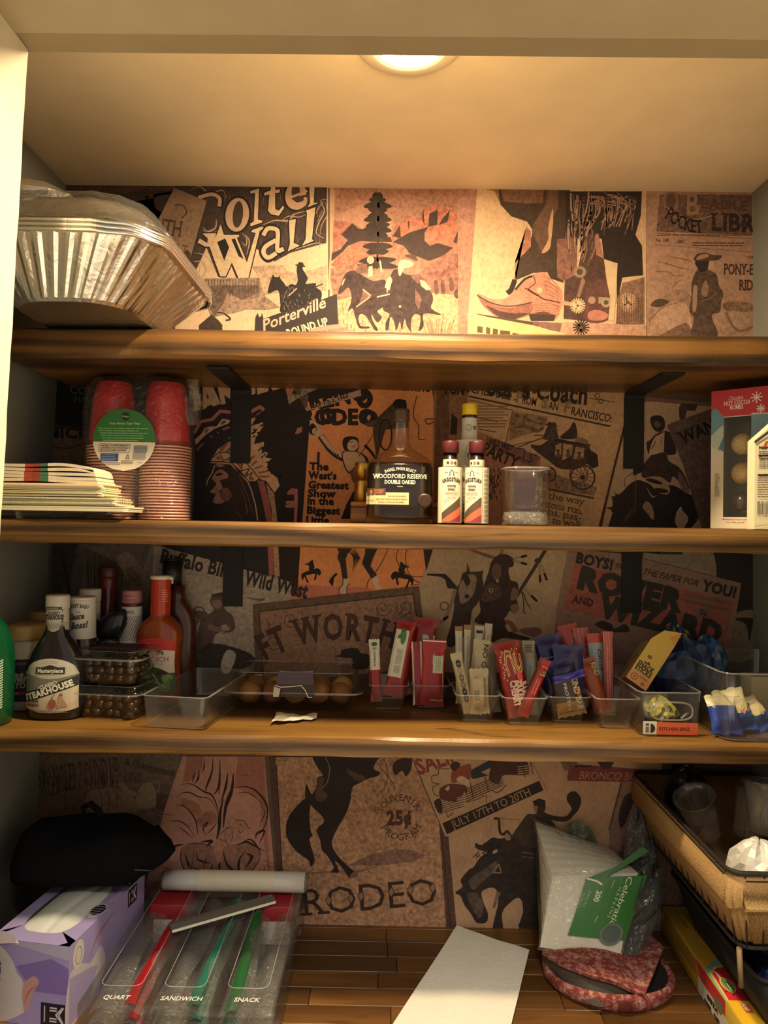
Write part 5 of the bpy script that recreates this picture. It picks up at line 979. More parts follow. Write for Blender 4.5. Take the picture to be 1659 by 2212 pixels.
# ================================================================= top board: foil roasting pans
def PX(x, y, Y): return atY(x, y, Y).x
def pan_mesh(w, d, h, ins, m, flute=.0022, npts=208, rim=.011):
 def outline(ww, dd, r, z, fl):
  base = rrect(ww, dd, r, 12); per = []; L_ = []
  tot = 0
  for i in range(len(base)):
   a, b = base[i], base[(i + 1) % len(base)]; L_.append(hypot(b[0] - a[0], b[1] - a[1])); tot += L_[-1]
  out = []; i = 0; acc = 0
  for k in range(npts):
   t = tot * k / npts
   while acc + L_[i] < t: acc += L_[i]; i += 1
   a, b = base[i], base[(i + 1) % len(base)]; f = (t - acc) / (L_[i] or 1)
   x, y = a[0] + (b[0] - a[0]) * f, a[1] + (b[1] - a[1]) * f
   nx, ny = b[1] - a[1], -(b[0] - a[0]); l = hypot(nx, ny) or 1
   g = fl * (1 if k % 4 < 2 else -1) * (.7 + .3 * sin(k * 1.3)); out.append((x + nx / l * g, y + ny / l * g, z))
  return out
 rings = []
 for k in range(7):
  t = k / 6; rings.append(outline(w - 2 * ins * (1 - t), d - 2 * ins * (1 - t), .075, .004 + (h - .004) * t, flute * (.35 + .65 * t) if k < 6 else flute * .5))
 lo = outline(w - 2 * ins - .012, d - 2 * ins - .012, .07, 0, 0)
 m.loft([lo] + rings, caps=(True, False), smooth=False)
t0x, t0y = -.482, 1.136
PW, PD, PH = .302, .362, .078
FOILB = foilmat('worn_aluminium_foil', .25)
for k in range(3):
 t = thing('foil_roasting_pan', (t0x, t0y, Z1 + .001 + k * .0065), ('lowest fluted foil roasting pan, its base resting on the top board', 'middle foil roasting pan nested in the stack on the top board', 'uppermost foil roasting pan of the nested stack, under the wrapped lid')[k], 'roasting pan', group='foil roasting pans')
 m = M(); pan_mesh(PW, PD, PH, .058, m); m.build('pan_wall', FOIL, t)
 m = M(); R_ = lambda e, z: [(x, y, z + .0012 * sin(i * .9)) for i, (x, y) in enumerate(rrect(PW + e, PD + e, .077 + e / 2, 14))]
 m.loft([R_(-.004, PH - .003), R_(.010, PH - .001), R_(.018, PH + .001), R_(.019, PH - .003), R_(.014, PH - .0055), R_(.006, PH - .004)], caps=(False, False)); m.build('rim', FOILB, t)
t = thing('foil_cover', (t0x, t0y, Z1 + PH + .016), 'domed foil lid in clear wrap on top of the roasting pans', 'lid')
m = M(); R_ = lambda e, z, r=.075: [(x + .0015 * sin(i * 1.9), y + .0015 * cos(i * 2.3), z) for i, (x, y) in enumerate(rrect(PW + e, PD + e, r, 10))]
m.loft([R_(.008, 0), R_(.002, .004), R_(-.030, .012), R_(-.058, .036), R_(-.075, .047), R_(-.100, .050), R_(-.25, .051, .03)], caps=(False, True)); m.build('dome', FOILB, t)
m = M(); m.loft([R_(.022, -.004), R_(.012, .006), R_(-.020, .018), R_(-.044, .040), R_(-.062, .0535), R_(-.25, .056, .03)], caps=(False, True)); m.build('clear_wrap', FILM, t)
t = tag(empty('crumpled_foil', (-.545, 1.07, Z1 + PH + .073)), 'small piece of crumpled foil on top of the lid by the left jamb', 'foil')
m = M(); rr_ = random.Random(3)
m.loft([[(.06 * s_ * cos(2 * pi * j / 14) * (1 + rr_.uniform(-.18, .18)), .07 * s_ * sin(2 * pi * j / 14) * (1 + rr_.uniform(-.18, .18)), z + rr_.uniform(-.003, .003)) for j in range(14)] for s_, z in ((.9, 0), (1.05, .012), (.85, .026), (.5, .036), (.1, .040))], smooth=False); m.build('crumple', FOIL, t)
# ================================================================= second board
# red cups, upside down, nested
cm_ = M(); RO, RI = .0462, .0316
cols_ = [(232, 184, 166)] * 4 + [(150, 22, 28)] + [(190, 32, 40)] * 5 + [(214, 60, 62)]  # pale rim paints in highlights, darker band above it shade between nested cups
cm_.lathe([(RO - .0035, .0005), (RO - .0012, 0), (RO, .0013), (RO - .0006, .0026), (RO - .0034, .0030), (RO - .0038, .012), (RO - .0055, .045), (RO - .0062, .047), (RO - .0095, .085), (RO - .0098, .088), (RI, .115), (RI - .003, .1185)], 28, cols=cols_, caps=(False, True))
cup0 = None
def cup(x, y, z, label):
 global cup0
 if cup0 is None:
  cup0 = cm_.build('party_cup', GLOSS); o = cup0
 else:
  o = cup0.copy(); COL.objects.link(o)
 o.location = (x, y, z); tag(o, label, 'cup', 'red plastic party cups'); o.rotation_euler.z = random.uniform(0, 6); return o
ORD = [str(i + 1) + ({1: 'st', 2: 'nd', 3: 'rd'}.get((i + 1) % 10, 'th') if (i + 1) // 10 != 1 else 'th') for i in range(30)]
CYc = 1.285; CXr = PX(357, 1050, CYc); CXl = CXr - .0958
for cx_, lab, n in ((CXl, 'left', 25), (CXr, 'right', 25)):
 for k in range(n):
  cup(cx_, CYc, Z2 + .0012 + k * .00535, {0: 'lowest upturned red cup of the %s stack, its rim on the second board' % lab, n - 1: 'topmost upturned red cup of the %s stack, its whole side showing' % lab}.get(k, 'upturned red cup whose rim is the %s up from the board in the %s stack' % (ORD[k], lab)))
t = thing('cup_bag', ((CXl + CXr) / 2, CYc, Z2), 'clear plastic bag round the two stacks of red cups', 'plastic bag')
m = M(); rr_ = random.Random(5)
def bagring(w, d, z, j): return [(x + rr_.uniform(-j, j), y + rr_.uniform(-j, j), z + rr_.uniform(-j, j) * .6) for x, y in rrect(w, d, d / 2 - .001, 8)]
m.loft([bagring(.192, .098, .001, 0), bagring(.196, .101, .03, .0012), bagring(.197, .102, .09, .0012), bagring(.196, .101, .14, .0015), bagring(.196, .097, .19, .003), bagring(.19, .088, .235, .004), bagring(.165, .07, .252, .004), bagring(.12, .03, .259, .003)], caps=(False, True)); m.build('film', FILM, t)
m = M()
m.loft([[(.094 + .022 * sin(j * .9), -.03 + .006 * j + .012 * sin(z * 90 + j), z) for j in range(5)] for z in (.17, .19, .205, .22, .235, .25)], closed=False, caps=(False, False)); m.build('loose_end', FILM, t)
# round label
m = M(); lx, lz = PX(268, 950, 1.232) - t.location.x, atY(268, 950, 1.232).z - Z2
A = Art(lambda u, v, l: Vector((lx + u, -.0535 - l + .10 * max(0, abs(u) - .02) ** 2 * 8, lz - v)), 8e-5, m); r = .0545
def discband(y0, y1, col, n=10):
 for i in range(n):
  a, b = y0 + (y1 - y0) * i / n, y0 + (y1 - y0) * (i + 1) / n; wa, wb = math.sqrt(max(r * r - a * a, 0)), math.sqrt(max(r * r - b * b, 0))
  for q in range(8):
   f0, f1 = -1 + q / 4, -1 + (q + 1) / 4; m.poly([A.P((wa * f0, a)), A.P((wb * f0, b)), A.P((wb * f1, b)), A.P((wa * f1, a))], col)
discband(-r, .004, (42, 112, 58), 14); discband(.004, r, (222, 214, 198), 12); A.up()
A.circ(.002, -.041, .0075, (24, 46, 44)); A.text('Kroger', -.0045, -.0395, .003, (210, 220, 210), w=.013)
A.text('Your Home Your Way', 0, -.0265, .0042, (196, 216, 180), align='c', shear=.15, w=.054);
for k in range(6): A.scribble(-.046 + .002 * k, -.0215 + k * .0042, .092 - .004 * k, .0036, (120, 176, 112), 1)
A.line([(-.043, .0075), (.012, .0085), (.010, .0225), (-.044, .021), (-.043, .0075)], .0006, (60, 60, 70), up=1)
A.text('WARNING: TO AVOID DAMAGE TO', -.041, .0118, .0024, (40, 44, 60), w=.050, bold=2); A.text('COUNTERTOPS, THIS CUP PLASTIC MAY', -.041, .0158, .0024, (40, 44, 60), w=.050, bold=2); A.text('NOT TOUCH FLAMES OR BURNERS', -.041, .0198, .0024, (40, 44, 60), w=.046, bold=2)
A.rect(-.040, .0245, -.009, .0375, (38, 60, 122)); A.scribble(-.038, .0255, .027, .011, (120, 140, 190), 4); A.line([(.004, .033), (.0075, .026), (.011, .033), (.004, .033)], .001, (60, 60, 70)); A.scribble(-.004, .036, .022, .006, (110, 104, 110), 3); A.scribble(-.040, .0395, .034, .005, (110, 104, 110), 2)
A.rect(.018, .0105, .041, .0215, (120, 126, 136)); A.rect(.017, .0225, .039, .033, (150, 150, 152)); A.line([(.018, .016), (.041, .0155)], .0006, (90, 94, 104)); A.scribble(.024, .039, .010, .002, (110, 104, 110), 1)
m.build('label', CARD, t)['label'] = 'round green and white product label'
# napkins and paper plates at the far left
def pack(name, x1, z0, z1, yf, w, d, n, col, label, cat, group=None, jit=.0015, fold=False, seed=1):
 """a wrapped pile of thin sheets; right edge x1, front yf"""
 t = thing(name, (x1 - w / 2, yf + d / 2, z0), label, cat, group=group); r = random.Random(seed); h = (z1 - z0) / n
 for k in range(n):
  m = M(); dx = r.uniform(-jit, jit) * 2; z = k * h; c = tuple(min(255, q + r.randint(-6, 6)) for q in col)
  pts = rrect(w, d, .006, 2)
  m.loft([[(x + dx, y + dx, z + e + (.0006 * sin(x * 60 + k) if 0 < e else 0)) for x, y in pts] for e in (.0002, h * .55, h * .93)], c, smooth=False)
  m.build('sheet', PAPER, t)
 return t
zt = Z2 + .001
t = thing('plastic_tray', (PX(140, 1110, 1.17) - .10, 1.194, zt), 'clear plastic tray under the paper napkins on the second board', 'tray')
m = M(); m.loft([rring(.36, .074, .02, 0, 5), rring(.385, .080, .022, .006, 5), rring(.40, .086, .024, .011, 5), rring(.40, .086, .024, .0118, 5), rring(.383, .079, .021, .0066, 5), rring(.358, .073, .019, .0006, 5)], (220, 216, 206)); m.build('tray', CLEAR, t)
zt += .0122
pA = pack('napkin_pack', PX(286, 1100, 1.17), zt, zt + .0085, 1.1525, .34, .080, 3, (214, 204, 184), 'lowest pack of cream napkins, wrapped, lying on the clear tray', 'napkins', 'packs of napkins at the left end', seed=1); zt += .009
pB = pack('napkin_pack', PX(259, 1090, 1.17), zt, zt + .0135, 1.154, .32, .078, 4, (226, 212, 170), 'middle pack of cream napkins with a clear wrap', 'napkins', 'packs of napkins at the left end', seed=2)
m = M(); m.box(-.162, .163, -.041, .041, -.0003, .0142, (230, 230, 225), bev=.003); m.build('clear_wrap', FILM, pB); zt += .0148
pC = pack('napkin_pack', PX(232, 1070, 1.17), zt, zt + .022, 1.1555, .30, .077, 9, (228, 214, 176), 'upper thick pile of cream paper napkins', 'napkins', 'packs of napkins at the left end', seed=3); zt += .0225
t = thing('printed_napkin_pile', (PX(100, 1030, 1.18), 1.196, zt), 'small pile of folded napkins printed with red and green, on top', 'napkins')
r_ = random.Random(6)
for k in range(5):
 m = M(); w = .19 - .004 * k; h = .0062
 def nf(u, v, k=k):
  x = -w / 2 + w * u; edge = max(0, u - .6) ** 2; return (x + r_.uniform(-.0006, .0006), -.037 + .074 * v, k * h + .001 + .003 * sin(u * 5 + k) * u - .014 * edge * k)
 pts = [[nf(i / 14, j / 6) for j in range(7)] for i in range(15)]
 for i in range(14):
  for j in range(6):
   u = i / 14; c = (232, 222, 200)
   if .34 < u < .62: c = [(176, 74, 54), (178, 84, 58), (70, 118, 92), (236, 220, 196), (196, 84, 50)][i % 5]
   q = [pts[i][j], pts[i + 1][j], pts[i + 1][j + 1], pts[i][j + 1]]
   m.poly(q, c); m.poly([(p[0], p[1], p[2] + h * .8) for p in q], c)
 for i in range(14):
  u = i / 14; c = (226, 212, 186)
  if .34 < u < .62: c = [(176, 74, 54), (150, 70, 50), (70, 118, 92), (236, 220, 196), (196, 84, 50)][i % 5]
  a, b = pts[i][0], pts[i + 1][0]; m.poly([a, b, (b[0], b[1], b[2] + h * .8), (a[0], a[1], a[2] + h * .8)], c)
 a = [pts[14][j] for j in range(7)]
 for j in range(6): m.poly([a[j], a[j + 1], (a[j + 1][0], a[j + 1][1], a[j + 1][2] + h * .8), (a[j][0], a[j][1], a[j][2] + h * .8)], (230, 216, 190))
 m.build('napkin', PAPER, t)
# wooden box and brass canister behind the whiskey
YB = 1.335
x0, x1 = PX(757, 1100, YB), PX(952, 1100, YB)
t = thing('wooden_box', ((x0 + x1) / 2, YB + .03, Z2), 'honey brown wooden box standing behind the whiskey bottle', 'box')
w = x1 - x0; BOXW = woodmat('box_wood', (160, 104, 52), (186, 128, 70), (110, 66, 32), seed=21)
m = M(); m.box(-w / 2, w / 2, -.03, .03, .0002, .030, bev=.002); m.build('body', BOXW, t)
m = M(); m.box(-w / 2, w / 2, -.03, .03, .0305, .0405, bev=.002); m.build('lid', BOXW, t)
m = M(); m.lathe([(.004, 0), (.0045, .002), (.003, .004)], 12, (0, -.031, .03), col=(190, 150, 70)); m.build('latch', METALP, t)
t = thing('brass_canister', (PX(783, 1030, YB), YB + .028, Z2 + .0407), 'tall brass canister on the wooden box beside the whiskey', 'canister')
m = M(); c = (206, 160, 78)
m.lathe([(.0155, 0), (.0165, .001), (.0165, .038), (.0158, .0392), (.0165, .0405)], 24, col=c); m.build('lower_tube', METALP, t)
m = M(); m.lathe([(.0165, .0405), (.0165, .074), (.0155, .0755), (.012, .0757)], 24, col=c); m.build('upper_tube', METALP, t)
# whiskey bottle
YK = 1.262
t = thing('whiskey_bottle', ((PX(790, 1060, YK) + PX(937, 1060, YK)) / 2, YK, Z2), 'squat whiskey bottle with white lettering and a dark stopper', 'bottle')
BT_ = [(.108, .056, 0.0), (.117, .063, .003), (.121, .066, .012), (.1215, .066, .05), (.1215, .066, .09), (.119, .064, .100), (.110, .060, .110), (.092, .054, .118), (.066, .046, .1255), (.042, .038, .134), (.032, .031, .145), (.0285, .0285, .160), (.0285, .0285, .181)]
def glassy(m, tab, n, th, zb, k=36):
 seloft(m, tab, n, k, caps=(True, False)); inn = [(w - 2 * th, d - 2 * th, z) for w, d, z in tab if z > zb]
 a, b = lerp(tab, zb); inn = [(a * .86, b * .8, zb), (a - 2 * th, b - 2 * th, zb + .004)] + [q for q in inn if q[2] > zb + .005]
 m.loft([sering(w, d, z, n, k) for w, d, z in reversed(inn)], caps=(False, True))
 m.loft([sering(tab[-1][0], tab[-1][1], tab[-1][2], n, k), sering(inn[-1][0], inn[-1][1], tab[-1][2], n, k)], caps=(False, False))
m = M(); m.loft([sering(w, d, z, 2.6, 36) for w, d, z in BT_], caps=(True, False)); m.build('glass_body', clearmat('bottle_glass', (.93, .91, .87), .02, 1.5), t)
liq = glassmat('amber_whiskey', (.16, .055, .018));
LQ = [(w - .005, d - .005, z) for w, d, z in BT_ if .011 < z < .105]; LQ = [(.110, .055, .0095)] + LQ + [(.108, .057, .1075)]
WH, nt_, b_, o_ = newmat('dark_amber_whiskey'); b_.inputs['Base Color'].default_value = (.020, .010, .006, 1); b_.inputs['Roughness'].default_value = .08; b_.inputs['Coat Weight'].default_value = .3
m = M(); seloft(m, LQ, 2.6, 36); m.build('whiskey', WH, t)
m = M(); m.lathe([(.0140, .180), (.0155, .1805), (.0158, .186), (.0158, .200), (.0150, .2035), (.012, .205)], 20, col=(74, 54, 40)); m.build('stopper', SATIN, t)
m = M(); m.lathe([(.0150, .160), (.0152, .163), (.0152, .176), (.0150, .179)], 20, col=(120, 92, 58), caps=(False, False)); m.build('neck_seal', CLEAR, t)
A = seart(BT_, .0, 2.6, M(), off=.0003); Wh = (238, 232, 214); T_ = lambda y: -(Z2 and (atY(865, y, YK - .03).z - Z2))
A.fn0 = A.fn
def zy(y): return -(atY(865, y, YK - .033).z - Z2)
A.text('BARREL FINISH SELECT', 0, zy(1022), .0052, Wh, w=.052, align='c', arc=1.0, bold=1)
A.text('WOODFORD RESERVE', 0, zy(1033), .0072, Wh, w=.094, align='c', bold=1, serif=.05); A.text('W', -.047, zy(1034), .0085, Wh, sx=.9, bold=1)
A.text('DOUBLE OAKED', 0, zy(1045), .0062, Wh, w=.054, align='c', bold=2); A.rect(-.005, zy(1052), .005, zy(1050), (180, 176, 160), n=1)
A.rect(-.0585, zy(1090), .0155, zy(1064), (228, 212, 160), n=10); A.rect(-.0575, zy(1070), -.0245, zy(1055), (92, 70, 58), n=6)
A.blobp([(-.050, zy(1067)), (-.0525, zy(1063)), (-.050, zy(1058)), (-.0475, zy(1063))], (216, 120, 70)); A.text('DOUBLE', -.044, zy(1062), .0034, (210, 120, 80), w=.016, bold=2); A.text('OAKED', -.044, zy(1066.5), .0026, (210, 120, 80), w=.014, bold=2)
A.text('45.2% ALC/VOL BOURBON', -.021, zy(1073), .0019, (60, 50, 40), w=.032, bold=1); A.text('KENTUCKY STRAIGHT BOURBON WHISKEY', -.041, zy(1080), .0022, (70, 58, 44), w=.054, bold=1); A.text('FINISHED IN A SECOND OAK BARREL', -.038, zy(1086), .0020, (70, 58, 44), w=.046, bold=1); A.line([(-.0425, zy(1088)), (-.0425, zy(1076))], .0004, (120, 104, 80)); A.text('No. 2041', -.0575, zy(1083), .003, (70, 58, 44), shear=.3, w=.013); A.m.build('label', CARD, t)
m = M(); m.lathe([(.0118, 0), (.0130, .0022), (.0122, .004), (.0095, .0046), (.004, .0042)], 24, col=(60, 40, 30)); m.build('embossed_seal', SATIN, t, T=Matrix.Translation((.043, -.0265, -zy(1081))) @ Matrix.Rotation(pi / 2, 4, 'X') @ Matrix.Rotation(0.0, 4, 'Y'))
# three bitters bottles
def bitters(x, Y, label, kind, rz):
 t = thing('bitters_bottle', (x, Y, Z2), label, 'bottle', rz, 'bitters bottles'); dk = (34, 20, 18)
 if kind == 'cocoa':
  m = M(); m.lathe([(.018, 0), (.0195, .002), (.0195, .084), (.0165, .094), (.012, .099), (.012, .125)], 28, col=dk); m.build('glass_body', GLOSS, t)
  m = M(); A = cylart((0, 0, 0), .0203, .0975, m); W_ = .0203 * 2 * pi
  A.rect(-W_ / 2, 0, W_ / 2, .0945, (232, 222, 196), n=36)
  A.line([(.0185, .002), (.0185, .093)], .0005, (70, 60, 52), up=1); A.line([(-.0185, .002), (-.0185, .093)], .0004, (180, 166, 140), up=1)
  A.poly([(-.004, .015), (-.004, .009), (0, .0045), (.004, .009), (.004, .015)], (110, 104, 92)); A.rect(-.005, .0135, .005, .0155, (110, 104, 92)); A.scribble(-.012, .0085, .006, .002, (150, 140, 120), 1); A.scribble(.006, .0085, .006, .002, (150, 140, 120), 1)
  A.text('ANGOSTURA', 0, .0275, .0062, (40, 34, 32), w=.031, align='c', bold=3, arc=.55); A.text('cocoa', 0, .0335, .0042, (70, 50, 40), w=.0145, align='c', bold=2); A.text('bitters', 0, .0395, .0042, (70, 50, 40), w=.0125, align='c', bold=2); A.scribble(-.0105, .0425, .021, .004, (140, 126, 108), 2); A.line([(-.007, .052), (0, .0495), (.007, .0515), (0, .054), (-.007, .052)], .0006, (150, 130, 110)); A.curve([(-.012, .060), (-.008, .056), (-.004, .058)], .0006, (150, 130, 110)); A.up()
  def st(y0a, y1a, y0b, y1b, c, u0=-.0165, u1=.0165, n=10):
   for i in range(n):
    f, g = i / n, (i + 1) / n; a, b = u0 + (u1 - u0) * f, u0 + (u1 - u0) * g
    m.poly([A.P((a, y0a + (y1a - y0a) * f)), A.P((b, y0a + (y1a - y0a) * g)), A.P((b, y0b)), A.P((a, y0b))], c)
   A.up(2)
  st(.078, .050, .0925, .0925, (92, 74, 56)); st(.090, .066, .0925, .0925, (224, 112, 80)); st(.0924, .080, .0925, .0925, (156, 52, 74), -.003)
  for k in range(12): A.scribble(.0205, .004 + k * .0075, .010, .0055, (130, 118, 100), 3)
  m.build('label', PAPER, t)
  m = M(); m.lathe([(.0128, .099), (.0128, .111)], 24, col=(224, 212, 184), caps=(False, False)); A = cylart((0, 0, 0), .0129, .111, m); A.circ(-.006, .006, .0024, (60, 52, 46)); A.circ(.001, .006, .0026, (150, 120, 96)); A.circ(.007, .006, .0024, (90, 76, 66)); m.build('neck_label', PAPER, t)
  m = M(); m.lathe([(.0136, .122), (.0144, .123), (.0144, .141), (.0135, .1425), (.010, .143)], 24, col=(80, 24, 28)); m.build('cap', SATIN, t)
 else:
  m = M(); m.lathe([(.021, 0), (.0225, .002), (.0225, .110), (.019, .128), (.0125, .142), (.0125, .190), (.0135, .192), (.0135, .196)], 28, col=dk); m.build('glass_body', GLOSS, t)
  m = M(); A = cylart((0, 0, 0), .0233, .150, m); W_ = .0233 * 2 * pi; A.rect(-W_ / 2, 0, W_ / 2, .145, (214, 208, 190), n=36); A.blobp([(-.010, .030), (-.006, .012), (0, .006), (.006, .012), (.010, .030), (.006, .046), (-.006, .046)], (150, 146, 136)); A.circ(0, .028, .006, (110, 106, 98)); A.text('ANGOSTURA', 0, .075, .010, (50, 44, 42), w=.038, align='c', bold=3)
  for k in range(8): A.scribble(-.016, .084 + k * .007, .032, .006, (140, 132, 118), 2)
  m.build('label', PAPER, t)
  m = M(); m.lathe([(.0142, .149), (.0140, .160), (.0134, .190)], 24, col=(206, 200, 184), caps=(False, False)); A = cylart((0, 0, 0), .0143, .190, m); A.circ(-.003, .018, .006, (150, 146, 134)); A.circ(-.003, .018, .0045, (190, 184, 168)); A.circ(.009, .018, .004, (120, 114, 104)); m.build('neck_label', PAPER, t)
  m = M(); m.lathe([(.0126, .1945), (.0136, .1955), (.0136, .2145), (.0128, .216), (.009, .2164)], 24, col=(220, 190, 30)); m.build('cap', SATIN, t)
 return t
bitters(PX(972, 1060, 1.215), 1.215, 'red capped cocoa bitters bottle next to the whiskey bottle', 'cocoa', .05)
bitters(PX(1030, 1060, 1.215), 1.215, 'red capped cocoa bitters bottle nearer the rocks glass, side panel showing', 'cocoa', -.55)
bitters(PX(1013, 1000, 1.268), 1.268, 'tall yellow capped bitters bottle behind the two red capped ones', 'tall', 0)
# rocks glass
t = thing('rocks_glass', (PX(1134, 1070, 1.205), 1.205, Z2), 'empty square rocks glass with a heavy rippled base', 'glass')
m = M(); g = .0775; k_ = 6
def gr(w, z, r): return rring(w, w, r, z, k_)
m.loft([gr(.066, .0005, .018), gr(.073, .002, .022), gr(g - .002, .010, .024), gr(g, .03, .024), gr(g + .001, .090, .025), gr(g, .0955, .025), gr(g - .003, .0965, .024), gr(g - .006, .0955, .023), gr(g - .007, .06, .022), gr(g - .009, .030, .020), gr(g - .014, .026, .018), gr(g - .04, .0245, .010)], caps=(True, True))
m.build('glass', clearmat('tumbler_glass', (.985, .985, .98), .015, 1.2), t)
m = M(); m.tube([(x, y, .096) for x, y in rrect(g - .003, g - .003, .024, 6)], .0016, 8, closed=True); m.build('lip', EDGE, t)
m = M(); m.loft([gr(.064, .002, .017), gr(.071, .004, .021), gr(.072, .012, .022), gr(.066, .0225, .020), gr(.050, .0238, .012)]); m.build('base', clearmat('base_glass', (.96, .96, .94), .03, 4.0, wrinkle=1.0, wscale=160, haze=.10), t)
rr_ = random.Random(12); m = M()
for i in range(34):
 m.blob((rr_.uniform(-.030, .030), rr_.uniform(-.034, .034), rr_.uniform(.004, .020)), (rr_.uniform(.0012, .003), .0015, rr_.uniform(.001, .0022)), (255, 255, 255), 6, 4)
o = m.build('base_bubbles', clearmat('air_bubble', (1, 1, 1), .05, 8.0, haze=.25), t); o['kind'] = 'stuff'
# hot cocoa box and the house shaped carton
P1, P2 = atZ(1537, 846, 1.742), atZ(1659, 833, 1.742)
ang = atan2(P2.y - P1.y, P2.x - P1.x); BW, BH, BD = .128, 1.742 - Z2 - .0004, .055
t = thing('cocoa_bomb_box', (P1.x, P1.y, Z2 + .0004), 'red and blue gift box with a window showing round cocoa bombs', 'box', ang)
m = M(); WX0, WX1, WZ0, WZ1 = .021, .066, .020, .196
for (a, b, c, d) in ((0, WX0, 0, BH), (WX1, BW, 0, BH), (WX0, WX1, 0, WZ0), (WX0, WX1, WZ1, BH)): m.poly([(a, 0, c), (b, 0, c), (b, 0, d), (a, 0, d)], (214, 204, 180))
m.poly([(0, 0, 0), (0, BD, 0), (0, BD, BH), (0, 0, BH)], (190, 180, 160)); m.poly([(BW, 0, 0), (BW, BD, 0), (BW, BD, BH), (BW, 0, BH)], (190, 180, 160)); m.poly([(0, BD, 0), (BW, BD, 0), (BW, BD, BH), (0, BD, BH)], (60, 80, 84)); m.poly([(0, 0, BH), (BW, 0, BH), (BW, BD, BH), (0, BD, BH)], (178, 40, 52)); m.poly([(0, 0, 0), (BW, 0, 0), (BW, BD, 0), (0, BD, 0)], (200, 190, 170))
for a, b in ((WX0, WX0), (WX1, WX1)): m.poly([(a, 0, WZ0), (a, .004, WZ0), (a, .004, WZ1), (a, 0, WZ1)], (150, 150, 140))
A = planeart((0, 0, BH), (1, 0, 0), (0, 0, -1), (0, -1, 0), m)
def region(pts, col): A.poly(pts, col, up=1)
region([(0, 0), (BW, 0), (BW, .048), (WX1, .044), (WX1, .047), (WX0, .047), (.012, .036), (.006, .030), (0, .036)], (186, 40, 54))
region([(0, .036), (.006, .030), (.012, .036), (WX0, .047), (WX0, .108), (.013, .108), (.012, .090), (.006, .084), (0, .080)], (92, 140, 160)); region([(0, .080), (.006, .074), (.014, .066), (WX0, .062), (WX0, .104), (.016, .108), (.004, .102), (0, .095)], (176, 190, 180)); region([(.012, .104), (.021, .082), (.021, .107)], (70, 116, 150)); region([(WX1, .047), (BW, .050), (BW, .110), (WX1, .085)], (112, 152, 168))
A.text('Chocolate', .028, .019, .0075, (236, 206, 190), w=.024, shear=.25); A.text('HOT COCOA', .021, .0275, .0072, (238, 214, 200), w=.043, bold=1, serif=.06); A.text('BOMBS', .031, .0355, .0072, (238, 214, 200), w=.022, bold=1, serif=.06)
for cx, cy, r in ((.074, .018, .0095), (.081, .038, .007)):
 for i in range(8): A.line([(cx, cy), (cx + r * cos(i * pi / 4), cy + r * sin(i * pi / 4))], .0018, (240, 214, 206))
 A.up()
for k in range(14): A.line([(.0075, .148 + k * .0030), (.0075 + random.uniform(.004, .008), .148 + k * .0030)], .0018, (150, 140, 116))
A.up(); A.text('Illustration not to size', .020, .2295, .0028, (190, 70, 60), w=.040); A.text('see side panel', .026, .2345, .0028, (190, 70, 60), w=.03); A.up()
m.build('carton', CARD, t)
m = M(); m.poly([(WX0 - .001, .0015, WZ0 - .001), (WX1 + .001, .0015, WZ0 - .001), (WX1 + .001, .0015, WZ1 + .001), (WX0 - .001, .0015, WZ1 + .001)]); m.build('window_film', CLEAR, t)
m = M(); m.grid(lambda u, v: (WX0 - .006 + (WX1 - WX0 + .012) * u, .045, WZ0 - .006 + (WZ1 - WZ0 + .012) * v), 4, 8, (40, 52, 54)); m.build('inner_tray', SATIN, t)
BOMB = colmat('cocoa_bomb_shell', .5, mottle=.3, scale=260, bump=1.0, bscale=240); DARKB = colmat('dark_chocolate', .2, mottle=.1, bump=.9, bscale=160, coat=.6)
for zc, c, mt, lab in ((.150, (204, 178, 112), BOMB, 'golden cocoa bomb at the top of the window'), (.098, (206, 170, 112), BOMB, 'nut coated cocoa bomb in the middle of the window'), (.046, (46, 24, 20), DARKB, 'dark glossy chocolate cocoa bomb at the bottom of the window')):
 o = M(); o.blob((0, 0, 0), .0195, c, 20, 14, .02); q = o.build('cocoa_bomb', mt); tag(q, lab, 'chocolate', 'cocoa bombs in the window box')
 v = Matrix.Translation(t.location) @ Matrix.Rotation(ang, 4, 'Z') @ Vector((.047, .0235, zc)); q.location = v
Q1, Q2 = atY(1622, 1144, 1.168), atY(1659, 1146, 1.162)
t = thing('house_carton', (Q1.x, 1.157, Z2 + .0004), 'cream house shaped carton with nutrition panel leaning before the cocoa box', 'carton', -.10)
zp = lambda y: atY(1640, y, 1.166).z - Z2
m = M(); H1, H2 = zp(952), zp(915); HW = .085; CRM = (234, 224, 190)
out = [(0, 0), (HW, 0), (HW, H1), (HW / 2, H2 + .012), (0, H1)]
m.loft([[(x, y, z) for x, z in out] for y in (.030, 0)], CRM, smooth=False)
A = planeart((0, -.0001, 0), (1, 0, 0), (0, 0, -1), (0, -1, 0), m);
A.line([(0, -H1 + .004), (.01, -H1 - .004), (.02, -H1 - .012), (HW / 2, -H2 - .006)], .004, (70, 60, 56), up=1); A.line([(.002, -H1 + .008), (.012, -H1 + .001), (.026, -H1 - .008)], .003, (140, 132, 120), up=1)
A.poly([(.012, -H1 + .012), (.016, -H1 + .003), (.034, -H1 - .004), (.05, -H1 + .002), (.05, -H1 + .013)], (170, 100, 50)); A.poly([(.018, -H1 + .011), (.020, -H1 + .005), (.034, -H1 + .001), (.034, -H1 + .010)], (240, 190, 120))
y_ = lambda py: -zp(py)
A.text('Nutrition Facts', .006, y_(972), .005, (40, 36, 34), w=.042, bold=3); A.scribble(.006, y_(975), .06, .006, (110, 100, 90), 2); A.line([(.006, y_(986)), (.08, y_(984))], .003, (40, 36, 34), up=1); A.text('Calories', .006, y_(994), .004, (40, 36, 34), w=.018, bold=3)
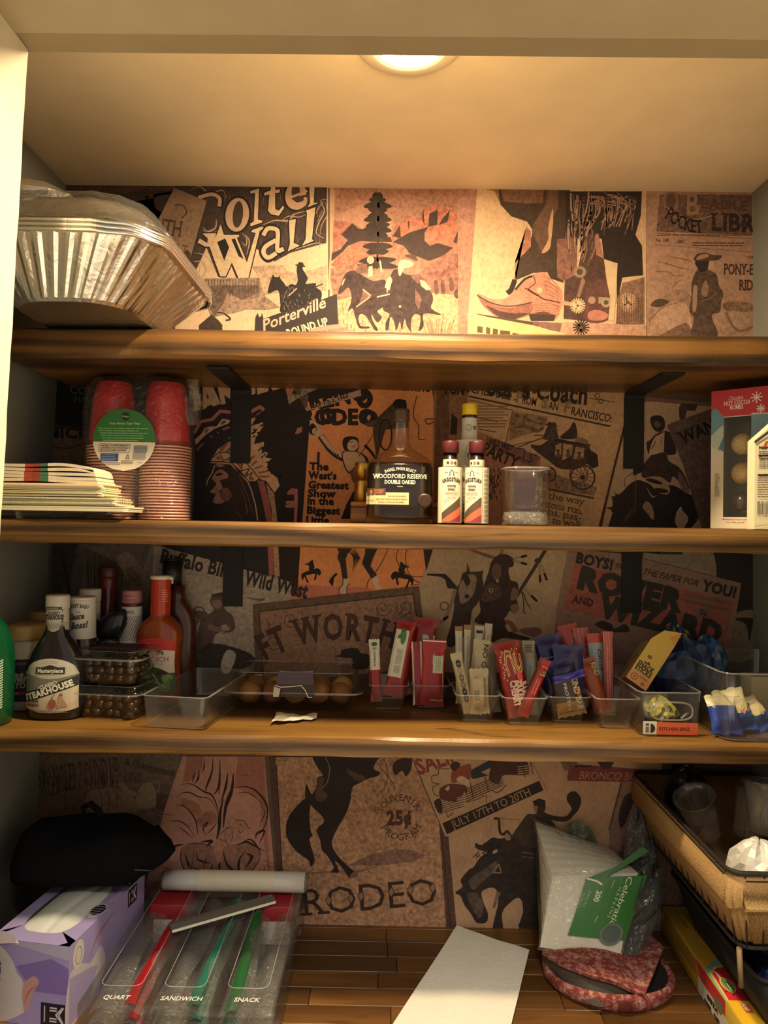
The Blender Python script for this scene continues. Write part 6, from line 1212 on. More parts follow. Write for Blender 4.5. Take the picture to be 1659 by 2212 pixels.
for py in (997, 1001, 1006, 1010, 1014): A.line([(.006, y_(py)), (.08, y_(py - 2))], .0005, (90, 80, 74))
A.up()
for py in (999, 1004, 1008, 1012): A.text('Fat 9g  Sodium 20mg', .007, y_(py), .0024, (60, 54, 50), w=.03)
A.line([(.005, y_(1028)), (.08, y_(1026))], .0032, (40, 36, 34), up=1)
for k in range(9): A.scribble(.004, y_(1032 + k * 5), .07, .0032, (120, 112, 100), 1)
for k in range(22): A.line([(.005 + k * .0022, y_(1084)), (.005 + k * .0022, y_(1112))], random.choice((.0006, .001, .0014)), (60, 54, 50))
A.up(); A.text('0 18000 42210', .004, y_(1117), .0022, (60, 54, 50), w=.05); A.curve([(.0, y_(1138)), (.02, y_(1134)), (.03, y_(1137)), (.05, y_(1136))], .001, (180, 160, 110)); A.up(); m.build('carton', CARD, t)
# ================================================================= third board: sauces
def prof_rf(tab): return lambda z: lerp(tab, z)[0]
def rbottle(name, x, Y, label, tab, col, capspec, mat=None, rz=0.0, cat='bottle', seg=32, z0=None):
 """round bottle: tab rows (r, z); capspec rows (r, z) with a colour"""
 t = thing(name, (x, Y, Z3 if z0 is None else z0), label, cat, rz)
 m = M(); m.lathe(tab, seg, col=col); m.build('body', mat or GLOSS, t)
 if capspec:
  m = M(); m.lathe(capspec[0], 28, col=capspec[1]); m.build('cap', SATIN, t)
 return t
# mayonnaise jar
t = rbottle('mayonnaise_jar', PX(57, 1450, 1.285), 1.285, 'squat jar of mayonnaise with a tan lid by the left wall', [(.036, 0), (.0405, .004), (.0415, .02), (.0415, .095), (.040, .108), (.034, .120), (.032, .126)], (206, 200, 178), ([(.0385, .124), (.0395, .126), (.0395, .146), (.0375, .1495), (.02, .1505)], (196, 162, 106)), cat='jar')
m = M(); A = cylart((0, 0, 0), .0419, .092, m); A.rect(-.034, .0, .040, .074, (40, 38, 48), n=18); A.rect(-.034, .056, .040, .062, (150, 60, 80), n=18); A.text('SMOOTH & CREAMY', 0, .010, .005, (150, 146, 150), align='c', w=.04); A.text('Real', 0, .038, .020, (190, 176, 150), align='c', shear=.3, bold=2, w=.038); A.text('MAYO', .002, .050, .010, (200, 192, 176), align='c', bold=2, w=.034, serif=.05); A.text('SINCE', 0, .061, .004, (220, 200, 190), align='c'); m.build('label', PAPER, t)
t = rbottle('spice_jar', PX(92, 1420, 1.37), 1.365, 'tan lidded jar peeping out behind the mayonnaise jar', [(.024, 0), (.026, .003), (.026, .125), (.022, .135)], (150, 130, 100), ([(.0255, .133), (.0265, .135), (.0265, .160), (.024, .163)], (176, 142, 96)), cat='jar')
# green bottle at the frame's left edge
GT = [(.020, 0), (.040, 0), (.0445, .006), (.0455, .03), (.0455, .115), (.043, .135), (.034, .158), (.018, .180), (.0145, .190), (.0145, .2)]
GT = [(r, z) for r, z in GT if r > .0141]
t = rbottle('green_sauce_bottle', PX(-34, 1450, 1.175), 1.175, 'bright green bottle cut off by the left jamb, food picture on its label', GT[1:], (10, 74, 42), ([(.0165, .196), (.0175, .198), (.0175, .222), (.016, .224)], (196, 180, 160)))
m = M(); A = cylart((0, 0, 0), .0459, .112, m); A.rect(-.04, 0, .052, .082, (14, 92, 54), n=20);
for k in range(20): A.line([(.047, .005 + k * .004), (.052, .003 + k * .004)], .0016, (210, 216, 206))
A.up(); A.blobp([(.020, .062), (.030, .058), (.036, .066), (.030, .076), (.020, .076)], (190, 56, 60)); A.blobp([(.031, .058), (.039, .056), (.042, .063), (.036, .068)], (220, 190, 120)); A.blobp([(.024, .074), (.038, .070), (.044, .076), (.034, .082)], (210, 170, 90)); A.text('RANCH', .0, .030, .016, (230, 236, 220), align='c', bold=3); m.build('label', CARD, t)
# steakhouse marinade (flattened bottle with a long neck)
STT = [(.078, .044, 0), (.090, .050, .006), (.096, .053, .03), (.096, .053, .070), (.092, .052, .092), (.080, .049, .112), (.062, .045, .128), (.044, .041, .142), (.036, .036, .152), (.0345, .0345, .175), (.0345, .0345, .190)]
def steak(x, Y, label, rz=0.0, full=True):
 t = thing('marinade_bottle', (x, Y, Z3), label, 'bottle', rz)
 m = M(); seloft(m, STT, 2.4, 32, (26, 24, 26)); m.build('body', GLOSS, t)
 m = M(); m.lathe([(.0183, .143), (.0188, .150), (.0183, .186)], 28, col=(196, 192, 180), caps=(False, False)); A = cylart((0, 0, 0), .0186, .186, m)
 A.text('\u2022CLASSIC\u2022', 0, .008, .005, (50, 50, 48), align='c', bold=2, w=.022); A.text('STEAKHOUSE', 0, .0165, .0075, (40, 40, 40), align='c', bold=3, w=.034); A.rect(-.026, .022, .026, .036, (170, 168, 160), n=12); A.scribble(-.02, .024, .04, .010, (130, 128, 124), 3); m.build('neck_label', PAPER, t)
 m = M(); m.lathe([(.0178, .186), (.0192, .187), (.0194, .207), (.0186, .2095), (.012, .210)], 28, col=(206, 202, 190)); A = cylart((0, 0, 0), .0196, .207, m); A.rect(-.014, .0165, .014, .0205, (60, 60, 58), n=8); A.poly([(-.009, .0165), (0, .0145), (.009, .0165)], (60, 60, 58)); A.scribble(-.011, .0175, .022, .002, (190, 186, 176), 1); m.build('cap', SATIN, t)
 m = M(); A = seart(STT, .105, 2.4, m, off=.0005)
 def strip(fn0, fn1, col, u0, u1, n=16):
  for i in range(n):
   a, b = u0 + (u1 - u0) * i / n, u0 + (u1 - u0) * (i + 1) / n
   for k in range(4):
    lo = lambda u, q: fn0(u) + (fn1(u) - fn0(u)) * q
    m.poly([A.P((a, lo(a, k / 4))), A.P((b, lo(b, k / 4))), A.P((b, lo(b, (k + 1) / 4))), A.P((a, lo(a, (k + 1) / 4)))], col)
  A.up(2)
 R0 = .0435
 arch = lambda u: .026 - .026 * math.sqrt(max(0, 1 - (u / R0) ** 2)); bot = lambda u: .084 + .007 * (1 - (u / R0) ** 2)
 strip(arch, lambda u: .038, (176, 174, 162), -R0, R0); strip(lambda u: .030 + .004 * cos(u * 60), lambda u: .052 - u * .34, (110, 112, 104), -R0, R0); strip(lambda u: .046 - u * .34, bot, (192, 180, 160), -R0, R0)
 strip(lambda u: .0435 - u * .34, lambda u: .0605 - u * .34, (34, 36, 38), -R0, R0)
 A.rect(-.024, .0145, .024, .0255, (36, 42, 42), n=8); A.poly([(-.014, .0148), (0, .0105), (.014, .0148)], (36, 42, 42)); A.text('Masterpiece', 0, .0232, .0066, (206, 206, 194), align='c', bold=2, w=.042); A.scribble(-.012, .004, .024, .002, (150, 150, 140), 1)
 A.text('\u2022CLASSIC\u2022', -.002, .0465, .0056, (206, 204, 190), ang=-18.5, w=.034, bold=3, align='c'); A.text('STEAKHOUSE', -.0415, .0715, .0098, (214, 212, 200), ang=-18.8, w=.084, bold=3)
 A.text('30 MIN', -.039, .0735, .0055, (90, 66, 54), w=.021, bold=3); A.text('MARINADE', -.0385, .0805, .0050, (90, 66, 54), w=.021, bold=2); A.text('JUICY & TENDER', -.032, .0885, .003, (110, 90, 76), w=.028)
 A.blobp([(-.002, .075), (.003, .068), (.010, .070), (.011, .079), (.003, .083)], (150, 84, 66)); A.curve([(.004, .069), (.006, .062), (.009, .060)], .001, (110, 70, 50)); A.poly([(.015, .060), (.021, .058), (.022, .066), (.029, .080), (.012, .082), (.015, .069)], (170, 140, 110)); A.poly([(.016, .059), (.021, .0575), (.0215, .062), (.016, .063)], (120, 92, 70)); A.scribble(-.02, .087, .05, .004, (130, 112, 98), 2)
 m.build('label', PAPER, t); return t
steak(PX(122, 1450, 1.217), 1.217, 'dark steakhouse marinade bottle, white capped, before the mayonnaise jar', .06)
steak(PX(194, 1350, 1.330), 1.330, 'second steakhouse marinade bottle, only its white cap and neck showing', .05)
# sauce boss
SB = [(.0255, 0), (.0275, .003), (.0275, .105), (.024, .122), (.0205, .136), (.0205, .142)]
t = rbottle('barbecue_sauce_bottle', PX(178, 1400, 1.273), 1.273, 'brown sauce bottle under a tall white printed shrink cap', SB, (44, 28, 24), None)
m = M(); m.lathe([(.0232, .128), (.0226, .134), (.0218, .192), (.0222, .196)], 28, col=(206, 204, 196), caps=(False, False)); A = cylart((0, 0, 0), .0226, .194, m); A.text('SWEET BABY', 0, .014, .0065, (60, 60, 62), align='c', arc=.5, w=.036, bold=1); A.text('THE', 0, .020, .003, (80, 80, 80), align='c'); A.text('Sauce', -.002, .031, .010, (50, 54, 58), align='c', w=.026, shear=.25, bold=2, ang=-6); A.text('Boss!', .002, .047, .011, (50, 54, 58), align='c', w=.030, shear=.25, bold=2, ang=-6); m.build('shrink_cap', PAPER, t)
m = M(); m.lathe([(.0218, .196), (.0225, .1965), (.0225, .200), (.021, .2012), (.012, .2014)], 28, col=(214, 210, 198)); m.build('lid', SATIN, t)
# red slim bottle behind
rbottle('hot_sauce_bottle', PX(233, 1300, 1.379), 1.379, 'slim dark red bottle at the back, right of the second marinade cap', [(.018, 0), (.020, .003), (.020, .12), (.0165, .135), (.0155, .22), (.0150, .235)], (104, 30, 34), ([(.0165, .228), (.0172, .23), (.0172, .246), (.0155, .248)], (84, 40, 44)))
# dark bottle lying between
t = thing('fallen_dark_bottle', (PX(240, 1400, 1.318), 1.318, Z3), 'dark navy squeeze bottle with a slanted cap behind the candy boxes', 'bottle')
m = M(); m.loft([sering(w, d, z, 2.6, 28, cx=c) for w, d, z, c in ((.036, .034, 0, 0), (.040, .036, .004, 0), (.040, .036, .08, 0), (.040, .036, .10, -.001), (.040, .036, .115, -.003), (.026, .026, .125, -.004))], (34, 36, 46)); m.build('body', GLOSS, t)
m = M(); m.loft([sering(w, d, z, 2.4, 28, cx=c) for w, d, z, c in ((.044, .04, .124, -.003), (.050, .044, .128, -.003), (.054, .044, .146, .002), (.044, .038, .160, .008), (.024, .022, .171, .016), (.012, .012, .174, .020))], (26, 30, 42)); m.build('cap', GLOSS, t)
# patterned neck bottle
PT = [(.030, 0), (.032, .003), (.032, .085), (.027, .105), (.0225, .118), (.0185, .145), (.0178, .170)]
t = rbottle('steak_sauce_bottle', PX(285, 1330, 1.335), 1.335, 'bottle whose white neck sleeve has slanting dashes and a pinkish cap', PT, (60, 34, 30), ([(.0168, .184), (.0180, .185), (.0180, .206), (.0168, .208), (.012, .2085)], (176, 116, 118)))
SLV = [(.0255, .112), (.0235, .118), (.0195, .145), (.0188, .165), (.0185, .178)]
m = M(); m.lathe(SLV, 28, col=(208, 204, 198), caps=(False, False)); A = cylart((0, 0, 0), .020, .178, m, rf=prof_rf([(r + .0002, z) for r, z in SLV])); A.text('HEINZ', 0, .012, .005, (110, 100, 96), align='c', bold=2)
for i in range(10):
 for k in range(-7, 8):
  x, y = k * .0042 + (i % 2) * .0021, .019 + i * .0046; A.line([(x - .0013, y + .0018), (x + .0013, y - .0018)], .0011, (90, 70, 66))
m.build('neck_sleeve', PAPER, t); m = M(); m.lathe([(.0172, .178), (.0176, .184)], 24, col=(80, 34, 40), caps=(False, False)); A = cylart((0, 0, 0), .0182, .206, m); A.scribble(-.014, .006, .028, .004, (120, 60, 66), 1); A.scribble(-.014, .013, .028, .004, (150, 90, 92), 1); m.build('seal', SATIN, t)
# french dressing
FT = [(.066, .044, 0), (.076, .050, .005), (.080, .052, .02), (.074, .050, .055), (.076, .051, .085), (.083, .054, .115), (.080, .053, .130), (.066, .048, .142), (.048, .042, .150), (.034, .034, .156), (.031, .031, .162), (.031, .031, .170)]
t = thing('french_dressing_bottle', (PX(345, 1400, 1.324), 1.324, Z3 + .0005), 'orange french dressing bottle with a red neck wrap and white cap', 'bottle'); t.scale = (1.03, 1.0, 1.035)
m = M(); seloft(m, FT, 2.8, 32, (138, 58, 14)); m.build('body', GLOSS, t)
m = M(); m.lathe([(.0172, .157), (.0176, .163), (.0178, .218), (.0182, .222)], 28, col=(176, 50, 32), caps=(False, False)); A = cylart((0, 0, 0), .0180, .219, m)
for k in range(6): A.scribble(.008, .014 + k * .004, .010, .003, (226, 150, 120), 1)
m.build('neck_wrap', GLOSS, t)
m = M(); m.lathe([(.0180, .222), (.0188, .2225), (.0188, .2275), (.0175, .229), (.010, .2292)], 28, col=(214, 210, 198)); m.box(.0165, .0225, -.004, .004, .2205, .2265, (214, 210, 198), bev=.0015); m.box(.0195, .0220, -.003, .003, .214, .2205, (214, 210, 198), bev=.001); m.build('cap', SATIN, t)
m = M(); A = seart(FT, .120, 2.8, m, off=.0005)
def fstrip(f0, f1, col, hw, n=16, kk=6):
 for i in range(n):
  for k in range(kk):
   def pt(a, q):
    y = f0(a) + (f1(a) - f0(a)) * q; w_ = hw(y); return A.P((a * w_, y))
   a, b = -1 + 2 * i / n, -1 + 2 * (i + 1) / n; m.poly([pt(a, k / kk), pt(b, k / kk), pt(b, (k + 1) / kk), pt(a, (k + 1) / kk)], col)
 A.up(2)
hw = lambda y: .036 - .0035 * sin(min(1, y / .09) * pi)
fstrip(lambda a: .010 - .010 * math.sqrt(1 - a * a * .99), lambda a: .024, (190, 50, 52), hw); fstrip(lambda a: .0235 - .003 * (1 - a * a), lambda a: .062, (216, 206, 190), hw); fstrip(lambda a: .058 - .006 * cos(a * 3), lambda a: .098, (70, 90, 48), hw)
A.poly([(-.015, .029), (-.0145, .0235), (-.008, .0215), (.008, .0215), (.0145, .0235), (.015, .029)], (50, 42, 32)); A.curve([(-.012, .027), (0, .0235), (.012, .027)], .0012, (196, 170, 110)); A.text('FRENCH', .001, .0415, .0085, (168, 60, 50), align='c', w=.046, bold=0); A.text('STYLE', .004, .0475, .004, (190, 110, 90), align='c', w=.02)
for x, y, r, c in ((-.020, .075, .010, (110, 138, 80)), (-.008, .068, .009, (84, 116, 60)), (.012, .062, .008, (52, 40, 40)), (.020, .070, .010, (120, 150, 84)), (.004, .078, .011, (60, 84, 44)), (.018, .086, .010, (96, 130, 72)), (-.010, .088, .011, (70, 100, 50)), (-.018, .092, .008, (130, 156, 100))): A.blobp([(x + r * cos(a) * random.uniform(.7, 1.2), y + r * .8 * sin(a) * random.uniform(.7, 1.2)) for a in [i * pi / 4 for i in range(8)]], c)
A.curve([(-.006, .062), (.002, .070), (.010, .082), (.020, .086)], .0016, (206, 206, 176)); m.build('label', PAPER, t)
# tall brown bottle behind
t = thing('soy_sauce_bottle', (PX(380, 1400, 1.374), 1.374, Z3), 'tall brown glass bottle, black capped, behind the french dressing', 'bottle')
BT2 = [(.072, .04, 0), (.076, .042, .004), (.076, .042, .135), (.070, .042, .155), (.056, .044, .172), (.040, .036, .185), (.032, .032, .195), (.031, .031, .215)]
m = M(); seloft(m, BT2, 2.2, 30, (70, 34, 16)); m.build('body', GLOSS, t); m = M(); m.loft([[(x - .010, y, z) for x, y, z in r_] for r_ in ([(.0185 * cos(2 * pi * j / 24), .0185 * sin(2 * pi * j / 24), z) for j in range(24)] for z in (.214, .262))], (24, 24, 28)); m.loft([[(.017 * cos(2 * pi * j / 24) - .010, .017 * sin(2 * pi * j / 24), z) for j in range(24)] for z in (.262, .2655)], (30, 30, 34)); m.build('cap', SATIN, t)
# candy clamshells
def clam(z, label, seed, lid_label, yaw):
 t = thing('candy_box', (PX(251, 1500, 1.24), 1.2435, z), label, 'container', yaw, 'clear boxes of chocolate candy'); W, D, H = .128, .100, .056; r = random.Random(seed)
 def tray(e): return [rring(.098 - e, .072 - e, .016, .0012 + e / 2, 4), rring(.104 - e, .078 - e, .018, .004, 4), rring(.120 - e, .092 - e, .020, .041, 4)]
 m = M(); m.loft(tray(0) + [rring(W, D, .022, .0415, 4), rring(W, D, .022, .0435, 4), rring(.119, .091, .020, .0432, 4)] + list(reversed(tray(.0014))), caps=(True, True)); m.build('tray', CLEAR, t)
 m = M(); m.loft([rring(W + .002, D + .002, .022, .0440, 4), rring(W + .003, D + .003, .022, .0475, 4), rring(W - .004, D - .004, .020, .0490, 4), rring(W - .008, D - .008, .018, .0565, 4), rring(W - .014, D - .014, .017, .0580, 4), rring(W - .018, D - .018, .016, .0572, 4)], caps=(False, True)); m.loft([rring(W + .0032, D + .0032, .022, z, 4) for z in (.0436, .0462)], mi=1, caps=(False, False)); m.loft([rring(W - .012, D - .012, .018, z, 4) for z in (.0576, .0582)], mi=1, caps=(False, False)); m.build('lid', (CLEAR, EDGE), t)
 if lid_label:
  m = M(); m.box(-.040, .040, -.030, .030, .0583, .0587, (46, 26, 28)); A = planeart((-.04, -.030, .05875), (1, 0, 0), (0, -1, 0), (0, 0, 1), m); A.fx = (0, 0, 1); A.text('Milk Chocolate Raisins', .006, -.010, .006, (150, 130, 120), w=.066, shear=.2); A.text('NET WT 10 OZ', .012, -.022, .003, (150, 130, 120)); m.build('lid_label', PAPER, t)
 return t
CHOC = colmat('chocolate_candy', .22, mottle=.12, coat=.5)
cand = M(); cand.blob((0, 0, 0), (.0092, .0078, .0072), (44, 24, 17), 10, 7, .03); cand0 = None
for z, lab, sd, ll in ((Z3 + .0005, 'clear lower box of chocolate candy on the third board', 1, False), (Z3 + .0592, 'clear upper box of chocolate candy with a dark lid label', 2, True)):
 t = clam(z, lab, sd, ll, -.12); r = random.Random(sd)
 for lay in range(3):
  for i in range(5):
   for j in range(4 if lay < 2 else 4):
    if cand0 is None: cand0 = cand.build('chocolate_candy', CHOC); o = cand0
    else: o = cand0.copy(); COL.objects.link(o)
    q = rot2((-.037 + i * .0185 + r.uniform(-.002, .002) + (lay % 2) * .003, -.027 + j * .018 + r.uniform(-.002, .002)), -.12)
    o.location = (t.location.x + q[0], t.location.y + q[1], z + .0105 + lay * .0125); o.rotation_euler = (r.uniform(-.5, .5), r.uniform(-.5, .5), r.uniform(0, 3))
    tag(o, 'glossy brown chocolate candy heaped inside the %s clear box' % ('lower', 'upper')[sd - 1], 'candy', 'chocolate candies in the %s clear box' % ('lower', 'upper')[sd - 1])
# clear bins
def openbin(m, w, d, h, tw, td, r=.008, th=.0018, rim=.003, n=4):
 """tapered open box: bottom tw x td, mouth w x d, with a lip"""
 m.loft([rring(tw - .004, td - .004, r, .0005, n), rring(tw, td, r, .003, n), rring(w, d, r + .002, h - .002, n)], caps=(True, False))
 m.loft([rring(w, d, r + .002, h - .002, n), rring(w + rim, d + rim, r + .003, h - .0015, n), rring(w + rim, d + rim, r + .003, h, n), rring(w - 2 * th, d - 2 * th, r, h, n)], caps=(False, False), mi=1)
 m.loft([rring(tw + .001, td + .001, r, .0028, n), rring(tw + .0016, td + .0016, r, .0046, n)], caps=(False, False), mi=1)
 m.loft([rring(w - 2 * th, d - 2 * th, r, h, n), rring(tw - 2 * th, td - 2 * th, r * .8, .0045, n), rring(tw - 2 * th - .004, td - 2 * th - .004, r * .7, .003, n)], caps=(False, True))
BINM = clearmat('bin_acrylic', (.965, .968, .96), .04, 1.3, haze=.018)
t = thing('long_clear_bin', (PX(374, 1545, 1.152) + .013, 1.152 + .116, Z3), 'long empty clear bin pointing to the wall beside the candy boxes', 'bin', -.12)
m = M(); openbin(m, .112, .226, .054, .104, .218, .010); m.build('bin', (BINM, EDGE), t)
# pastry clamshell with a torn label
t = thing('pastry_box', (PX(640, 1480, 1.325), 1.335, Z3), 'clear bakery clamshell of pastries with a folded label', 'container')
m = M(); m.loft([rring(.205, .100, .015, .001, 4), rring(.215, .110, .018, .004, 4), rring(.232, .124, .02, .030, 4), rring(.25, .134, .022, .031, 4), rring(.25, .134, .022, .033, 4), rring(.230, .122, .02, .0325, 4), rring(.213, .108, .018, .005, 4)], caps=(True, True)); m.build('tray', CLEAR, t)
m = M(); m.loft([rring(.252, .136, .022, .0335, 4), rring(.252, .136, .022, .0365, 4), rring(.234, .124, .02, .0375, 4), rring(.220, .112, .018, .066, 4), rring(.212, .104, .017, .0685, 4), rring(.205, .098, .016, .0680, 4)], caps=(False, True)); m.loft([rring(.2525, .1365, .022, z, 4) for z in (.0330, .0366)], mi=1, caps=(False, False)); m.loft([rring(.2140, .1062, .017, z, 4) for z in (.0678, .0688)], mi=1, caps=(False, False)); m.build('lid', (CLEAR, EDGE), t)
PASTRY = colmat('baked_crust', .6, mottle=.4, scale=120, bump=.8, bscale=160); pz = None; r = random.Random(3)
for i in range(5):
 for j in range(2):
  m = M(); m.blob((0, 0, 0), (.0195, .0225, .0195), ((150, 104, 52), (130, 84, 40), (168, 124, 66))[(i + j) % 3], 14, 9, .09); o = m.build('pastry', PASTRY)
  o.location = (t.location.x - .084 + i * .042, t.location.y - .024 + j * .049, Z3 + .0255 + r.uniform(0, .002)); o.rotation_euler.z = r.uniform(0, 3); tag(o, 'golden pastry, %s in the %s row of the bakery clamshell' % (('leftmost', 'second from left', 'in the middle', 'second from right', 'rightmost')[i], ('front', 'back')[j]), 'pastry', 'pastries in the bakery clamshell')
m = M(); lx = PX(637, 1470, 1.27) - t.location.x
pts = [(-.030, -.040, .0694), (-.031, -.0525, .0698), (-.034, -.0605, .050), (-.036, -.0665, .038), (-.036, -.0705, .030)]
for i in range(4):
 (x0, y0, z0), (x1, y1, z1) = pts[i], pts[i + 1]; m.poly([(lx + x0, y0, z0 + .0003), (lx - x0, y0, z0 + .0003), (lx - x1, y1 - .0005, z1), (lx + x1, y1 - .0005, z1)], (212, 206, 194) if i < 1 else (86, 74, 96) if i < 2 else (70, 56, 50))
A = planeart((lx - .030, -.040, .0702), (1, 0, 0), (0, -1, .03), (0, 0, 1), m); A.text('BAKE SHOP', .006, .006, .0055, (50, 44, 40), w=.048, bold=2, serif=.05); A.blobp([(.018, .0095), (.03, .0080), (.042, .0095), (.03, .0108)], (60, 50, 46))
A = planeart((lx - .036, -.0715, .052), (1, 0, 0), (0, -.45, -.9), (0, -1, .3), m); A.line([(.002, .002), (.012, .005), (.030, .004), (.048, .0015), (.056, .010), (.062, .022), (.068, .022)], .0015, (224, 220, 210), up=1); A.poly([(.0, .004), (.012, .008), (.010, .022), (0, .022)], (200, 196, 186))
m.build('folded_label', PAPER, t)
t = tag(empty('torn_paper', (PX(636, 1545, 1.215), 1.215, Z3 + .0004)), 'torn crinkled white paper scrap on the third board before the pastries', 'paper')
m = M(); f = wob_grid(1, 1, 1, 1, .0022, 5)
ED = [(-.036, -.028), (-.020, -.021), (-.006, -.011), (.010, -.012), (.018, -.002), (.034, .010), (.036, .030), (-.034, .030)]
n = 10
for i in range(n):
 for j in range(5):
  def pt(u, v):
   x = -.036 + .072 * u; lo = -.028 + .036 * u + .004 * sin(u * 19); return (x, lo + (.034 - lo) * v, .0035 + f(u, v) + .012 * max(0, .3 - v) * (1 - u))
  m.poly([pt(i / n, j / 5), pt((i + 1) / n, j / 5), pt((i + 1) / n, (j + 1) / 5), pt(i / n, (j + 1) / 5)], (206, 204, 192) if j < 2 else (176, 168, 148), smooth=False)
m.build('scrap', PAPER, t)
# ---------------------------------------------------------------- snack bins and their bars
SNACKB = [('first snack bin, red packets, by the pastries', 840, 1500, 1.285, .071, .048), ('second snack bin, holding red and green packets', 932, 1500, 1.300, .070, .046), ('third snack bin, holding cream protein bars', 1033, 1530, 1.218, .076, .049),
          ('fourth snack bin, holding the red cherry bars', 1135, 1535, 1.206, .076, .049), ('fifth snack bin, holding the navy wrapped bars', 1231, 1530, 1.222, .074, .048), ('sixth snack bin, nearly empty in front, by the snack sticks', 1336, 1540, 1.194, .074, .053)]
BX = []
for lab, px, py, yf, w, h in SNACKB:
 x = PX(px, py, yf); t = thing('snack_bin', (x, yf + .05, Z3 + .0002), lab, 'bin', group='small clear tapered snack bins'); m = M(); openbin(m, w, .10, h, w * .68, .074, .007); m.build('bin', (BINM, EDGE), t); BX.append((x, yf, w, h))
def bar(name, b, tp, Y, wpx, label, cat, cols, art=None, th=.011, Yt=None, yaw=0.0, group=None, mat=None):
 """wrapped bar from pixel b (bottom) to pixel tp (top) at depth Y; cols = function(u, v) giving the wrapper colour"""
 p0 = atY(b[0], b[1], Y); p1 = atY(tp[0], tp[1], Yt if Yt else Y + .02); zf = max(p0.z, Z3 + .006); p0.z = zf
 zx = (p1 - p0); h = zx.length; zx.normalize(); xx = Vector((cos(yaw), sin(yaw), 0)); xx = (xx - zx * xx.dot(zx)).normalized(); yx = zx.cross(xx)
 T = Matrix(((xx.x, yx.x, zx.x, p0.x), (xx.y, yx.y, zx.y, p0.y), (xx.z, yx.z, zx.z, p0.z), (0, 0, 0, 1)))
 o = empty(name, (0, 0, 0)); o.matrix_world = T; tag(o, label, cat, group); w = wpx * Y / F_PX; rs = random.Random(int(b[0] * 7 + tp[1]))
 ph = rs.uniform(0, 6)
 def thick(u, v):
  e = min(v, 1 - v) * h; k = max(0, min(1, (e - .006) / .014)); return (.0008 + th * k * math.sqrt(max(0, 1 - abs(2 * u - 1) ** 3))) * (1 + .10 * sin(u * 9 + ph) * sin(v * 14 + ph))
 def wd(v): e = min(v, 1 - v) * h; return w * (1.05 - .07 * max(0, min(1, (e - .004) / .015)))
 def P3(u, v, sgn, l=0):
  zig = .0012 * (1 if int(u * 24) % 2 else -1) if v in (0.0, 1.0) else 0
  return (wd(v) * (u - .5), sgn * (thick(u, v) / 2 + l), h * v + zig)
 m = M(); nu, nv = (14, 30) if name == 'snack_pouch' else (8, 16)
 for sg in (-1, 1):
  base = len(m.v)
  for j in range(nv + 1):
   for i in range(nu + 1): m.v.append(P3(i / nu, j / nv, sg))
  for j in range(nv):
   for i in range(nu):
    q = base + j * (nu + 1) + i; f = (q, q + 1, q + nu + 2, q + nu + 1); m.f.append(f if sg < 0 else tuple(reversed(f))); m.c.append(L(cols((i + .5) / nu, (j + .5) / nv))); m.mi.append(0); m.sm.append(True)
 m.build('wrapper', mat or FILMP, o)
 if art:
  A = Art(lambda u, v, l: Vector(P3(min(max(u, 0.02), .98), min(max(1 - v, .01), .99), -1, .0006 + l)), 1e-4, M()); art(A, w, h); A.m.build('print', CARD, o)
 return o
RED, CRM, GRN, WHT = (146, 18, 20), (206, 192, 160), (132, 150, 104), (214, 208, 192)
def vt(A, w, h, t, u, v0, v1, hh, col, bold=2, up_=True, serif=0.0):
 """lettering running along the bar, from v0 to v1 (1 = bottom)"""
 n = len(t); A2 = Art(lambda a, b, l: A.fn(u + (-b if up_ else b) * 1.0, 0, l), 1e-4, A.m)
 def fn(a, b, l):
  vv = v0 + a / h * 1.0; return A.fn(u - b / w, vv, l) if up_ else A.fn(u + b / w, v1 - a / h, l)
 B = Art(fn, 1e-4, A.m); B.k = A.k; B.text(t, 0, 0, hh, col, w=(v1 - v0) * h, bold=bold, serif=serif); A.up()
def a1(A, w, h):
 A.circ(.5, .08, .28, (70, 110, 60), .035); A.circ(.5, .16, .2, (150, 170, 130), .02); vt(A, w, h, 'VANILLA', .42, .2, .45, .003, (90, 100, 90))
bar('snack_packet', (813, 1516), (808, 1381), 1.300, 23, 'slim packet, pale top and red below, leftmost in the first snack bin', 'packet', lambda u, v: WHT if v > .48 else RED, a1, .008, 1.335)
def a2(A, w, h):
 A.blobp([(.30, .14), (.46, .10), (.60, .16), (.62, .26), (.5, .32), (.36, .28)], (62, 120, 54)); A.blobp([(.14, .24), (.3, .18), (.34, .24)], (52, 100, 46))
 for k in range(5): vt(A, w, h, 'ingredients water', .28 + k * .07, .38, .70, .0016, (110, 106, 100), 0)
bar('snack_packet', (848, 1505), (879, 1342), 1.308, 40, 'red edged white packet with a green oval, leaning in the first snack bin', 'packet', lambda u, v: RED if v > .88 or v < .25 or u > .72 else WHT, a2, .010, 1.345)
def a4(A, w, h): A.rect(.42, .22, .95, .60, (196, 204, 176)); A.scribble(.46, .26, .4, .3, (120, 150, 100), 5)
bar('snack_packet', (902, 1500), (921, 1335), 1.345, 52, 'red packet with a green and white patch at the back of the second bin', 'packet', lambda u, v: RED, a4, .010, 1.37)
bar('snack_packet', (880, 1500), (883, 1350), 1.365, 40, 'plain dark red packet at the very back between first and second bins', 'packet', lambda u, v: (160, 30, 34), None, .009, 1.385)
bar('snack_packet', (908, 1527), (903, 1386), 1.318, 30, 'red packet with a white left edge, behind the front red and green one', 'packet', lambda u, v: WHT if u < .16 or .62 < u < .8 else RED, None, .010, 1.334)
def a5(A, w, h):
 A.rect(.44, .22, .93, .92, (150, 164, 116)); A.rect(.47, .24, .90, .50, (206, 212, 180))
 for k in range(4): vt(A, w, h, 'INGREDIENTS', .52 + k * .08, .26, .46, .0016, (110, 120, 90), 0)
 A.rect(0.02, 0.0, .98, .03, (226, 214, 200))
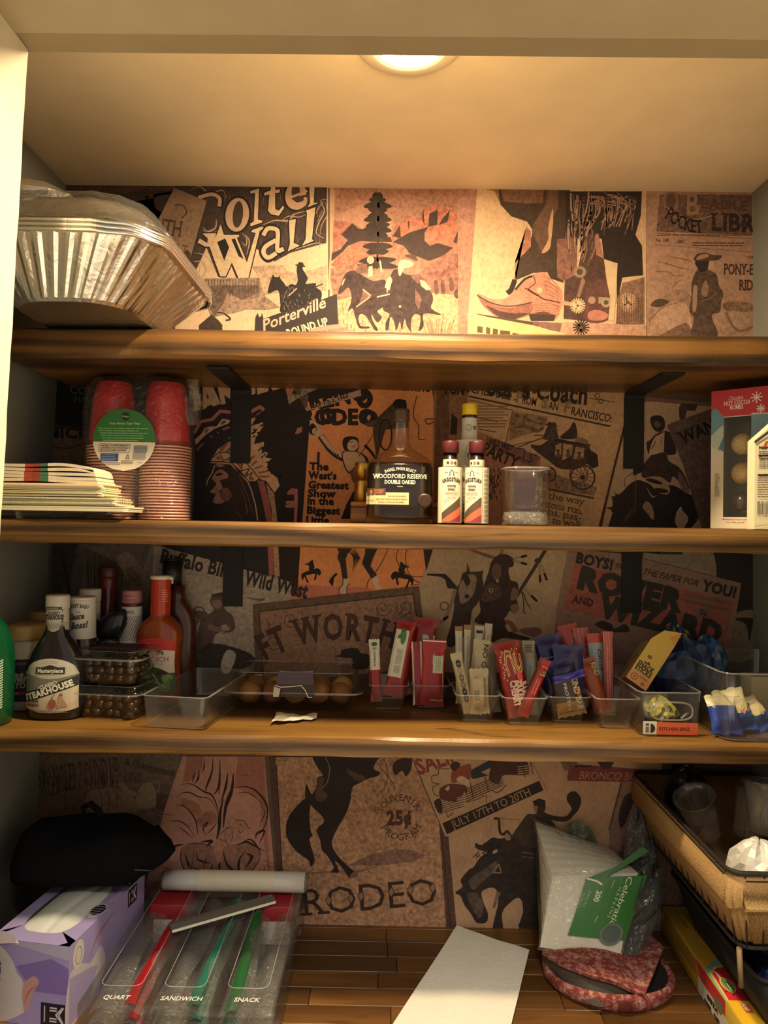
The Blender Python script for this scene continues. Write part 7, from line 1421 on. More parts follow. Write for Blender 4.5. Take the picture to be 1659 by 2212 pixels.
bar('snack_packet', (932, 1530), (939, 1382), 1.312, 50, 'wide red and green packet in front of the second snack bin', 'packet', lambda u, v: (166, 28, 26) if v > .08 else (150, 26, 26), a5, .010, 1.322)
def rings(A, w, h):
 for k, c in enumerate(((40, 38, 36), (150, 130, 100), (90, 84, 74), (110, 100, 80), (40, 38, 36), (50, 46, 44))): A.ring(.5, .18 + k * .115, .2, .05, c, .2 * w / h)
def lab(A, w, h):
 for k in range(3): A.rect(.2 + k * .1, .18, .26 + k * .1, .62, (110, 110, 92))
 A.rect(.25, .66, .50, .9, (120, 126, 104)); vt(A, w, h, 'NUTRITION FACTS', .72, .2, .85, .0035, (90, 80, 64))
def egg(A, w, h): vt(A, w, h, 'NO GOOD EGG', .62, .05, .95, .0085, (60, 54, 46), 1)
for nm in (((984, 1410), (1014, 1540), 1.240, 24, 'slim cream protein bar with a column of black circles', rings, .012, 1.25), ((1034, 1444), (1037, 1542), 1.237, 40, 'short cream bar printed with a table, front of the third bin', lab, .014, 1.245), ((1042, 1382), (1022, 1545), 1.262, 36, 'cream bar with large letters running along it, third bin', egg, .012, 1.285)):
 bar('protein_bar', nm[1], nm[0], nm[2], nm[3], nm[4], 'snack bar', (lambda c: lambda u, v: c)((204, 178, 140) if nm[3] == 25 else (176, 162, 128)), nm[5], nm[6], nm[7])
for k, (x, y, xb, l) in enumerate(((991, 1353, 993, 'slim pale bar with a gold crimped end, back left of third bin'), (1010, 1350, 1008, 'slim pale bar with a gold end and fine print, back of third bin'), (1036, 1352, 1028, 'pale bar with a black mark near its top, back of third bin'), (1056, 1347, 1044, 'narrow pale bar, rightmost at the back of the third bin'))):
 bar('protein_bar', (xb, 1520), (x, y), 1.29 + .004 * k, 16 if k != 2 else 20, l, 'snack bar', (lambda kk: lambda u, v: (150, 112, 52) if v > .92 and kk < 2 else (196, 190, 170))(k), (lambda A, w, h: A.rect(.15, .06, .85, .10, (50, 46, 44))) if k == 2 else (lambda A, w, h: [vt(A, w, h, 'protein bar', .4 + .15 * q, .15, .6, .0014, (120, 110, 96), 0) for q in range(2)]), .009, 1.32 + .004 * k)
def cherry(A, w, h):
 for pts in ([(.34, .44), (.30, .30), (.36, .17), (.50, .17), (.56, .28), (.60, .42)], [(.68, .18), (.70, .34), (.80, .40), (.90, .34), (.90, .20)]):
  A.curve(pts, .09, (210, 166, 112)); A.up(); A.curve(pts, .03, (120, 70, 40))
 A.up()
 for k in range(22): A.circ(random.choice((.12, .16, .22)) if k < 12 else .25 + (k - 12) * .065, .12 + (k % 12) * .035 if k < 12 else .12 + random.uniform(-.02, .02), .026, (222, 180, 140), .012)
 A.blobp([(.62, .44), (.74, .41), (.84, .46), (.80, .54), (.66, .54)], (206, 70, 66))
 for t_, u, v0 in (('CHERRY', .30, .52), ('BAKERY', .50, .52), ('BAR', .70, .55)): vt(A, w, h, t_, u, v0, v0 + .34 * len(t_) / 6, .011, (226, 190, 170), 3)
bar('cherry_bar', (1126, 1548), (1092, 1387), 1.234, 56, 'wide red cherry bar with nut covered lettering in the fourth bin', 'snack bar', lambda u, v: (140, 18, 20), cherry, .016, 1.262)
def patch(A, w, h): A.rect(.45, .12, .9, .27, (190, 200, 176)); A.circ(.7, .22, .1, (110, 150, 90), .03); [vt(A, w, h, 'CHERRY BAKERY', .35 + .25 * q, .33, .62, .0022, (230, 150, 140), 1) for q in range(2)]
bar('cherry_bar', (1128, 1546), (1179, 1424), 1.226, 25, 'narrow red bar tilted right with a small green patch, fourth bin', 'snack bar', lambda u, v: (160, 26, 24) if u > .3 else (112, 40, 28), patch, .013, 1.235)
bar('snack_bar', (1150, 1545), (1141, 1384), 1.262, 27, 'pale teal and grey bar behind the red cherry bars', 'snack bar', lambda u, v: (140, 156, 156) if v < .75 else (150, 140, 116), lambda A, w, h: A.scribble(.2, .05, .6, .12, (90, 84, 76), 4), .009, 1.295)
bar('snack_bar', (1070, 1540), (1052, 1388), 1.275, 24, 'thin beige bar tucked left of the wide red cherry bar', 'snack bar', lambda u, v: (150, 130, 108), None, .008, 1.305)
NAVY, NV2 = (28, 28, 92), (36, 32, 66)
def kind(A, w, h): A.rect(.06, .30, .80, .93, (30, 28, 28)); A.rect(.80, .52, .97, .75, (196, 112, 50)); A.rect(.80, .75, .97, .93, (130, 140, 110)); vt(A, w, h, 'KIND BAR', .72, .34, .92, .0105, (226, 220, 206), 2, serif=.06); vt(A, w, h, 'PROTEIN', .38, .42, .90, .0055, (206, 200, 190), 2)
bar('navy_bar', (1237, 1546), (1208, 1423), 1.245, 60, 'dark bar with white lettering and navy crimp, front of fifth bin', 'snack bar', lambda u, v: NAVY if v > .74 else NV2 if v > .6 else (60, 46, 40) if v > .22 else (176, 132, 72), kind, .017, 1.262)
bar('navy_bar', (1215, 1520), (1180, 1372), 1.285, 62, 'deep navy wrapped bar leaning left at the back of the fifth bin', 'snack bar', lambda u, v: NAVY, lambda A, w, h: A.scribble(.2, .3, .6, .05, (120, 124, 190), 1), .014, 1.31)
bar('navy_bar', (1232, 1500), (1226, 1392), 1.268, 64, 'navy wrapped bar in the middle of the fifth bin', 'snack bar', lambda u, v: (34, 32, 100), None, .013, 1.28)
bar('navy_bar', (1196, 1470), (1262, 1452), 1.240, 17, 'bright blue bar end lying across the fifth bin', 'snack bar', lambda u, v: (44, 44, 150) if u < .8 else (100, 100, 214), None, .010, 1.235)
def ora(A, w, h): A.rect(.2, .08, .92, .36, (60, 60, 44)); vt(A, w, h, 'KIND', .66, .10, .34, .009, (190, 180, 150), 2)
bar('nut_bar', (1302, 1540), (1265, 1422), 1.262, 36, 'orange brown bar with a dark label between fifth and sixth bins', 'snack bar', lambda u, v: (150, 60, 30), ora, .013, 1.285)
PKC = (184, 66, 62)
for k, (b, tp, w, c, l, Y) in enumerate((((1262, 1540), (1224, 1349), 42, (176, 50, 50), 'crinkled red packet at the back, topmost above the navy bars', 1.33), ((1274, 1540), (1254, 1356), 34, (196, 96, 86), 'pinkish striped packet at the back above the sixth bin', 1.322), ((1302, 1545), (1285, 1368), 36, (150, 164, 172), 'pale blue packet with a red top above the sixth bin', 1.30), ((1316, 1545), (1313, 1364), 22, (200, 108, 98), 'narrow pink packet standing upright above the sixth bin', 1.285))):
 bar('snack_packet', b, tp, Y, w, l, 'packet', (lambda c, k: lambda u, v: (PKC if (v > .86 and k == 2) else tuple(int(q * (.8 if k in (1, 3) and int(u * 8) % 2 else 1)) for q in c)))(c, k), (lambda A, w, h: vt(A, w, h, 'CRISP', .5, .2, .5, .006, (80, 60, 60), 1)) if k == 2 else (lambda A, w, h: [vt(A, w, h, 'best before end', .3 + .2 * q, .2, .7, .0016, (226, 170, 160), 0) for q in range(3)]), .010, Y + .02)
# snack sticks carton, tipped over
xx = Vector((.80, -.20, -.56)).normalized(); zz = Vector((.52, .22, .83)); zz = (zz - xx * zz.dot(xx)).normalized(); yy = zz.cross(xx)
p0 = atY(1352, 1462, 1.25)
o = empty('snack_sticks_carton', (0, 0, 0)); o.matrix_world = Matrix(((xx.x, yy.x, zz.x, p0.x), (xx.y, yy.y, zz.y, p0.y), (xx.z, yy.z, zz.z, p0.z), (0, 0, 0, 1))); tag(o, 'yellow snack sticks carton with a pointed top, tipped over at the back', 'carton')
W_, H_, D_ = .040, .124, .070; m = M(); YL = (204, 172, 76); TN = (150, 130, 84)
m.poly([(0, 0, 0), (W_, 0, 0), (W_, 0, .096), (W_ * .95, 0, H_), (W_ * .28, 0, .110), (0, 0, .084)], YL); m.poly([(0, D_, 0), (0, 0, 0), (0, 0, .084), (0, D_, .084)], TN); m.poly([(0, 0, .084), (W_ * .28, 0, .110), (W_ * .28, D_, .110), (0, D_, .084)], TN); m.poly([(W_ * .28, 0, .110), (W_ * .95, 0, H_), (W_ * .95, D_, H_), (W_ * .28, D_, .110)], (176, 146, 72)); m.poly([(W_, 0, 0), (W_, D_, 0), (W_, D_, .096), (W_, 0, .096)], TN); m.poly([(W_, 0, .096), (W_, D_, .096), (W_ * .95, D_, H_), (W_ * .95, 0, H_)], TN); m.poly([(0, D_, 0), (W_, D_, 0), (W_, 0, 0), (0, 0, 0)], (112, 82, 60)); m.poly([(W_, D_, 0), (0, D_, 0), (0, D_, .084), (W_ * .28, D_, .110), (W_ * .95, D_, H_), (W_, D_, .096)], TN)
A = planeart((0, 0, 0), (1, 0, 0), (0, 0, -1), (0, -1, 0), m); K = (46, 38, 24)
A.poly([(0, 0), (W_, 0), (W_, -.020), (0, -.020)], (206, 146, 92)); A.poly([(W_ * .6, -.104), (W_, -.096), (W_ * .95, -H_)], (206, 140, 70)); A.poly([(.010, -.0405), (.014, -.044), (.0165, -.042), (.019, -.0465), (.0225, -.042), (.026, -.0405)], K); A.text('SNACK', .0035, -.0315, .0082, K, w=.030, bold=3, wob=.08); A.text('STICKS', .0035, -.0220, .0080, K, w=.031, bold=3, wob=.08); A.ring(.011, -.010, .0055, .001, K); A.text('A', .0085, -.0075, .005, K); A.circ(.029, -.006, .0034, (150, 96, 50)); A.circ(.015, -.054, .0042, K, .0028); A.line([(.0118, -.054), (.0182, -.054)], .001, YL); A.scribble(.018, -.018, .016, .005, (150, 70, 50), 2)
B = planeart((0, D_, 0), (0, -1, 0), (0, 0, -1), (-1, 0, 0), m);
for k in range(6): B.scribble(.010, -.050 + k * .006, .034, .004, (110, 92, 60), 1)
B.text('PORK', .030, -.048, .006, (90, 72, 40), w=.02, bold=2)
m.build('carton', CARD, o)
# kitchen bin with the orange sticker
t = thing('kitchen_bin', (PX(1450, 1540, 1.165), 1.165 + .115, Z3), 'clear handled bin with an orange and white sticker', 'bin')
m = M(); openbin(m, .104, .23, .072, .098, .224, .012, .002, .002); m.build('bin', (BINM, EDGE), t)
m = M(); m.tube([(.034 * math.copysign(abs(cos(a)) ** .6, cos(a)), -.1165, .042 + .0145 * math.copysign(abs(sin(a)) ** .7, sin(a))) for a in [2 * pi * i / 28 for i in range(28)]], .0016, 6, (220, 220, 214), closed=True); m.build('handle_rim', clearmat('handle_plastic', (.85, .86, .84), .05, 3.0, haze=.12), t)
m = M(); A = planeart((-.046, -.1168, .0255), (1, 0, 0), (0, 0.04, -1), (0, -1, 0), m); A.poly([(0, 0), (.022, 0), (.022, .0215), (0, .0215)], (214, 208, 190)); A.poly([(.022, .001), (.089, .002), (.089, .0215), (.022, .0215)], (204, 92, 58)); A.rect(.004, .0035, .0095, .0075, (48, 84, 96)); A.rect(.004, .0090, .0095, .0185, (112, 112, 84)); A.poly([(.012, .004)] + [(.012 + .0075 * sin(a), .0115 - .0075 * cos(a)) for a in [pi * i / 10 for i in range(11)]] + [(.012, .019)], (30, 30, 30)); A.text('KITCHEN BINZ', .0255, .0145, .0052, (70, 34, 26), w=.050, bold=1); m.build('sticker', CARD, t)
t = tag(empty('black_marker', (PX(1462, 1540, 1.21), 1.205, Z3 + .012), 0, (0, radians(48), 0)), 'black and grey marker pen slanting in the clear handled bin', 'pen')
m = M(); m.lathe([(.0045, -.030), (.005, -.028), (.005, .020), (.0035, .026)], 12, col=(36, 34, 32)); m.lathe([(.0055, -.034), (.0055, -.006)], 12, col=(120, 116, 106)); m.build('pen', SATIN, t)
# crumpled blue bags heaped behind
def crumple(name, c, r, col, label, cat, seed, mat=None, seg=22, rings=12, ridge=.16, cols=None):
 t = tag(empty(name, c), label, cat); rr = random.Random(seed); ph = [rr.uniform(0, 6) for _ in range(9)]; m = M(); rg = []
 for k in range(rings + 1):
  f = -pi / 2 + pi * min(max(k / rings, .015), .985); row = []
  for j in range(seg):
   a = 2 * pi * j / seg; q = 1 + ridge * (sin(3 * a + ph[0] + 2 * f) * .6 + .5 * sin(7 * a + ph[1] - 4 * f) * cos(3 * f + ph[2]) + .35 * sin(11 * a + 5 * f + ph[3])); q += rr.uniform(-.03, .03)
   row.append((r[0] * cos(f) * cos(a) * q, r[1] * cos(f) * sin(a) * q, max(r[2] * sin(f) * (1 + ridge * .6 * sin(5 * a + ph[4])), -c[2] + 0) if False else r[2] * sin(f) * (1 + ridge * .6 * sin(5 * a + ph[4]))))
  rg.append(row)
 b = len(m.f); m.loft(rg, col, smooth=False)
 if cols:
  for i in range(b, len(m.f)): m.c[i] = L(rr.choice(cols))
 m.build('film', mat or FILMP, t); return t
BLUES = [(30, 44, 84), (40, 60, 106), (52, 84, 132), (38, 42, 74), (70, 88, 120)]
crumple('yellow_snack_bag', (PX(1428, 1540, 1.21), 1.225, Z3 + .030), (.024, .05, .022), (136, 128, 50), 'yellow green bag inside the clear handled bin', 'bag', 17, cols=[(136, 128, 50), (120, 116, 44), (160, 148, 70), (60, 54, 36)])
p = atY(1470, 1440, 1.335); crumple('blue_chip_bag', (p.x, 1.335, Z3 + .066), (.058, .042, .066), (40, 60, 106), 'crumpled dark blue snack bag heaped behind the clear handled bin', 'bag', 3, cols=BLUES)
p = atY(1530, 1420, 1.345); crumple('blue_chip_bag', (p.x, 1.35, Z3 + .085), (.034, .032, .050), (52, 92, 140), 'lighter blue snack bag, upper right of the blue heap', 'bag', 4, cols=[(46, 84, 136), (60, 104, 150), (40, 66, 112), (96, 120, 146)])
p = atY(1455, 1400, 1.37); crumple('blue_chip_bag', (p.x, 1.368, Z3 + .122), (.030, .024, .034), (40, 52, 96), 'small blue and yellow snack bag on top, under the boys paper print', 'bag', 8, cols=[(40, 52, 100), (44, 66, 110), (150, 136, 60), (36, 46, 84)])
# big clear bin on the right with blue and white pouches
t = thing('large_clear_bin', (.6255, 1.136 + .120, Z3), 'large clear bin at the right holding blue and white pouches', 'bin')
m = M(); w, d, h = .180, .235, .110
openbin(m, w, d, h, w - .008, d - .008, .02, .002, .004, 5); m.build('bin', (BINM, EDGE), t)
def pouch_print(A, w, h):
 A.blobp([(.2, .40), (.5, .30), (.85, .38), (.8, .56), (.4, .60)], (214, 200, 160)); A.circ(.62, .50, .12, (206, 180, 110), .06); A.poly([(.2, .62), (.5, .52), (.9, .66), (.7, .78)], (40, 130, 170)); A.poly([(.55, .55), (.75, .58), (.66, .66)], (206, 140, 130)); A.text('Baked', .5, .24, .03, (120, 110, 90), align='c', w=.5)
def bluewhite(u, v): return (206, 196, 160) if v > .50 + .12 * sin(u * 5) else (36, 78, 160)
for k, (b, tp, Y, w, l) in enumerate((((1572, 1598), (1552, 1502), 1.165, 62, 'blue pouch with a cream top, leftmost in the large clear bin'), ((1605, 1592), (1568, 1488), 1.182, 66, 'blue and white pouch leaning left in the middle of the large bin'), ((1655, 1588), (1602, 1512), 1.198, 60, 'blue pouch behind, tilted further right in the large bin'))):
 bar('snack_pouch', b, tp, Y, w, l, 'pouch', (lambda k: lambda u, v: (40, 66, 150) if (k == 0 and v < .7) else bluewhite(u, v))(k), pouch_print if k else None, .022, Y + .03, group='pouches in the large clear bin')
t = tag(empty('cream_snack_box', (PX(1650, 1540, 1.28), 1.285, Z3 + .0065)), 'small cream carton at the back of the large clear bin', 'carton')
m = M(); m.box(-.03, .03, -.02, .02, 0, .072, (190, 180, 140), bev=.001); m.build('carton', CARD, t)
# ================================================================= bottom counter
Z4C = Z4 + .0006
# glove box
zt = .838; A0, B0 = atZ(150, 2045, zt), atZ(314, 1884, zt); ya = atan2(B0.y - A0.y, B0.x - A0.x) - pi / 2
GW, GD, GH = .135, min((B0 - A0).length, .235), zt - Z4C
t = thing('glove_box', (A0.x, A0.y, Z4C), 'lilac and white glove carton, white glove showing through its oval opening', 'box', ya)
m = M(); LIL, LIL2, WHG = (160, 148, 200), (96, 80, 148), (206, 202, 206)
# top with an opening
OW = [(-.068 + .046 * math.copysign(abs(cos(a)) ** .55, cos(a)), GD * .47 + GD * .36 * math.copysign(abs(sin(a)) ** .55, sin(a))) for a in [2 * pi * i / 32 for i in range(32)]]
def box_edge(a):
 dx, dy = cos(a), sin(a); k = min((GW / 2 / abs(dx)) if abs(dx) > 1e-6 else 9, (GD / 2 / abs(dy)) if abs(dy) > 1e-6 else 9); return (-GW / 2 + dx * k, GD / 2 + dy * k)
OE = [box_edge(2 * pi * i / 32) for i in range(32)]
for i, sgn in ((4, 1), (12, 1), (20, 1), (28, 1)): OE[i] = [(0, GD), (-GW, GD), (-GW, 0), (0, 0)][(i - 4) // 8]
for i in range(32):
 j = (i + 1) % 32; m.poly([(*OW[i], GH), (*OW[j], GH), (*OE[j], GH), (*OE[i], GH)][::-1], LIL if OE[i][0] < -.02 or OE[i][1] < GD * .6 else (136, 122, 182)); m.poly([(*OW[i], GH), (*OW[j], GH), (*OW[j], GH - .004), (*OW[i], GH - .004)], (90, 84, 78))
for q in ([(-GW, 0), (0, 0)], [(0, 0), (0, GD)], [(0, GD), (-GW, GD)], [(-GW, GD), (-GW, 0)]): m.poly([(*q[0], 0), (*q[1], 0), (*q[1], GH), (*q[0], GH)], LIL)
m.poly([(-GW, 0, 0), (-GW, GD, 0), (0, GD, 0), (0, 0, 0)], WHG)
NAV = (28, 28, 44)
def klogo(A, x, y, s, w):
 A.rect(x, y, x + w, y + s, NAV); A.line([(x + .15 * w, y + .15 * s), (x + .15 * w, y + .85 * s)], .05 * w, (196, 194, 200), up=0)
 for k in range(2):
  d = k * .11 * w; A.line([(x + .36 * w, y + (.2 + k * .12) * s), (x + .62 * w, y + (.2 + k * .12) * s)], .055 * w, (206, 204, 208)); A.line([(x + .36 * w, y + (.8 - k * .12) * s), (x + .62 * w, y + (.8 - k * .12) * s)], .055 * w, (206, 204, 208)); A.line([(x + .60 * w + d, y + .5 * s), (x + .85 * w + d * .3, y + .15 * s)], .06 * w, (206, 204, 208)); A.line([(x + .60 * w + d, y + .5 * s), (x + .85 * w + d * .3, y + .85 * s)], .06 * w, (206, 204, 208))
 A.up()
FA = planeart((0, 0, GH), (1, 0, 0), (0, 0, -1), (0, -1, 0), m)            # front: u runs 0 (right edge) to -GW
FA.blobp([(-GW + .001, .012), (-.115, .014), (-.098, .030), (-.088, .050), (-.078, .062), (-.072, .085), (-.075, .110), (-GW + .001, .125)], WHG); FA.poly([(-.110, .004), (-.0005, .022), (-.0005, .001), (-.115, .001)], (176, 170, 196)); FA.poly([(-.09, .040), (-.03, .022), (-.0005, .034), (-.0005, .075), (-.06, .075)], (130, 110, 178)); FA.blobp([(-.078, .070), (-.060, .052), (-.050, .060), (-.058, .075), (-.066, .100), (-.074, .110)], (196, 150, 150)); FA.curve([(-.075, .095), (-.066, .076), (-.054, .066)], .003, (176, 110, 96), taper=True); klogo(FA, -.046, .090, .034, .043); FA.text('GLOVES', -.118, .118, .018, NAV, ang=-90, w=.085, bold=3)
SA = planeart((0, 0, GH), (0, 1, 0), (0, 0, -1), (1, 0, 0), m)
SA.blobp([(.0, .05), (.03, .045), (.06, .06), (.09, .05), (.10, .10), (.0, .128)], (200, 190, 200)); SA.circ(.025, .026, .015, (206, 200, 190), .022); SA.ring(.025, .028, .008, .001, (110, 100, 110), .013); SA.curve([(.055, .050), (.075, .030), (.10, .022), (.13, .015)], .006, (176, 110, 110), taper=True); SA.poly([(.002, .050), (.08, .075), (.06, .120), (.002, .125)], (170, 156, 200)); klogo(SA, GD - .06, .004, .03, .032)
TA = planeart((0, GD, GH), (1, 0, 0), (0, -1, 0), (0, 0, 1), m); klogo(TA, -.040, .018, .030, .0398); TA.poly([(-.012, .06), (-.0005, .052), (-.0005, .1), (-.012, .11)], (176, 162, 206)); TA.circ(-.014, .135, .0135, (206, 200, 200), .022); TA.circ(-.014, .132, .0115, NAV, .016)
for k in range(4): TA.scribble(-.0235, .120 + k * .007, .019, .005, (150, 146, 160), 1)
m.build('carton', CARD, t)
m = M(); m.grid(lambda u, v: (-.068 + .088 * (u - .5), GD * .47 + GD * .70 * (v - .5), GH - .004 + .012 * sin(pi * u) ** .7 * sin(pi * v) ** .5 - .003 * math.exp(-((u - .55 - .2 * v) / .05) ** 2)), 18, 18, (206, 210, 208)); m.build('glove', SATIN, t)
t = tag(empty('white_glove', (A0.x - .112 * cos(ya), A0.y - .112 * sin(ya) - .004, Z4C)), 'end of white paper flap lying on the front of the glove carton', 'paper')
m = M(); m.grid(lambda u, v: (-.028 + .06 * u, -.0015 - .001 * sin(u * 6), GH - .004 + .020 * v * sin(pi * min(u + .1, 1)) ** .6), 10, 4, (206, 196, 206)); m.build('flap', PAPER, t); t.name = 'torn_flap'
# black pouch
t = tag(empty('black_pouch', (PX(205, 1810, 1.285), 1.282, zt + .0115)), 'limp black fabric pouch lying on the glove carton', 'pouch', None); t.rotation_euler.z = .05
m = M(); rg = []
for k in range(25):
 u = k / 24; x = -.137 + .282 * u; e = (min(1, u / .10)) ** .45 * (min(1, (1 - u) / .30)) ** .62 + .02; rr_ = []
 for j in range(22):
  a = 2 * pi * j / 22; c, s_ = cos(a), sin(a); hz = .050 * e * (1 + .04 * sin(9 * u + j)); hy = .070 * e
  rr_.append((x, hy * math.copysign(abs(c) ** .8, c), max(hz, .050 * min(1, (.3 + u))) + .002 + hz * math.copysign(abs(s_) ** .85, s_) + (.006 * math.exp(-((u - .62) / .06) ** 2) + .012 * math.exp(-((u - .88) / .03) ** 2)) * max(0, s_) ** 3))
 rg.append(rr_)
m.loft(rg, (16, 17, 21)); m.build('fabric', CLOTH, t)
m = M(); m.tube([(-.02, 0, .110), (-.022, .005, .126), (-.010, .006, .133), (.004, .004, .122), (.012, 0, .112)], .006, 8, (18, 19, 22)); m.build('loop', CLOTH, t)
m = M(); m.tube([(-.12 + .012 * k, -.064 * min(1, .75 + .03 * min(k, 20 - k)), .040 + .003 * sin(k * .5)) for k in range(21)], .0018, 6, (34, 34, 38)); m.build('zipper', SATIN, t)
# zip bag organiser
ox0, ox1, oy0, oy1, oh = -.447, -.157, 1.045, 1.398, .078
t = thing('zip_bag_organizer', ((ox0 + ox1) / 2, (oy0 + oy1) / 2, Z4C), 'clear three slot organiser lettered for quart, sandwich and snack bags', 'organizer'); w, d = ox1 - ox0, oy1 - oy0
ACR = clearmat('organiser_acrylic', (.965, .97, .965), .05, 1.2, haze=.012)
def pane(name, x0, x1, y0, y1, z0, z1, mat=ACR): m = M(); m.box(x0, x1, y0, y1, z0, z1, (230, 230, 226), bev=.0006); return m.build(name, mat, t)
pane('side_wall', -w / 2, -w / 2 + .003, -d / 2, d / 2, 0, oh); pane('side_wall', w / 2 - .003, w / 2, -d / 2, d / 2, 0, oh); pane('front_wall', -w / 2 + .003, w / 2 - .003, -d / 2, -d / 2 + .003, 0, oh); pane('back_wall', -w / 2 + .003, w / 2 - .003, d / 2 - .003, d / 2, 0, oh); pane('base', -w / 2 + .003, w / 2 - .003, -d / 2 + .003, d / 2 - .003, 0, .003)
for k in (1, 2): pane('divider', -w / 2 + w * k / 3 - .001, -w / 2 + w * k / 3 + .001, -d / 2 + .003, d / 2 - .003, .003, oh - .003)
# lid with three rounded slots
m = M()
for k in range(3):
 cx = -w / 2 + w * (k + .5) / 3; hole = rrect(w / 3 - .034, d - .066, .012, 4); n = len(hole); hole = [(x + cx, y + .006) for x, y in hole]; ex = []
 for x, y in rrect(w / 3 - .0002, d, .0002, 4): ex.append((x + cx, y))
 for i in range(n):
  j = (i + 1) % n; m.poly([(*ex[i], oh + .003), (*ex[j], oh + .003), (*hole[j], oh + .003), (*hole[i], oh + .003)]); m.poly([(*ex[j], oh), (*ex[i], oh), (*hole[i], oh), (*hole[j], oh)]); m.poly([(*hole[i], oh), (*hole[i], oh + .003), (*hole[j], oh + .003), (*hole[j], oh)])
m.build('lid', ACR, t)
A = planeart((-w / 2, -d / 2, oh + .0031), (1, 0, 0), (0, -1, 0), (0, 0, 1), M())
for k, s_ in enumerate(('QUART', 'SANDWICH', 'SNACK')): A.text(s_, w * (k + .5) / 3 + .004, -.0085, .0088, (214, 212, 206), align='c', bold=1, sx=.9, shear=.08)
A.m.build('lettering', PAPER, t)['kind'] = 'stuff'
for k in range(3): m = M(); m.tube([(x - w / 2 + w * (k + .5) / 3, y + .006, oh + .0032) for x, y in rrect(w / 3 - .034, d - .066, .012, 4)], .0006, 5, (190, 188, 182), closed=True); m.build('slot_edge', clearmat('slot_edge', (.8, .8, .8), .05, 2, haze=.3), t)
# bags in the slots, each a thing
BAGF = clearmat('zip_bag_film', (.93, .93, .92), .15, 1.6, wrinkle=1.0, haze=.07, wscale=50)
for k, (cols, labs) in enumerate((((None, (160, 26, 32)), ('folded clear quart bags in the left slot', 'red edged quart bag along the right of its slot')), ((None, (40, 112, 92)), ('folded clear sandwich bags in the middle slot', 'teal edged sandwich bag bunched in the middle slot')), (((40, 92, 50), None), ('green edged snack bag in the right slot', 'clear snack bags at the right of the snack slot')))):
 for q in range(2):
  cx = t.location.x - w / 2 + w * (k + .5) / 3 + (-.022 if q == 0 else .024); o = tag(empty('zip_bag', (cx, t.location.y - .012, Z4C + .004)), labs[q], 'bag', 'zip bags in the organiser'); c = cols[q]; r = random.Random(k * 3 + q); ph = r.uniform(0, 6)
  for lay in range(3):
   m = M(); zz_ = .012 + lay * .021; hw_ = .021 - .001 * lay
   m.grid(lambda u, v: (hw_ * (2 * u - 1) + .004 * sin(v * 6 + ph + lay), (d / 2 - .022) * (2 * v - 1), zz_ + .004 * sin(v * 11 + ph + u * 4) + .007 * sin(u * pi)), 6, 16, (206, 206, 200)); m.build('film', BAGF, o)
   if c: m = M(); m.grid(lambda u, v: (-.010 + .017 * u + .004 * sin(v * 6 + ph + lay), (d / 2 - .024) * (2 * v - 1), zz_ + .009 + .004 * sin(v * 11 + ph) + .004 * sin(u * pi)), 3, 16, c); m.build('zipper_edge', GLOSS, o)
# wrap roll and slide cutter on top
zr = Z4C + oh + .0034
t2 = thing('plastic_wrap_roll', (PX(505, 1950, 1.355), 1.365, zr + .0185), 'frosted roll of plastic wrap across the back of the organiser', 'roll', 0)
m = M(); m.loft([[(x, .0183 * cos(2 * pi * j / 28), .0183 * sin(2 * pi * j / 28)) for j in range(28)] for x in (-.134, -.09, .05, .134)], (206, 204, 198)); m.build('film_roll', GLOSS, t2)
for s_ in (-1, 1): m = M(); m.loft([[(s_ * x, r * cos(2 * pi * j / 20), r * sin(2 * pi * j / 20)) for j in range(20)] for x, r in ((.1341, .016), (.138, .0155), (.138, .009), (.1341, .0085))], (120, 112, 100)); m.build('core_end', PAPER, t2)
m = M(); m.loft([[(x, .0187 * cos(2 * pi * j / 28), .0187 * sin(2 * pi * j / 28)) for j in range(28)] for x in (-.068, .075)], (214, 206, 186), caps=(False, False)); m.build('paper_band', PAPER, t2)
m = M(); pA_, pB_ = Vector((PX(372, 2040, 1.23), 1.222, zr + .004)), Vector((PX(590, 1975, 1.31), 1.322, zr + .004)); t3 = tag(empty('slide_cutter', pA_), 'long dull grey slide cutter strip lying diagonally on the organiser', 'cutter'); dv = pB_ - pA_; nx = Vector((-dv.y, dv.x, 0)).normalized()
m.loft([[tuple(dv * f + nx * a + Vector((0, 0, z))) for a, z in ((-.006, 0), (.016, 0), (.016, .006), (.004, .008), (-.006, .003))] for f in (0, .02, .98, 1)], (92, 90, 82), smooth=False); m.build('strip', SATIN, t3)
m = M(); m.loft([[tuple(dv * f + nx * a + Vector((0, 0, z))) for a, z in ((-.0075, 0), (-.006, .004), (-.0055, 0))] for f in (0, 1)], (206, 204, 196), smooth=False); m.build('blade', METALP, t3)
# two red cartons' edges under the roll
for k, (px, l) in enumerate(((415, 'red end of a bag carton seen through the left slot'), (585, 'red end of a bag carton seen through the right slot'))):
 o = tag(empty('red_carton', (t.location.x + (-.096 if k == 0 else .097), 1.355, Z4C + .052 if False else Z4C + .0045)), l, 'carton'); m = M(); m.box(-.036, .036, -.035, .033, .046, .072, (150, 34, 42), bev=.001); m.box(-.030, .030, -.03, .03, 0, .046, (190, 180, 170)); m.build('carton', CARD, o)
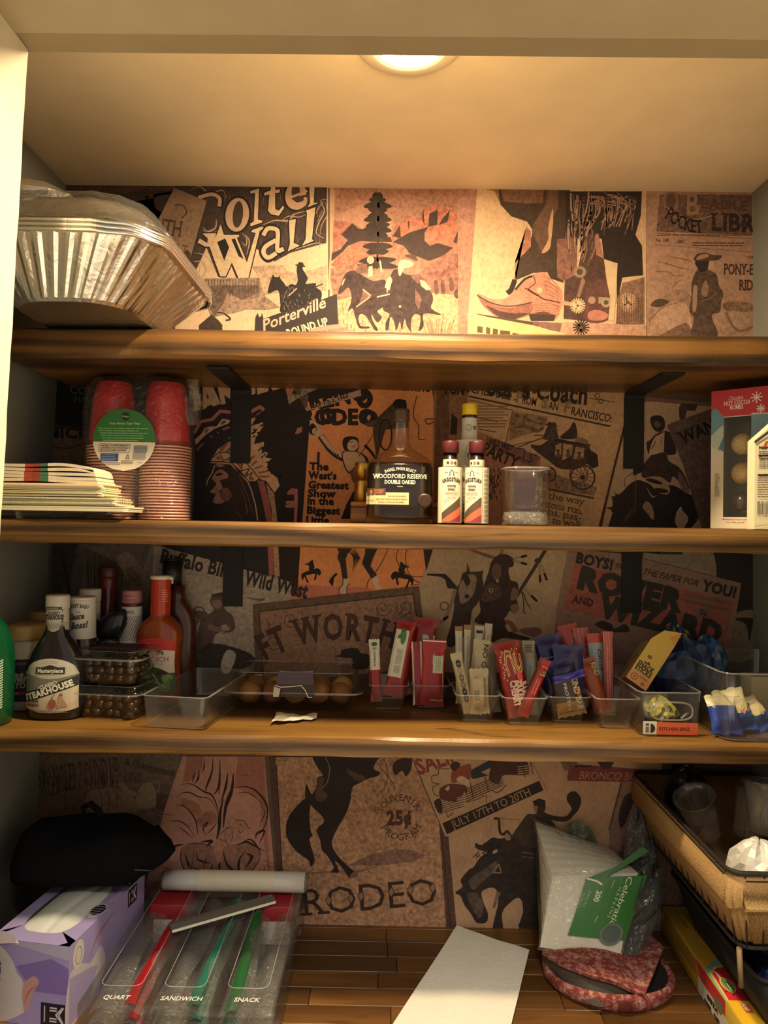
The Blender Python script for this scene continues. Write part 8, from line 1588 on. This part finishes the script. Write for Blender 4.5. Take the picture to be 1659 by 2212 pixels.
# folded paper towel
Pq = [atZ(985, 2003, Z4C), atZ(1142, 2058, Z4C), atZ(1085, 2290, Z4C), atZ(800, 2290, Z4C)]; Pq[0].y = min(Pq[0].y, YW - .006)
t = tag(empty('paper_towel', (0, 0, Z4C)), 'folded white paper towel lying on the butcher block', 'paper towel')
for lay in range(2):
 m = M(); f = wob_grid(1, 1, 1, 1, .0007, 3 + lay)
 def pt(u, v, lay=lay): a = Pq[0].lerp(Pq[1], u); b = Pq[3].lerp(Pq[2], u); p = a.lerp(b, v); return (p.x + .001 * lay, p.y - .0012 * lay, .0008 + .003 * lay + f(u, v) + .0012 + .004 * max(0, u - .75) * (1 - v))
 m.grid(pt, 14, 16, (216, 212, 200)); m.build('sheet', colmat('paper_towel_weave_%d' % lay, .9, mottle=.05, bump=.4, bscale=180, spec=.1), t)
# red oven mitt: padded oval below, folded flap above, dark lining between
RP, nt, b_, o_ = newmat('red_snow_pattern'); tc = nd(nt, 'ShaderNodeTexCoord'); n1 = nd(nt, 'ShaderNodeTexNoise', Scale=120.0, Detail=6.0, Roughness=.8); n2 = nd(nt, 'ShaderNodeTexVoronoi', Scale=60.0)
for q in (n1, n2): nt.links.new(tc.outputs['Object'], q.inputs['Vector'])
rp = nd(nt, 'ShaderNodeMapRange'); nt.links.new(mathn(nt, 'ADD', n1.outputs[0], mathn(nt, 'MULTIPLY', n2.outputs['Distance'], -.18)), rp.inputs[0]); rp.inputs[1].default_value = .36; rp.inputs[2].default_value = .58
nt.links.new(mixc(nt, rp.outputs[0], L((108, 34, 30)), L((186, 138, 124))), b_.inputs['Base Color']); b_.inputs['Roughness'].default_value = .9
mc = Vector((.392, 1.262, Z4C)); t = thing('oven_mitt', mc, 'red and white snowflake oven mitt with a dark lining under the napkin pack', 'oven mitt')
rx, ry = .112, .098
def oval(s_, z, lift=0.0): return [(rx * s_ * cos(a), ry * s_ * sin(a) - .004, z + lift * max(0, -sin(a)) ** 1.5) for a in [2 * pi * i / 40 for i in range(40)]]
m = M(); m.loft([oval(.95, 0), oval(1.0, .005, .004), oval(1.0, .014, .010), oval(.96, .019, .012), oval(.90, .016, .008)], caps=(True, False)); m.build('lower_pad', RP, t)
m = M(); m.loft([oval(.905, .0158, .008), oval(.6, .011), oval(.1, .010)], (42, 38, 36), caps=(False, True)); m.build('lining', CLOTH, t)
E_ = [atZ(1172, 2056, .752), atZ(1215, 2082, .757), atZ(1276, 2106, .762), atZ(1330, 2120, .757), atZ(1392, 2150, .741), atZ(1410, 2105, .755), atZ(1434, 2045, .756)]; E_ = [p - mc for p in E_]
def flap(u, v):
 q = u * 6; i = min(int(q), 5); p = E_[i].lerp(E_[i + 1], q - i); b = Vector((-.10 + .20 * u, .085, .030)); s_ = p.lerp(b, v); return (s_.x, s_.y, s_.z + .010 * sin(pi * v) * sin(pi * u))
m = M(); m.grid(flap, 24, 10); m.grid(lambda u, v: (flap(u, v)[0], flap(u, v)[1] + .002, flap(u, v)[2] - .007), 24, 10); m.grid(lambda u, v: (flap(u, 0)[0], flap(u, 0)[1] + .002 * v, flap(u, 0)[2] - .007 * v), 24, 1); m.build('upper_flap', RP, t)
m = M(); m.grid(lambda u, v: (flap(u * .62, 0)[0] * (1 - .06 * v), flap(u * .62, 0)[1] + .008 - .030 * v * sin(pi * u) + .004, max(.013, flap(u * .62, 0)[2] - .008 - .034 * v)), 20, 6, (70, 64, 58)); m.grid(lambda u, v: (flap(.64 + u * .36, 0)[0], flap(.64 + u * .36, 0)[1] + .01, max(.013, flap(.64 + u * .36, 0)[2] - .008 - .034 * v)), 12, 6, (30, 28, 28)); m.build('lining_fold', CLOTH, t)  # one black lining; lighter grey on the left paints in light falling there
m = M(); m.box(-.013, .009, -.1045, -.1015, .008, .024, (92, 46, 40), bev=.001); m.build('hanging_tab', CLOTH, t)
# pack of napkins leaning on the mitt
def hexa(c, nu, bulge, colf, m):
 """c: bottom front L,R, bottom back R,L, then the same on top"""
 for q, (i0, i1, i2, i3) in enumerate(((0, 1, 5, 4), (1, 2, 6, 5), (2, 3, 7, 6), (3, 0, 4, 7), (4, 5, 6, 7), (3, 2, 1, 0))):
  a, b, cc, d_ = (Vector(c[i]) for i in (i0, i1, i2, i3)); n = (b - a).cross(d_ - a).normalized()
  m.grid(lambda u, v: a.lerp(b, u).lerp(d_.lerp(cc, u), v) + n * bulge * (sin(pi * u) * sin(pi * v)) ** .7, nu, nu, colfn=lambda u, v: colf(q, u, v))
c0 = [atY(1166, 2046, 1.262), atY(1338, 2072, 1.252), atY(1376, 2000, 1.375), atY(1185, 1990, 1.388), atY(1194, 1893, 1.302), atY(1378, 1886, 1.300), atY(1322, 1836, 1.388), atY(1156, 1774, 1.388)]
for i in (2, 3): c0[i].z = max(c0[i].z, Z4C + .045)
pc = sum(c0, Vector()) / 8; t = thing('napkin_pack', pc, 'pack of white napkins in clear wrap with a green label, on the oven mitt', 'napkins'); c1 = [p - pc for p in c0]
m = M(); hexa(c1, 14, .007, lambda q, u, v: (206, 200, 184) if int(v * 14) % 2 or q not in (4, 3) else (196, 190, 172), m); m.build('napkins', PAPER, t)
m = M(); c2 = [p * 1.05 for p in c1]; hexa(c2, 14, .009, lambda q, u, v: (230, 230, 226), m); m.build('clear_wrap', FILM, t)
A_, B_, C_, D_ = (c2[i] for i in (4, 5, 1, 0)); n_ = (C_ - A_).cross(B_ - A_).normalized(); n_ = n_ if n_.y < 0 else -n_
def nf(u, v, l): u_, v_ = min(max(u, -.1), 1.15), min(max(v, -.3), 1.1); return A_.lerp(B_, u_).lerp(D_.lerp(C_, u_), v_) + n_ * (.0012 + l + .0095 * (max(0, sin(pi * min(max(u_, 0), 1)) * sin(pi * min(max(v_, 0), 1)))) ** .7)
A = Art(nf, 1e-4, M()); GR = (44, 104, 44)
def patchg(x0, x1, y0, y1, col, n=8):
 for i in range(n):
  for j in range(n): a, b, c, d_ = x0 + (x1 - x0) * i / n, x0 + (x1 - x0) * (i + 1) / n, y0 + (y1 - y0) * j / n, y0 + (y1 - y0) * (j + 1) / n; k = .12; A.m.poly([A.P((a - k * c, c)), A.P((b - k * c, c)), A.P((b - k * d_, d_)), A.P((a - k * d_, d_))], col)
 A.up(6)
patchg(.40, 1.08, .04, .76, GR); A.poly([(.40, .05), (.62, .05), (1.05, -.24), (.95, -.30), (.70, -.08)], (48, 100, 46));
A.text('Celebration', .86, .03, .07, (204, 208, 176), ang=101, w=.66, shear=.2); A.text('NAPKINS', .78, .16, .035, (176, 196, 150), ang=101, w=.36, sp=.3); A.line([(.72, .08), (.58, .58)], .008, (150, 180, 130), up=1); A.text('200', .54, .20, .06, (196, 206, 176), ang=101, bold=2); A.text('TWO PLY', .44, .20, .035, (150, 176, 130), ang=101); A.text('QUALITY', .38, .22, .035, (150, 176, 130), ang=101); A.circ(.80, .70, .14, (92, 106, 96), .13); A.circ(.80, .70, .11, (70, 86, 80), .10); A.line([(.40, .05), (.52, .09), (.58, .13)], .022, (206, 206, 190), up=1)
A.m.build('label', CARD, t)
GRF = clearmat('green_wrap_film', (.30, .46, .28), .15, 2.0, wrinkle=1.0, haze=.06, wscale=40); o = M(); r = random.Random(6); G0 = c2[5]
o.grid(lambda u, v: G0.lerp(c2[1], v) + Vector((.002 + .045 * u + .006 * sin(v * 14 + u * 6), .012 * u + .008 * sin(v * 9 + 2), .012 * sin(u * 8 + v * 12) - .012 * u)), 10, 16, (160, 190, 150)); o.build('gathered_wrap', GRF, t)
o = M(); o.grid(lambda u, v: c2[7].lerp(c2[6], .42 + .40 * u) + Vector((0, -.004 + .004 * sin(u * 9), -.012 + .040 * v * sin(pi * min(1, u * .9 + .1)) ** .5)), 10, 6, (160, 190, 150)); o.build('wrap_tail', GRF, t)
p = atY(1376, 1850, 1.372); DF = clearmat('smoky_film', (.42, .38, .36), .2, 2.2, wrinkle=1.0, haze=.05); crumple('clear_plastic_bag', (p.x, 1.36, Z4C + .146), (.030, .026, .100), (120, 110, 104), 'empty dark looking plastic bag bunched between napkins and basket', 'plastic bag', 11, DF, ridge=.22)
crumple('plastic_bag_end', (atY(1405, 2000, 1.34).x, 1.352, Z4C + .062), (.024, .022, .026), (130, 120, 100), 'knotted end of plastic wrap behind the napkin pack, near the cling wrap', 'plastic bag', 12, FILM, ridge=.25)
# cling wrap carton
zc = Z4C + .052; a0, a1, b0 = atZ(1468, 1940, zc), atZ(1640, 2172, zc), atZ(1494, 2076, zc); d1 = (a0 - a1); a0 = a1 + d1; d1.normalize(); a1 = a1 - d1 * .09
LNG = min((a0 - a1).length, (YW - .01 - a1.y) / d1.y); ang = atan2(d1.y, d1.x); t = thing('cling_wrap_carton', (a1.x, a1.y, Z4C), 'yellow cling wrap carton with a watermelon picture, beside the basket', 'carton', ang)
CWd, H = .047, .052; m = M(); YE = (206, 168, 60)     # local x along the carton, y to the left
m.box(0, LNG, 0, CWd, 0, H, YE, bev=.0008)
A = planeart((0, CWd, H), (1, 0, 0), (0, -1, 0), (0, 0, 1), m); SKY = (130, 176, 190)
e = LNG - .292; pic = e + .125
A.rect(e, .0004, pic, CWd - .0004, SKY); A.poly([(pic, .0004), (pic - .028, .0004), (pic, .030)], (224, 176, 40)); A.poly([(pic - .016, .046), (pic - .020, .020), (pic - .036, .004), (e + .018, .002), (e + .018, .038)], (222, 204, 90)); A.poly([(pic - .020, .044), (pic - .024, .022), (pic - .040, .008), (e + .018, .005), (e + .018, .038)], (206, 48, 58)); A.curve([(pic - .03, .003), (pic - .036, .014), (pic - .056, .016)], .004, (232, 206, 170)); A.up()
for k in range(9): A.circ(e + .03 + random.random() * .06, .010 + random.random() * .026, .0011, (70, 24, 26), .002)
A.circ(e + .056, .020, .019, (222, 214, 130), .0105); A.circ(e + .056, .020, .0165, (120, 156, 66), .0085); A.rect(e + .038, .017, e + .073, .0235, (60, 92, 40)); A.text('2X sealing', e + .0725, .0185, .004, (230, 232, 210), ang=180, w=.033, bold=2); A.rect(0.001, .0004, e + .018, CWd - .0004, (226, 176, 40)); A.rect(e - .010, .018, e + .010, .030, (206, 84, 40)); A.text('GLAD', e + .011, .0205, .006, (240, 226, 200), ang=180, w=.016, bold=3)
A.text("CLING'N SEAL", LNG - .012, .030, .011, (110, 70, 24), ang=180, w=.088, bold=0); A.text('plastic food wrap', LNG - .016, .018, .005, (130, 90, 30), ang=180, w=.06); A.m = m
B = planeart((0, CWd, H), (1, 0, 0), (0, 0, -1), (0, 1, 0), m); B.rect(e + .118, .004, LNG - .004, .030, (190, 140, 50));
for k in range(4): B.scribble(e + .13, .006 + k * .006, .10, .005, (120, 80, 40), 1)
B.poly([(e + .02, .002), (e + .13, .002), (e + .11, .028), (e + .02, .030)], (196, 60, 58)); B.rect(.002, .026, e + .12, .0515, (206, 200, 184)); B.text('easy', e + .085, .032, .012, (36, 34, 32), ang=180, bold=3, w=.04); B.text('tear bar', e + .095, .046, .012, (36, 34, 32), ang=180, bold=3, w=.06); B.blobp([(e + .03, .012), (e + .06, .020), (e + .05, .034), (e + .03, .03)], (120, 112, 84)); m.build('carton', CARD, t)
# two tier basket with burlap liner at the right
BUR = colmat('burlap', .95, mottle=.2, scale=200, bump=1.0, bscale=420, spec=.1); bx0, bx1, by0, by1 = .478, .705, .992, 1.392
t = thing('tiered_basket', ((bx0 + bx1) / 2, (by0 + by1) / 2, Z4C), 'two tier black wire basket, its upper tray lined with burlap', 'basket'); w, d = bx1 - bx0, by1 - by0; za, zb, zc1, zc2 = .196, .312, .006, .142
def rim(z, e, r): m = M(); m.tube([(x, y, z) for x, y in rrect(w + e, d + e, .02, 4)], r, 8, (34, 30, 28), closed=True); return m
rim(zb, 0, .0034).build('upper_rim', BLACKM, t); rim(zb - .012, -.004, .0022).build('upper_rim', BLACKM, t); rim(za, -.05, .003).build('tray_ring', BLACKM, t); m = M(); m.tube([(x + .014, y, zc2) for x, y in rrect(w - .09, d - .07, .02, 4)], .0034, 8, (34, 30, 28), closed=True); m.build('lower_rim', BLACKM, t)
m = M(); m.loft([rring(w - .125, d - .13, .015, zc1, 4, .046), rring(w - .096, d - .076, .02, zc2 - .003, 4, .014), rring(w - .100, d - .080, .02, zc2 - .003, 4, .014), rring(w - .134, d - .134, .015, zc1 + .003, 4, .046)], (26, 25, 25), caps=(True, True)); m.build('lower_tray', BLACKM, t)
for sx_ in (-1, 1):
 for sy_ in (-1, 1): m = M(); m.tube([(sx_ * (w / 2 - .030), sy_ * (d / 2 - .030), zc2 - .004), (sx_ * (w / 2 - .024), sy_ * (d / 2 - .024), za)], .0038, 8, (130, 108, 80) if sx_ < 0 and sy_ < 0 else (40, 36, 32)); m.build('post', SATIN, t)
for i in range(14):
 f = i / 13; m = M(); m.tube([(-w / 2 + .001, -d / 2 + .02 + (d - .04) * f, zb), (-w / 2 + .024, -d / 2 + .035 + (d - .07) * f, za)], .0011, 5, (40, 34, 30)); m.build('wire', BLACKM, t)
for i in range(8):
 f = i / 7; m = M(); m.tube([(-w / 2 + .02 + (w - .04) * f, -d / 2 + .001, zb), (-w / 2 + .035 + (w - .07) * f, -d / 2 + .024, za)], .0011, 5, (40, 34, 30)); m.build('wire', BLACKM, t)
ln = lambda e, z, r=.02, j=.0: [(x + j * sin(i * 1.7), y + j * cos(i * 2.1), z + j * .8 * sin(i * .9)) for i, (x, y) in enumerate(rrect(w + e, d + e, r, 10))]
m = M(); m.loft([ln(-.008, zb - .006), ln(-.012, zb - .003), ln(-.020, za + .05, .02, .002), ln(-.056, za + .004, .02, .002), ln(-.10, za + .003, .02)], (150, 118, 76), caps=(False, True)); m.build('burlap_liner', BUR, t)
m = M(); m.loft([ln(-.006, zb - .006), ln(.002, zb - .014), ln(.007, zb - .028, .02, .002), ln(.006, zb - .046, .022, .003), ln(.002, zb - .050, .022, .003)], (170, 136, 90), caps=(False, False)); m.build('liner_cuff', BUR, t)
BXc = t.location
cp = M(); rgs = []
for r_, z in ((.022, 0), (.024, .004), (.031, .060), (.034, .080), (.036, .082), (.0335, .0825), (.030, .060), (.0225, .006)): rgs.append([(r_ * (1 + (.03 if j % 4 < 2 and .003 < z < .079 else 0)) * cos(2 * pi * j / 48), r_ * (1 + (.03 if j % 4 < 2 and .003 < z < .079 else 0)) * sin(2 * pi * j / 48), z) for j in range(48)])
cp.loft(rgs, caps=(True, False)); CUPM = clearmat('cup_plastic', (.94, .94, .93), .06, 2.2, haze=.05); first = None
for px, py, Y, rot, l in ((1530, 1800, 1.262, (.25, -.45, 0), 'upturned fluted clear cup leaning left in the burlap basket'), (1612, 1805, 1.235, (.2, .1, 1), 'fluted clear cup standing beside the leaning one in the basket'), (1655, 1800, 1.17, (.1, .1, 2), 'fluted clear cup cut by the right edge above the white bag')):
 p = atY(px, py, Y)
 if first is None: first = cp.build('clear_cup', CUPM); o = first
 else: o = first.copy(); COL.objects.link(o)
 o.location = (p.x, Y, max(p.z, Z4C + za + .008)); o.rotation_euler = rot; tag(o, l, 'cup', 'clear fluted cups in the basket')
p = atY(1645, 1845, 1.075); crumple('white_bag', (p.x + .004, 1.09, Z4C + .262), (.042, .050, .052), (206, 206, 200), 'crumpled white bag in the front of the burlap basket', 'bag', 21, SATIN, ridge=.14)
p = atY(1455, 1690, 1.34); crumple('black_bag', (p.x + .030, 1.345, Z4C + .275), (.036, .034, .062), (24, 25, 30), 'dark plastic bag at the back left of the burlap basket', 'bag', 22, FILMP, ridge=.16)
for k, (px, py, Y, c, l, r_) in enumerate(((1640, 2070, 1.14, (26, 30, 52), 'dark navy bag in the lower tray of the basket', .05), (1655, 2150, 1.09, (40, 60, 110), 'blue bag low in the lower tray by the frame edge', .034))):
 p = atY(px, py, Y); crumple('navy_bag', (min(p.x + .02, .645), Y + .02, Z4C + .09 - .03 * k), (r_ * .8, r_, .07 - .02 * k), c, l, 'bag', 31 + k, FILMP)
# print, lids' marks and the like belong to the piece they sit on
for ch, host in (('label', ('body', 'glass_body', 'napkins')), ('neck_label', ('body', 'glass_body')), ('lid_label', ('lid',)), ('folded_label', ('lid',)), ('lettering', ('lid',)), ('slot_edge', ('lid',)), ('latch', ('lid',)), ('print', ('wrapper',)), ('sticker', ('bin',)), ('handle_rim', ('bin',)), ('zipper', ('fabric',)), ('loop', ('fabric',)), ('zipper_edge', ('film',)), ('hanging_tab', ('lower_pad',)), ('liner_cuff', ('burlap_liner',)), ('lip', ('glass',)), ('base_bubbles', ('base',)), ('neck_seal', ('stopper',)), ('window_film', ('carton',)), ('core_end', ('film_roll',))):
 for o in list(bpy.data.objects):
  if o.parent is not None and o.name.split('.')[0] == ch and o.type == 'MESH':
   for q in o.parent.children:
    if q.name.split('.')[0] in host: o.parent = q; break
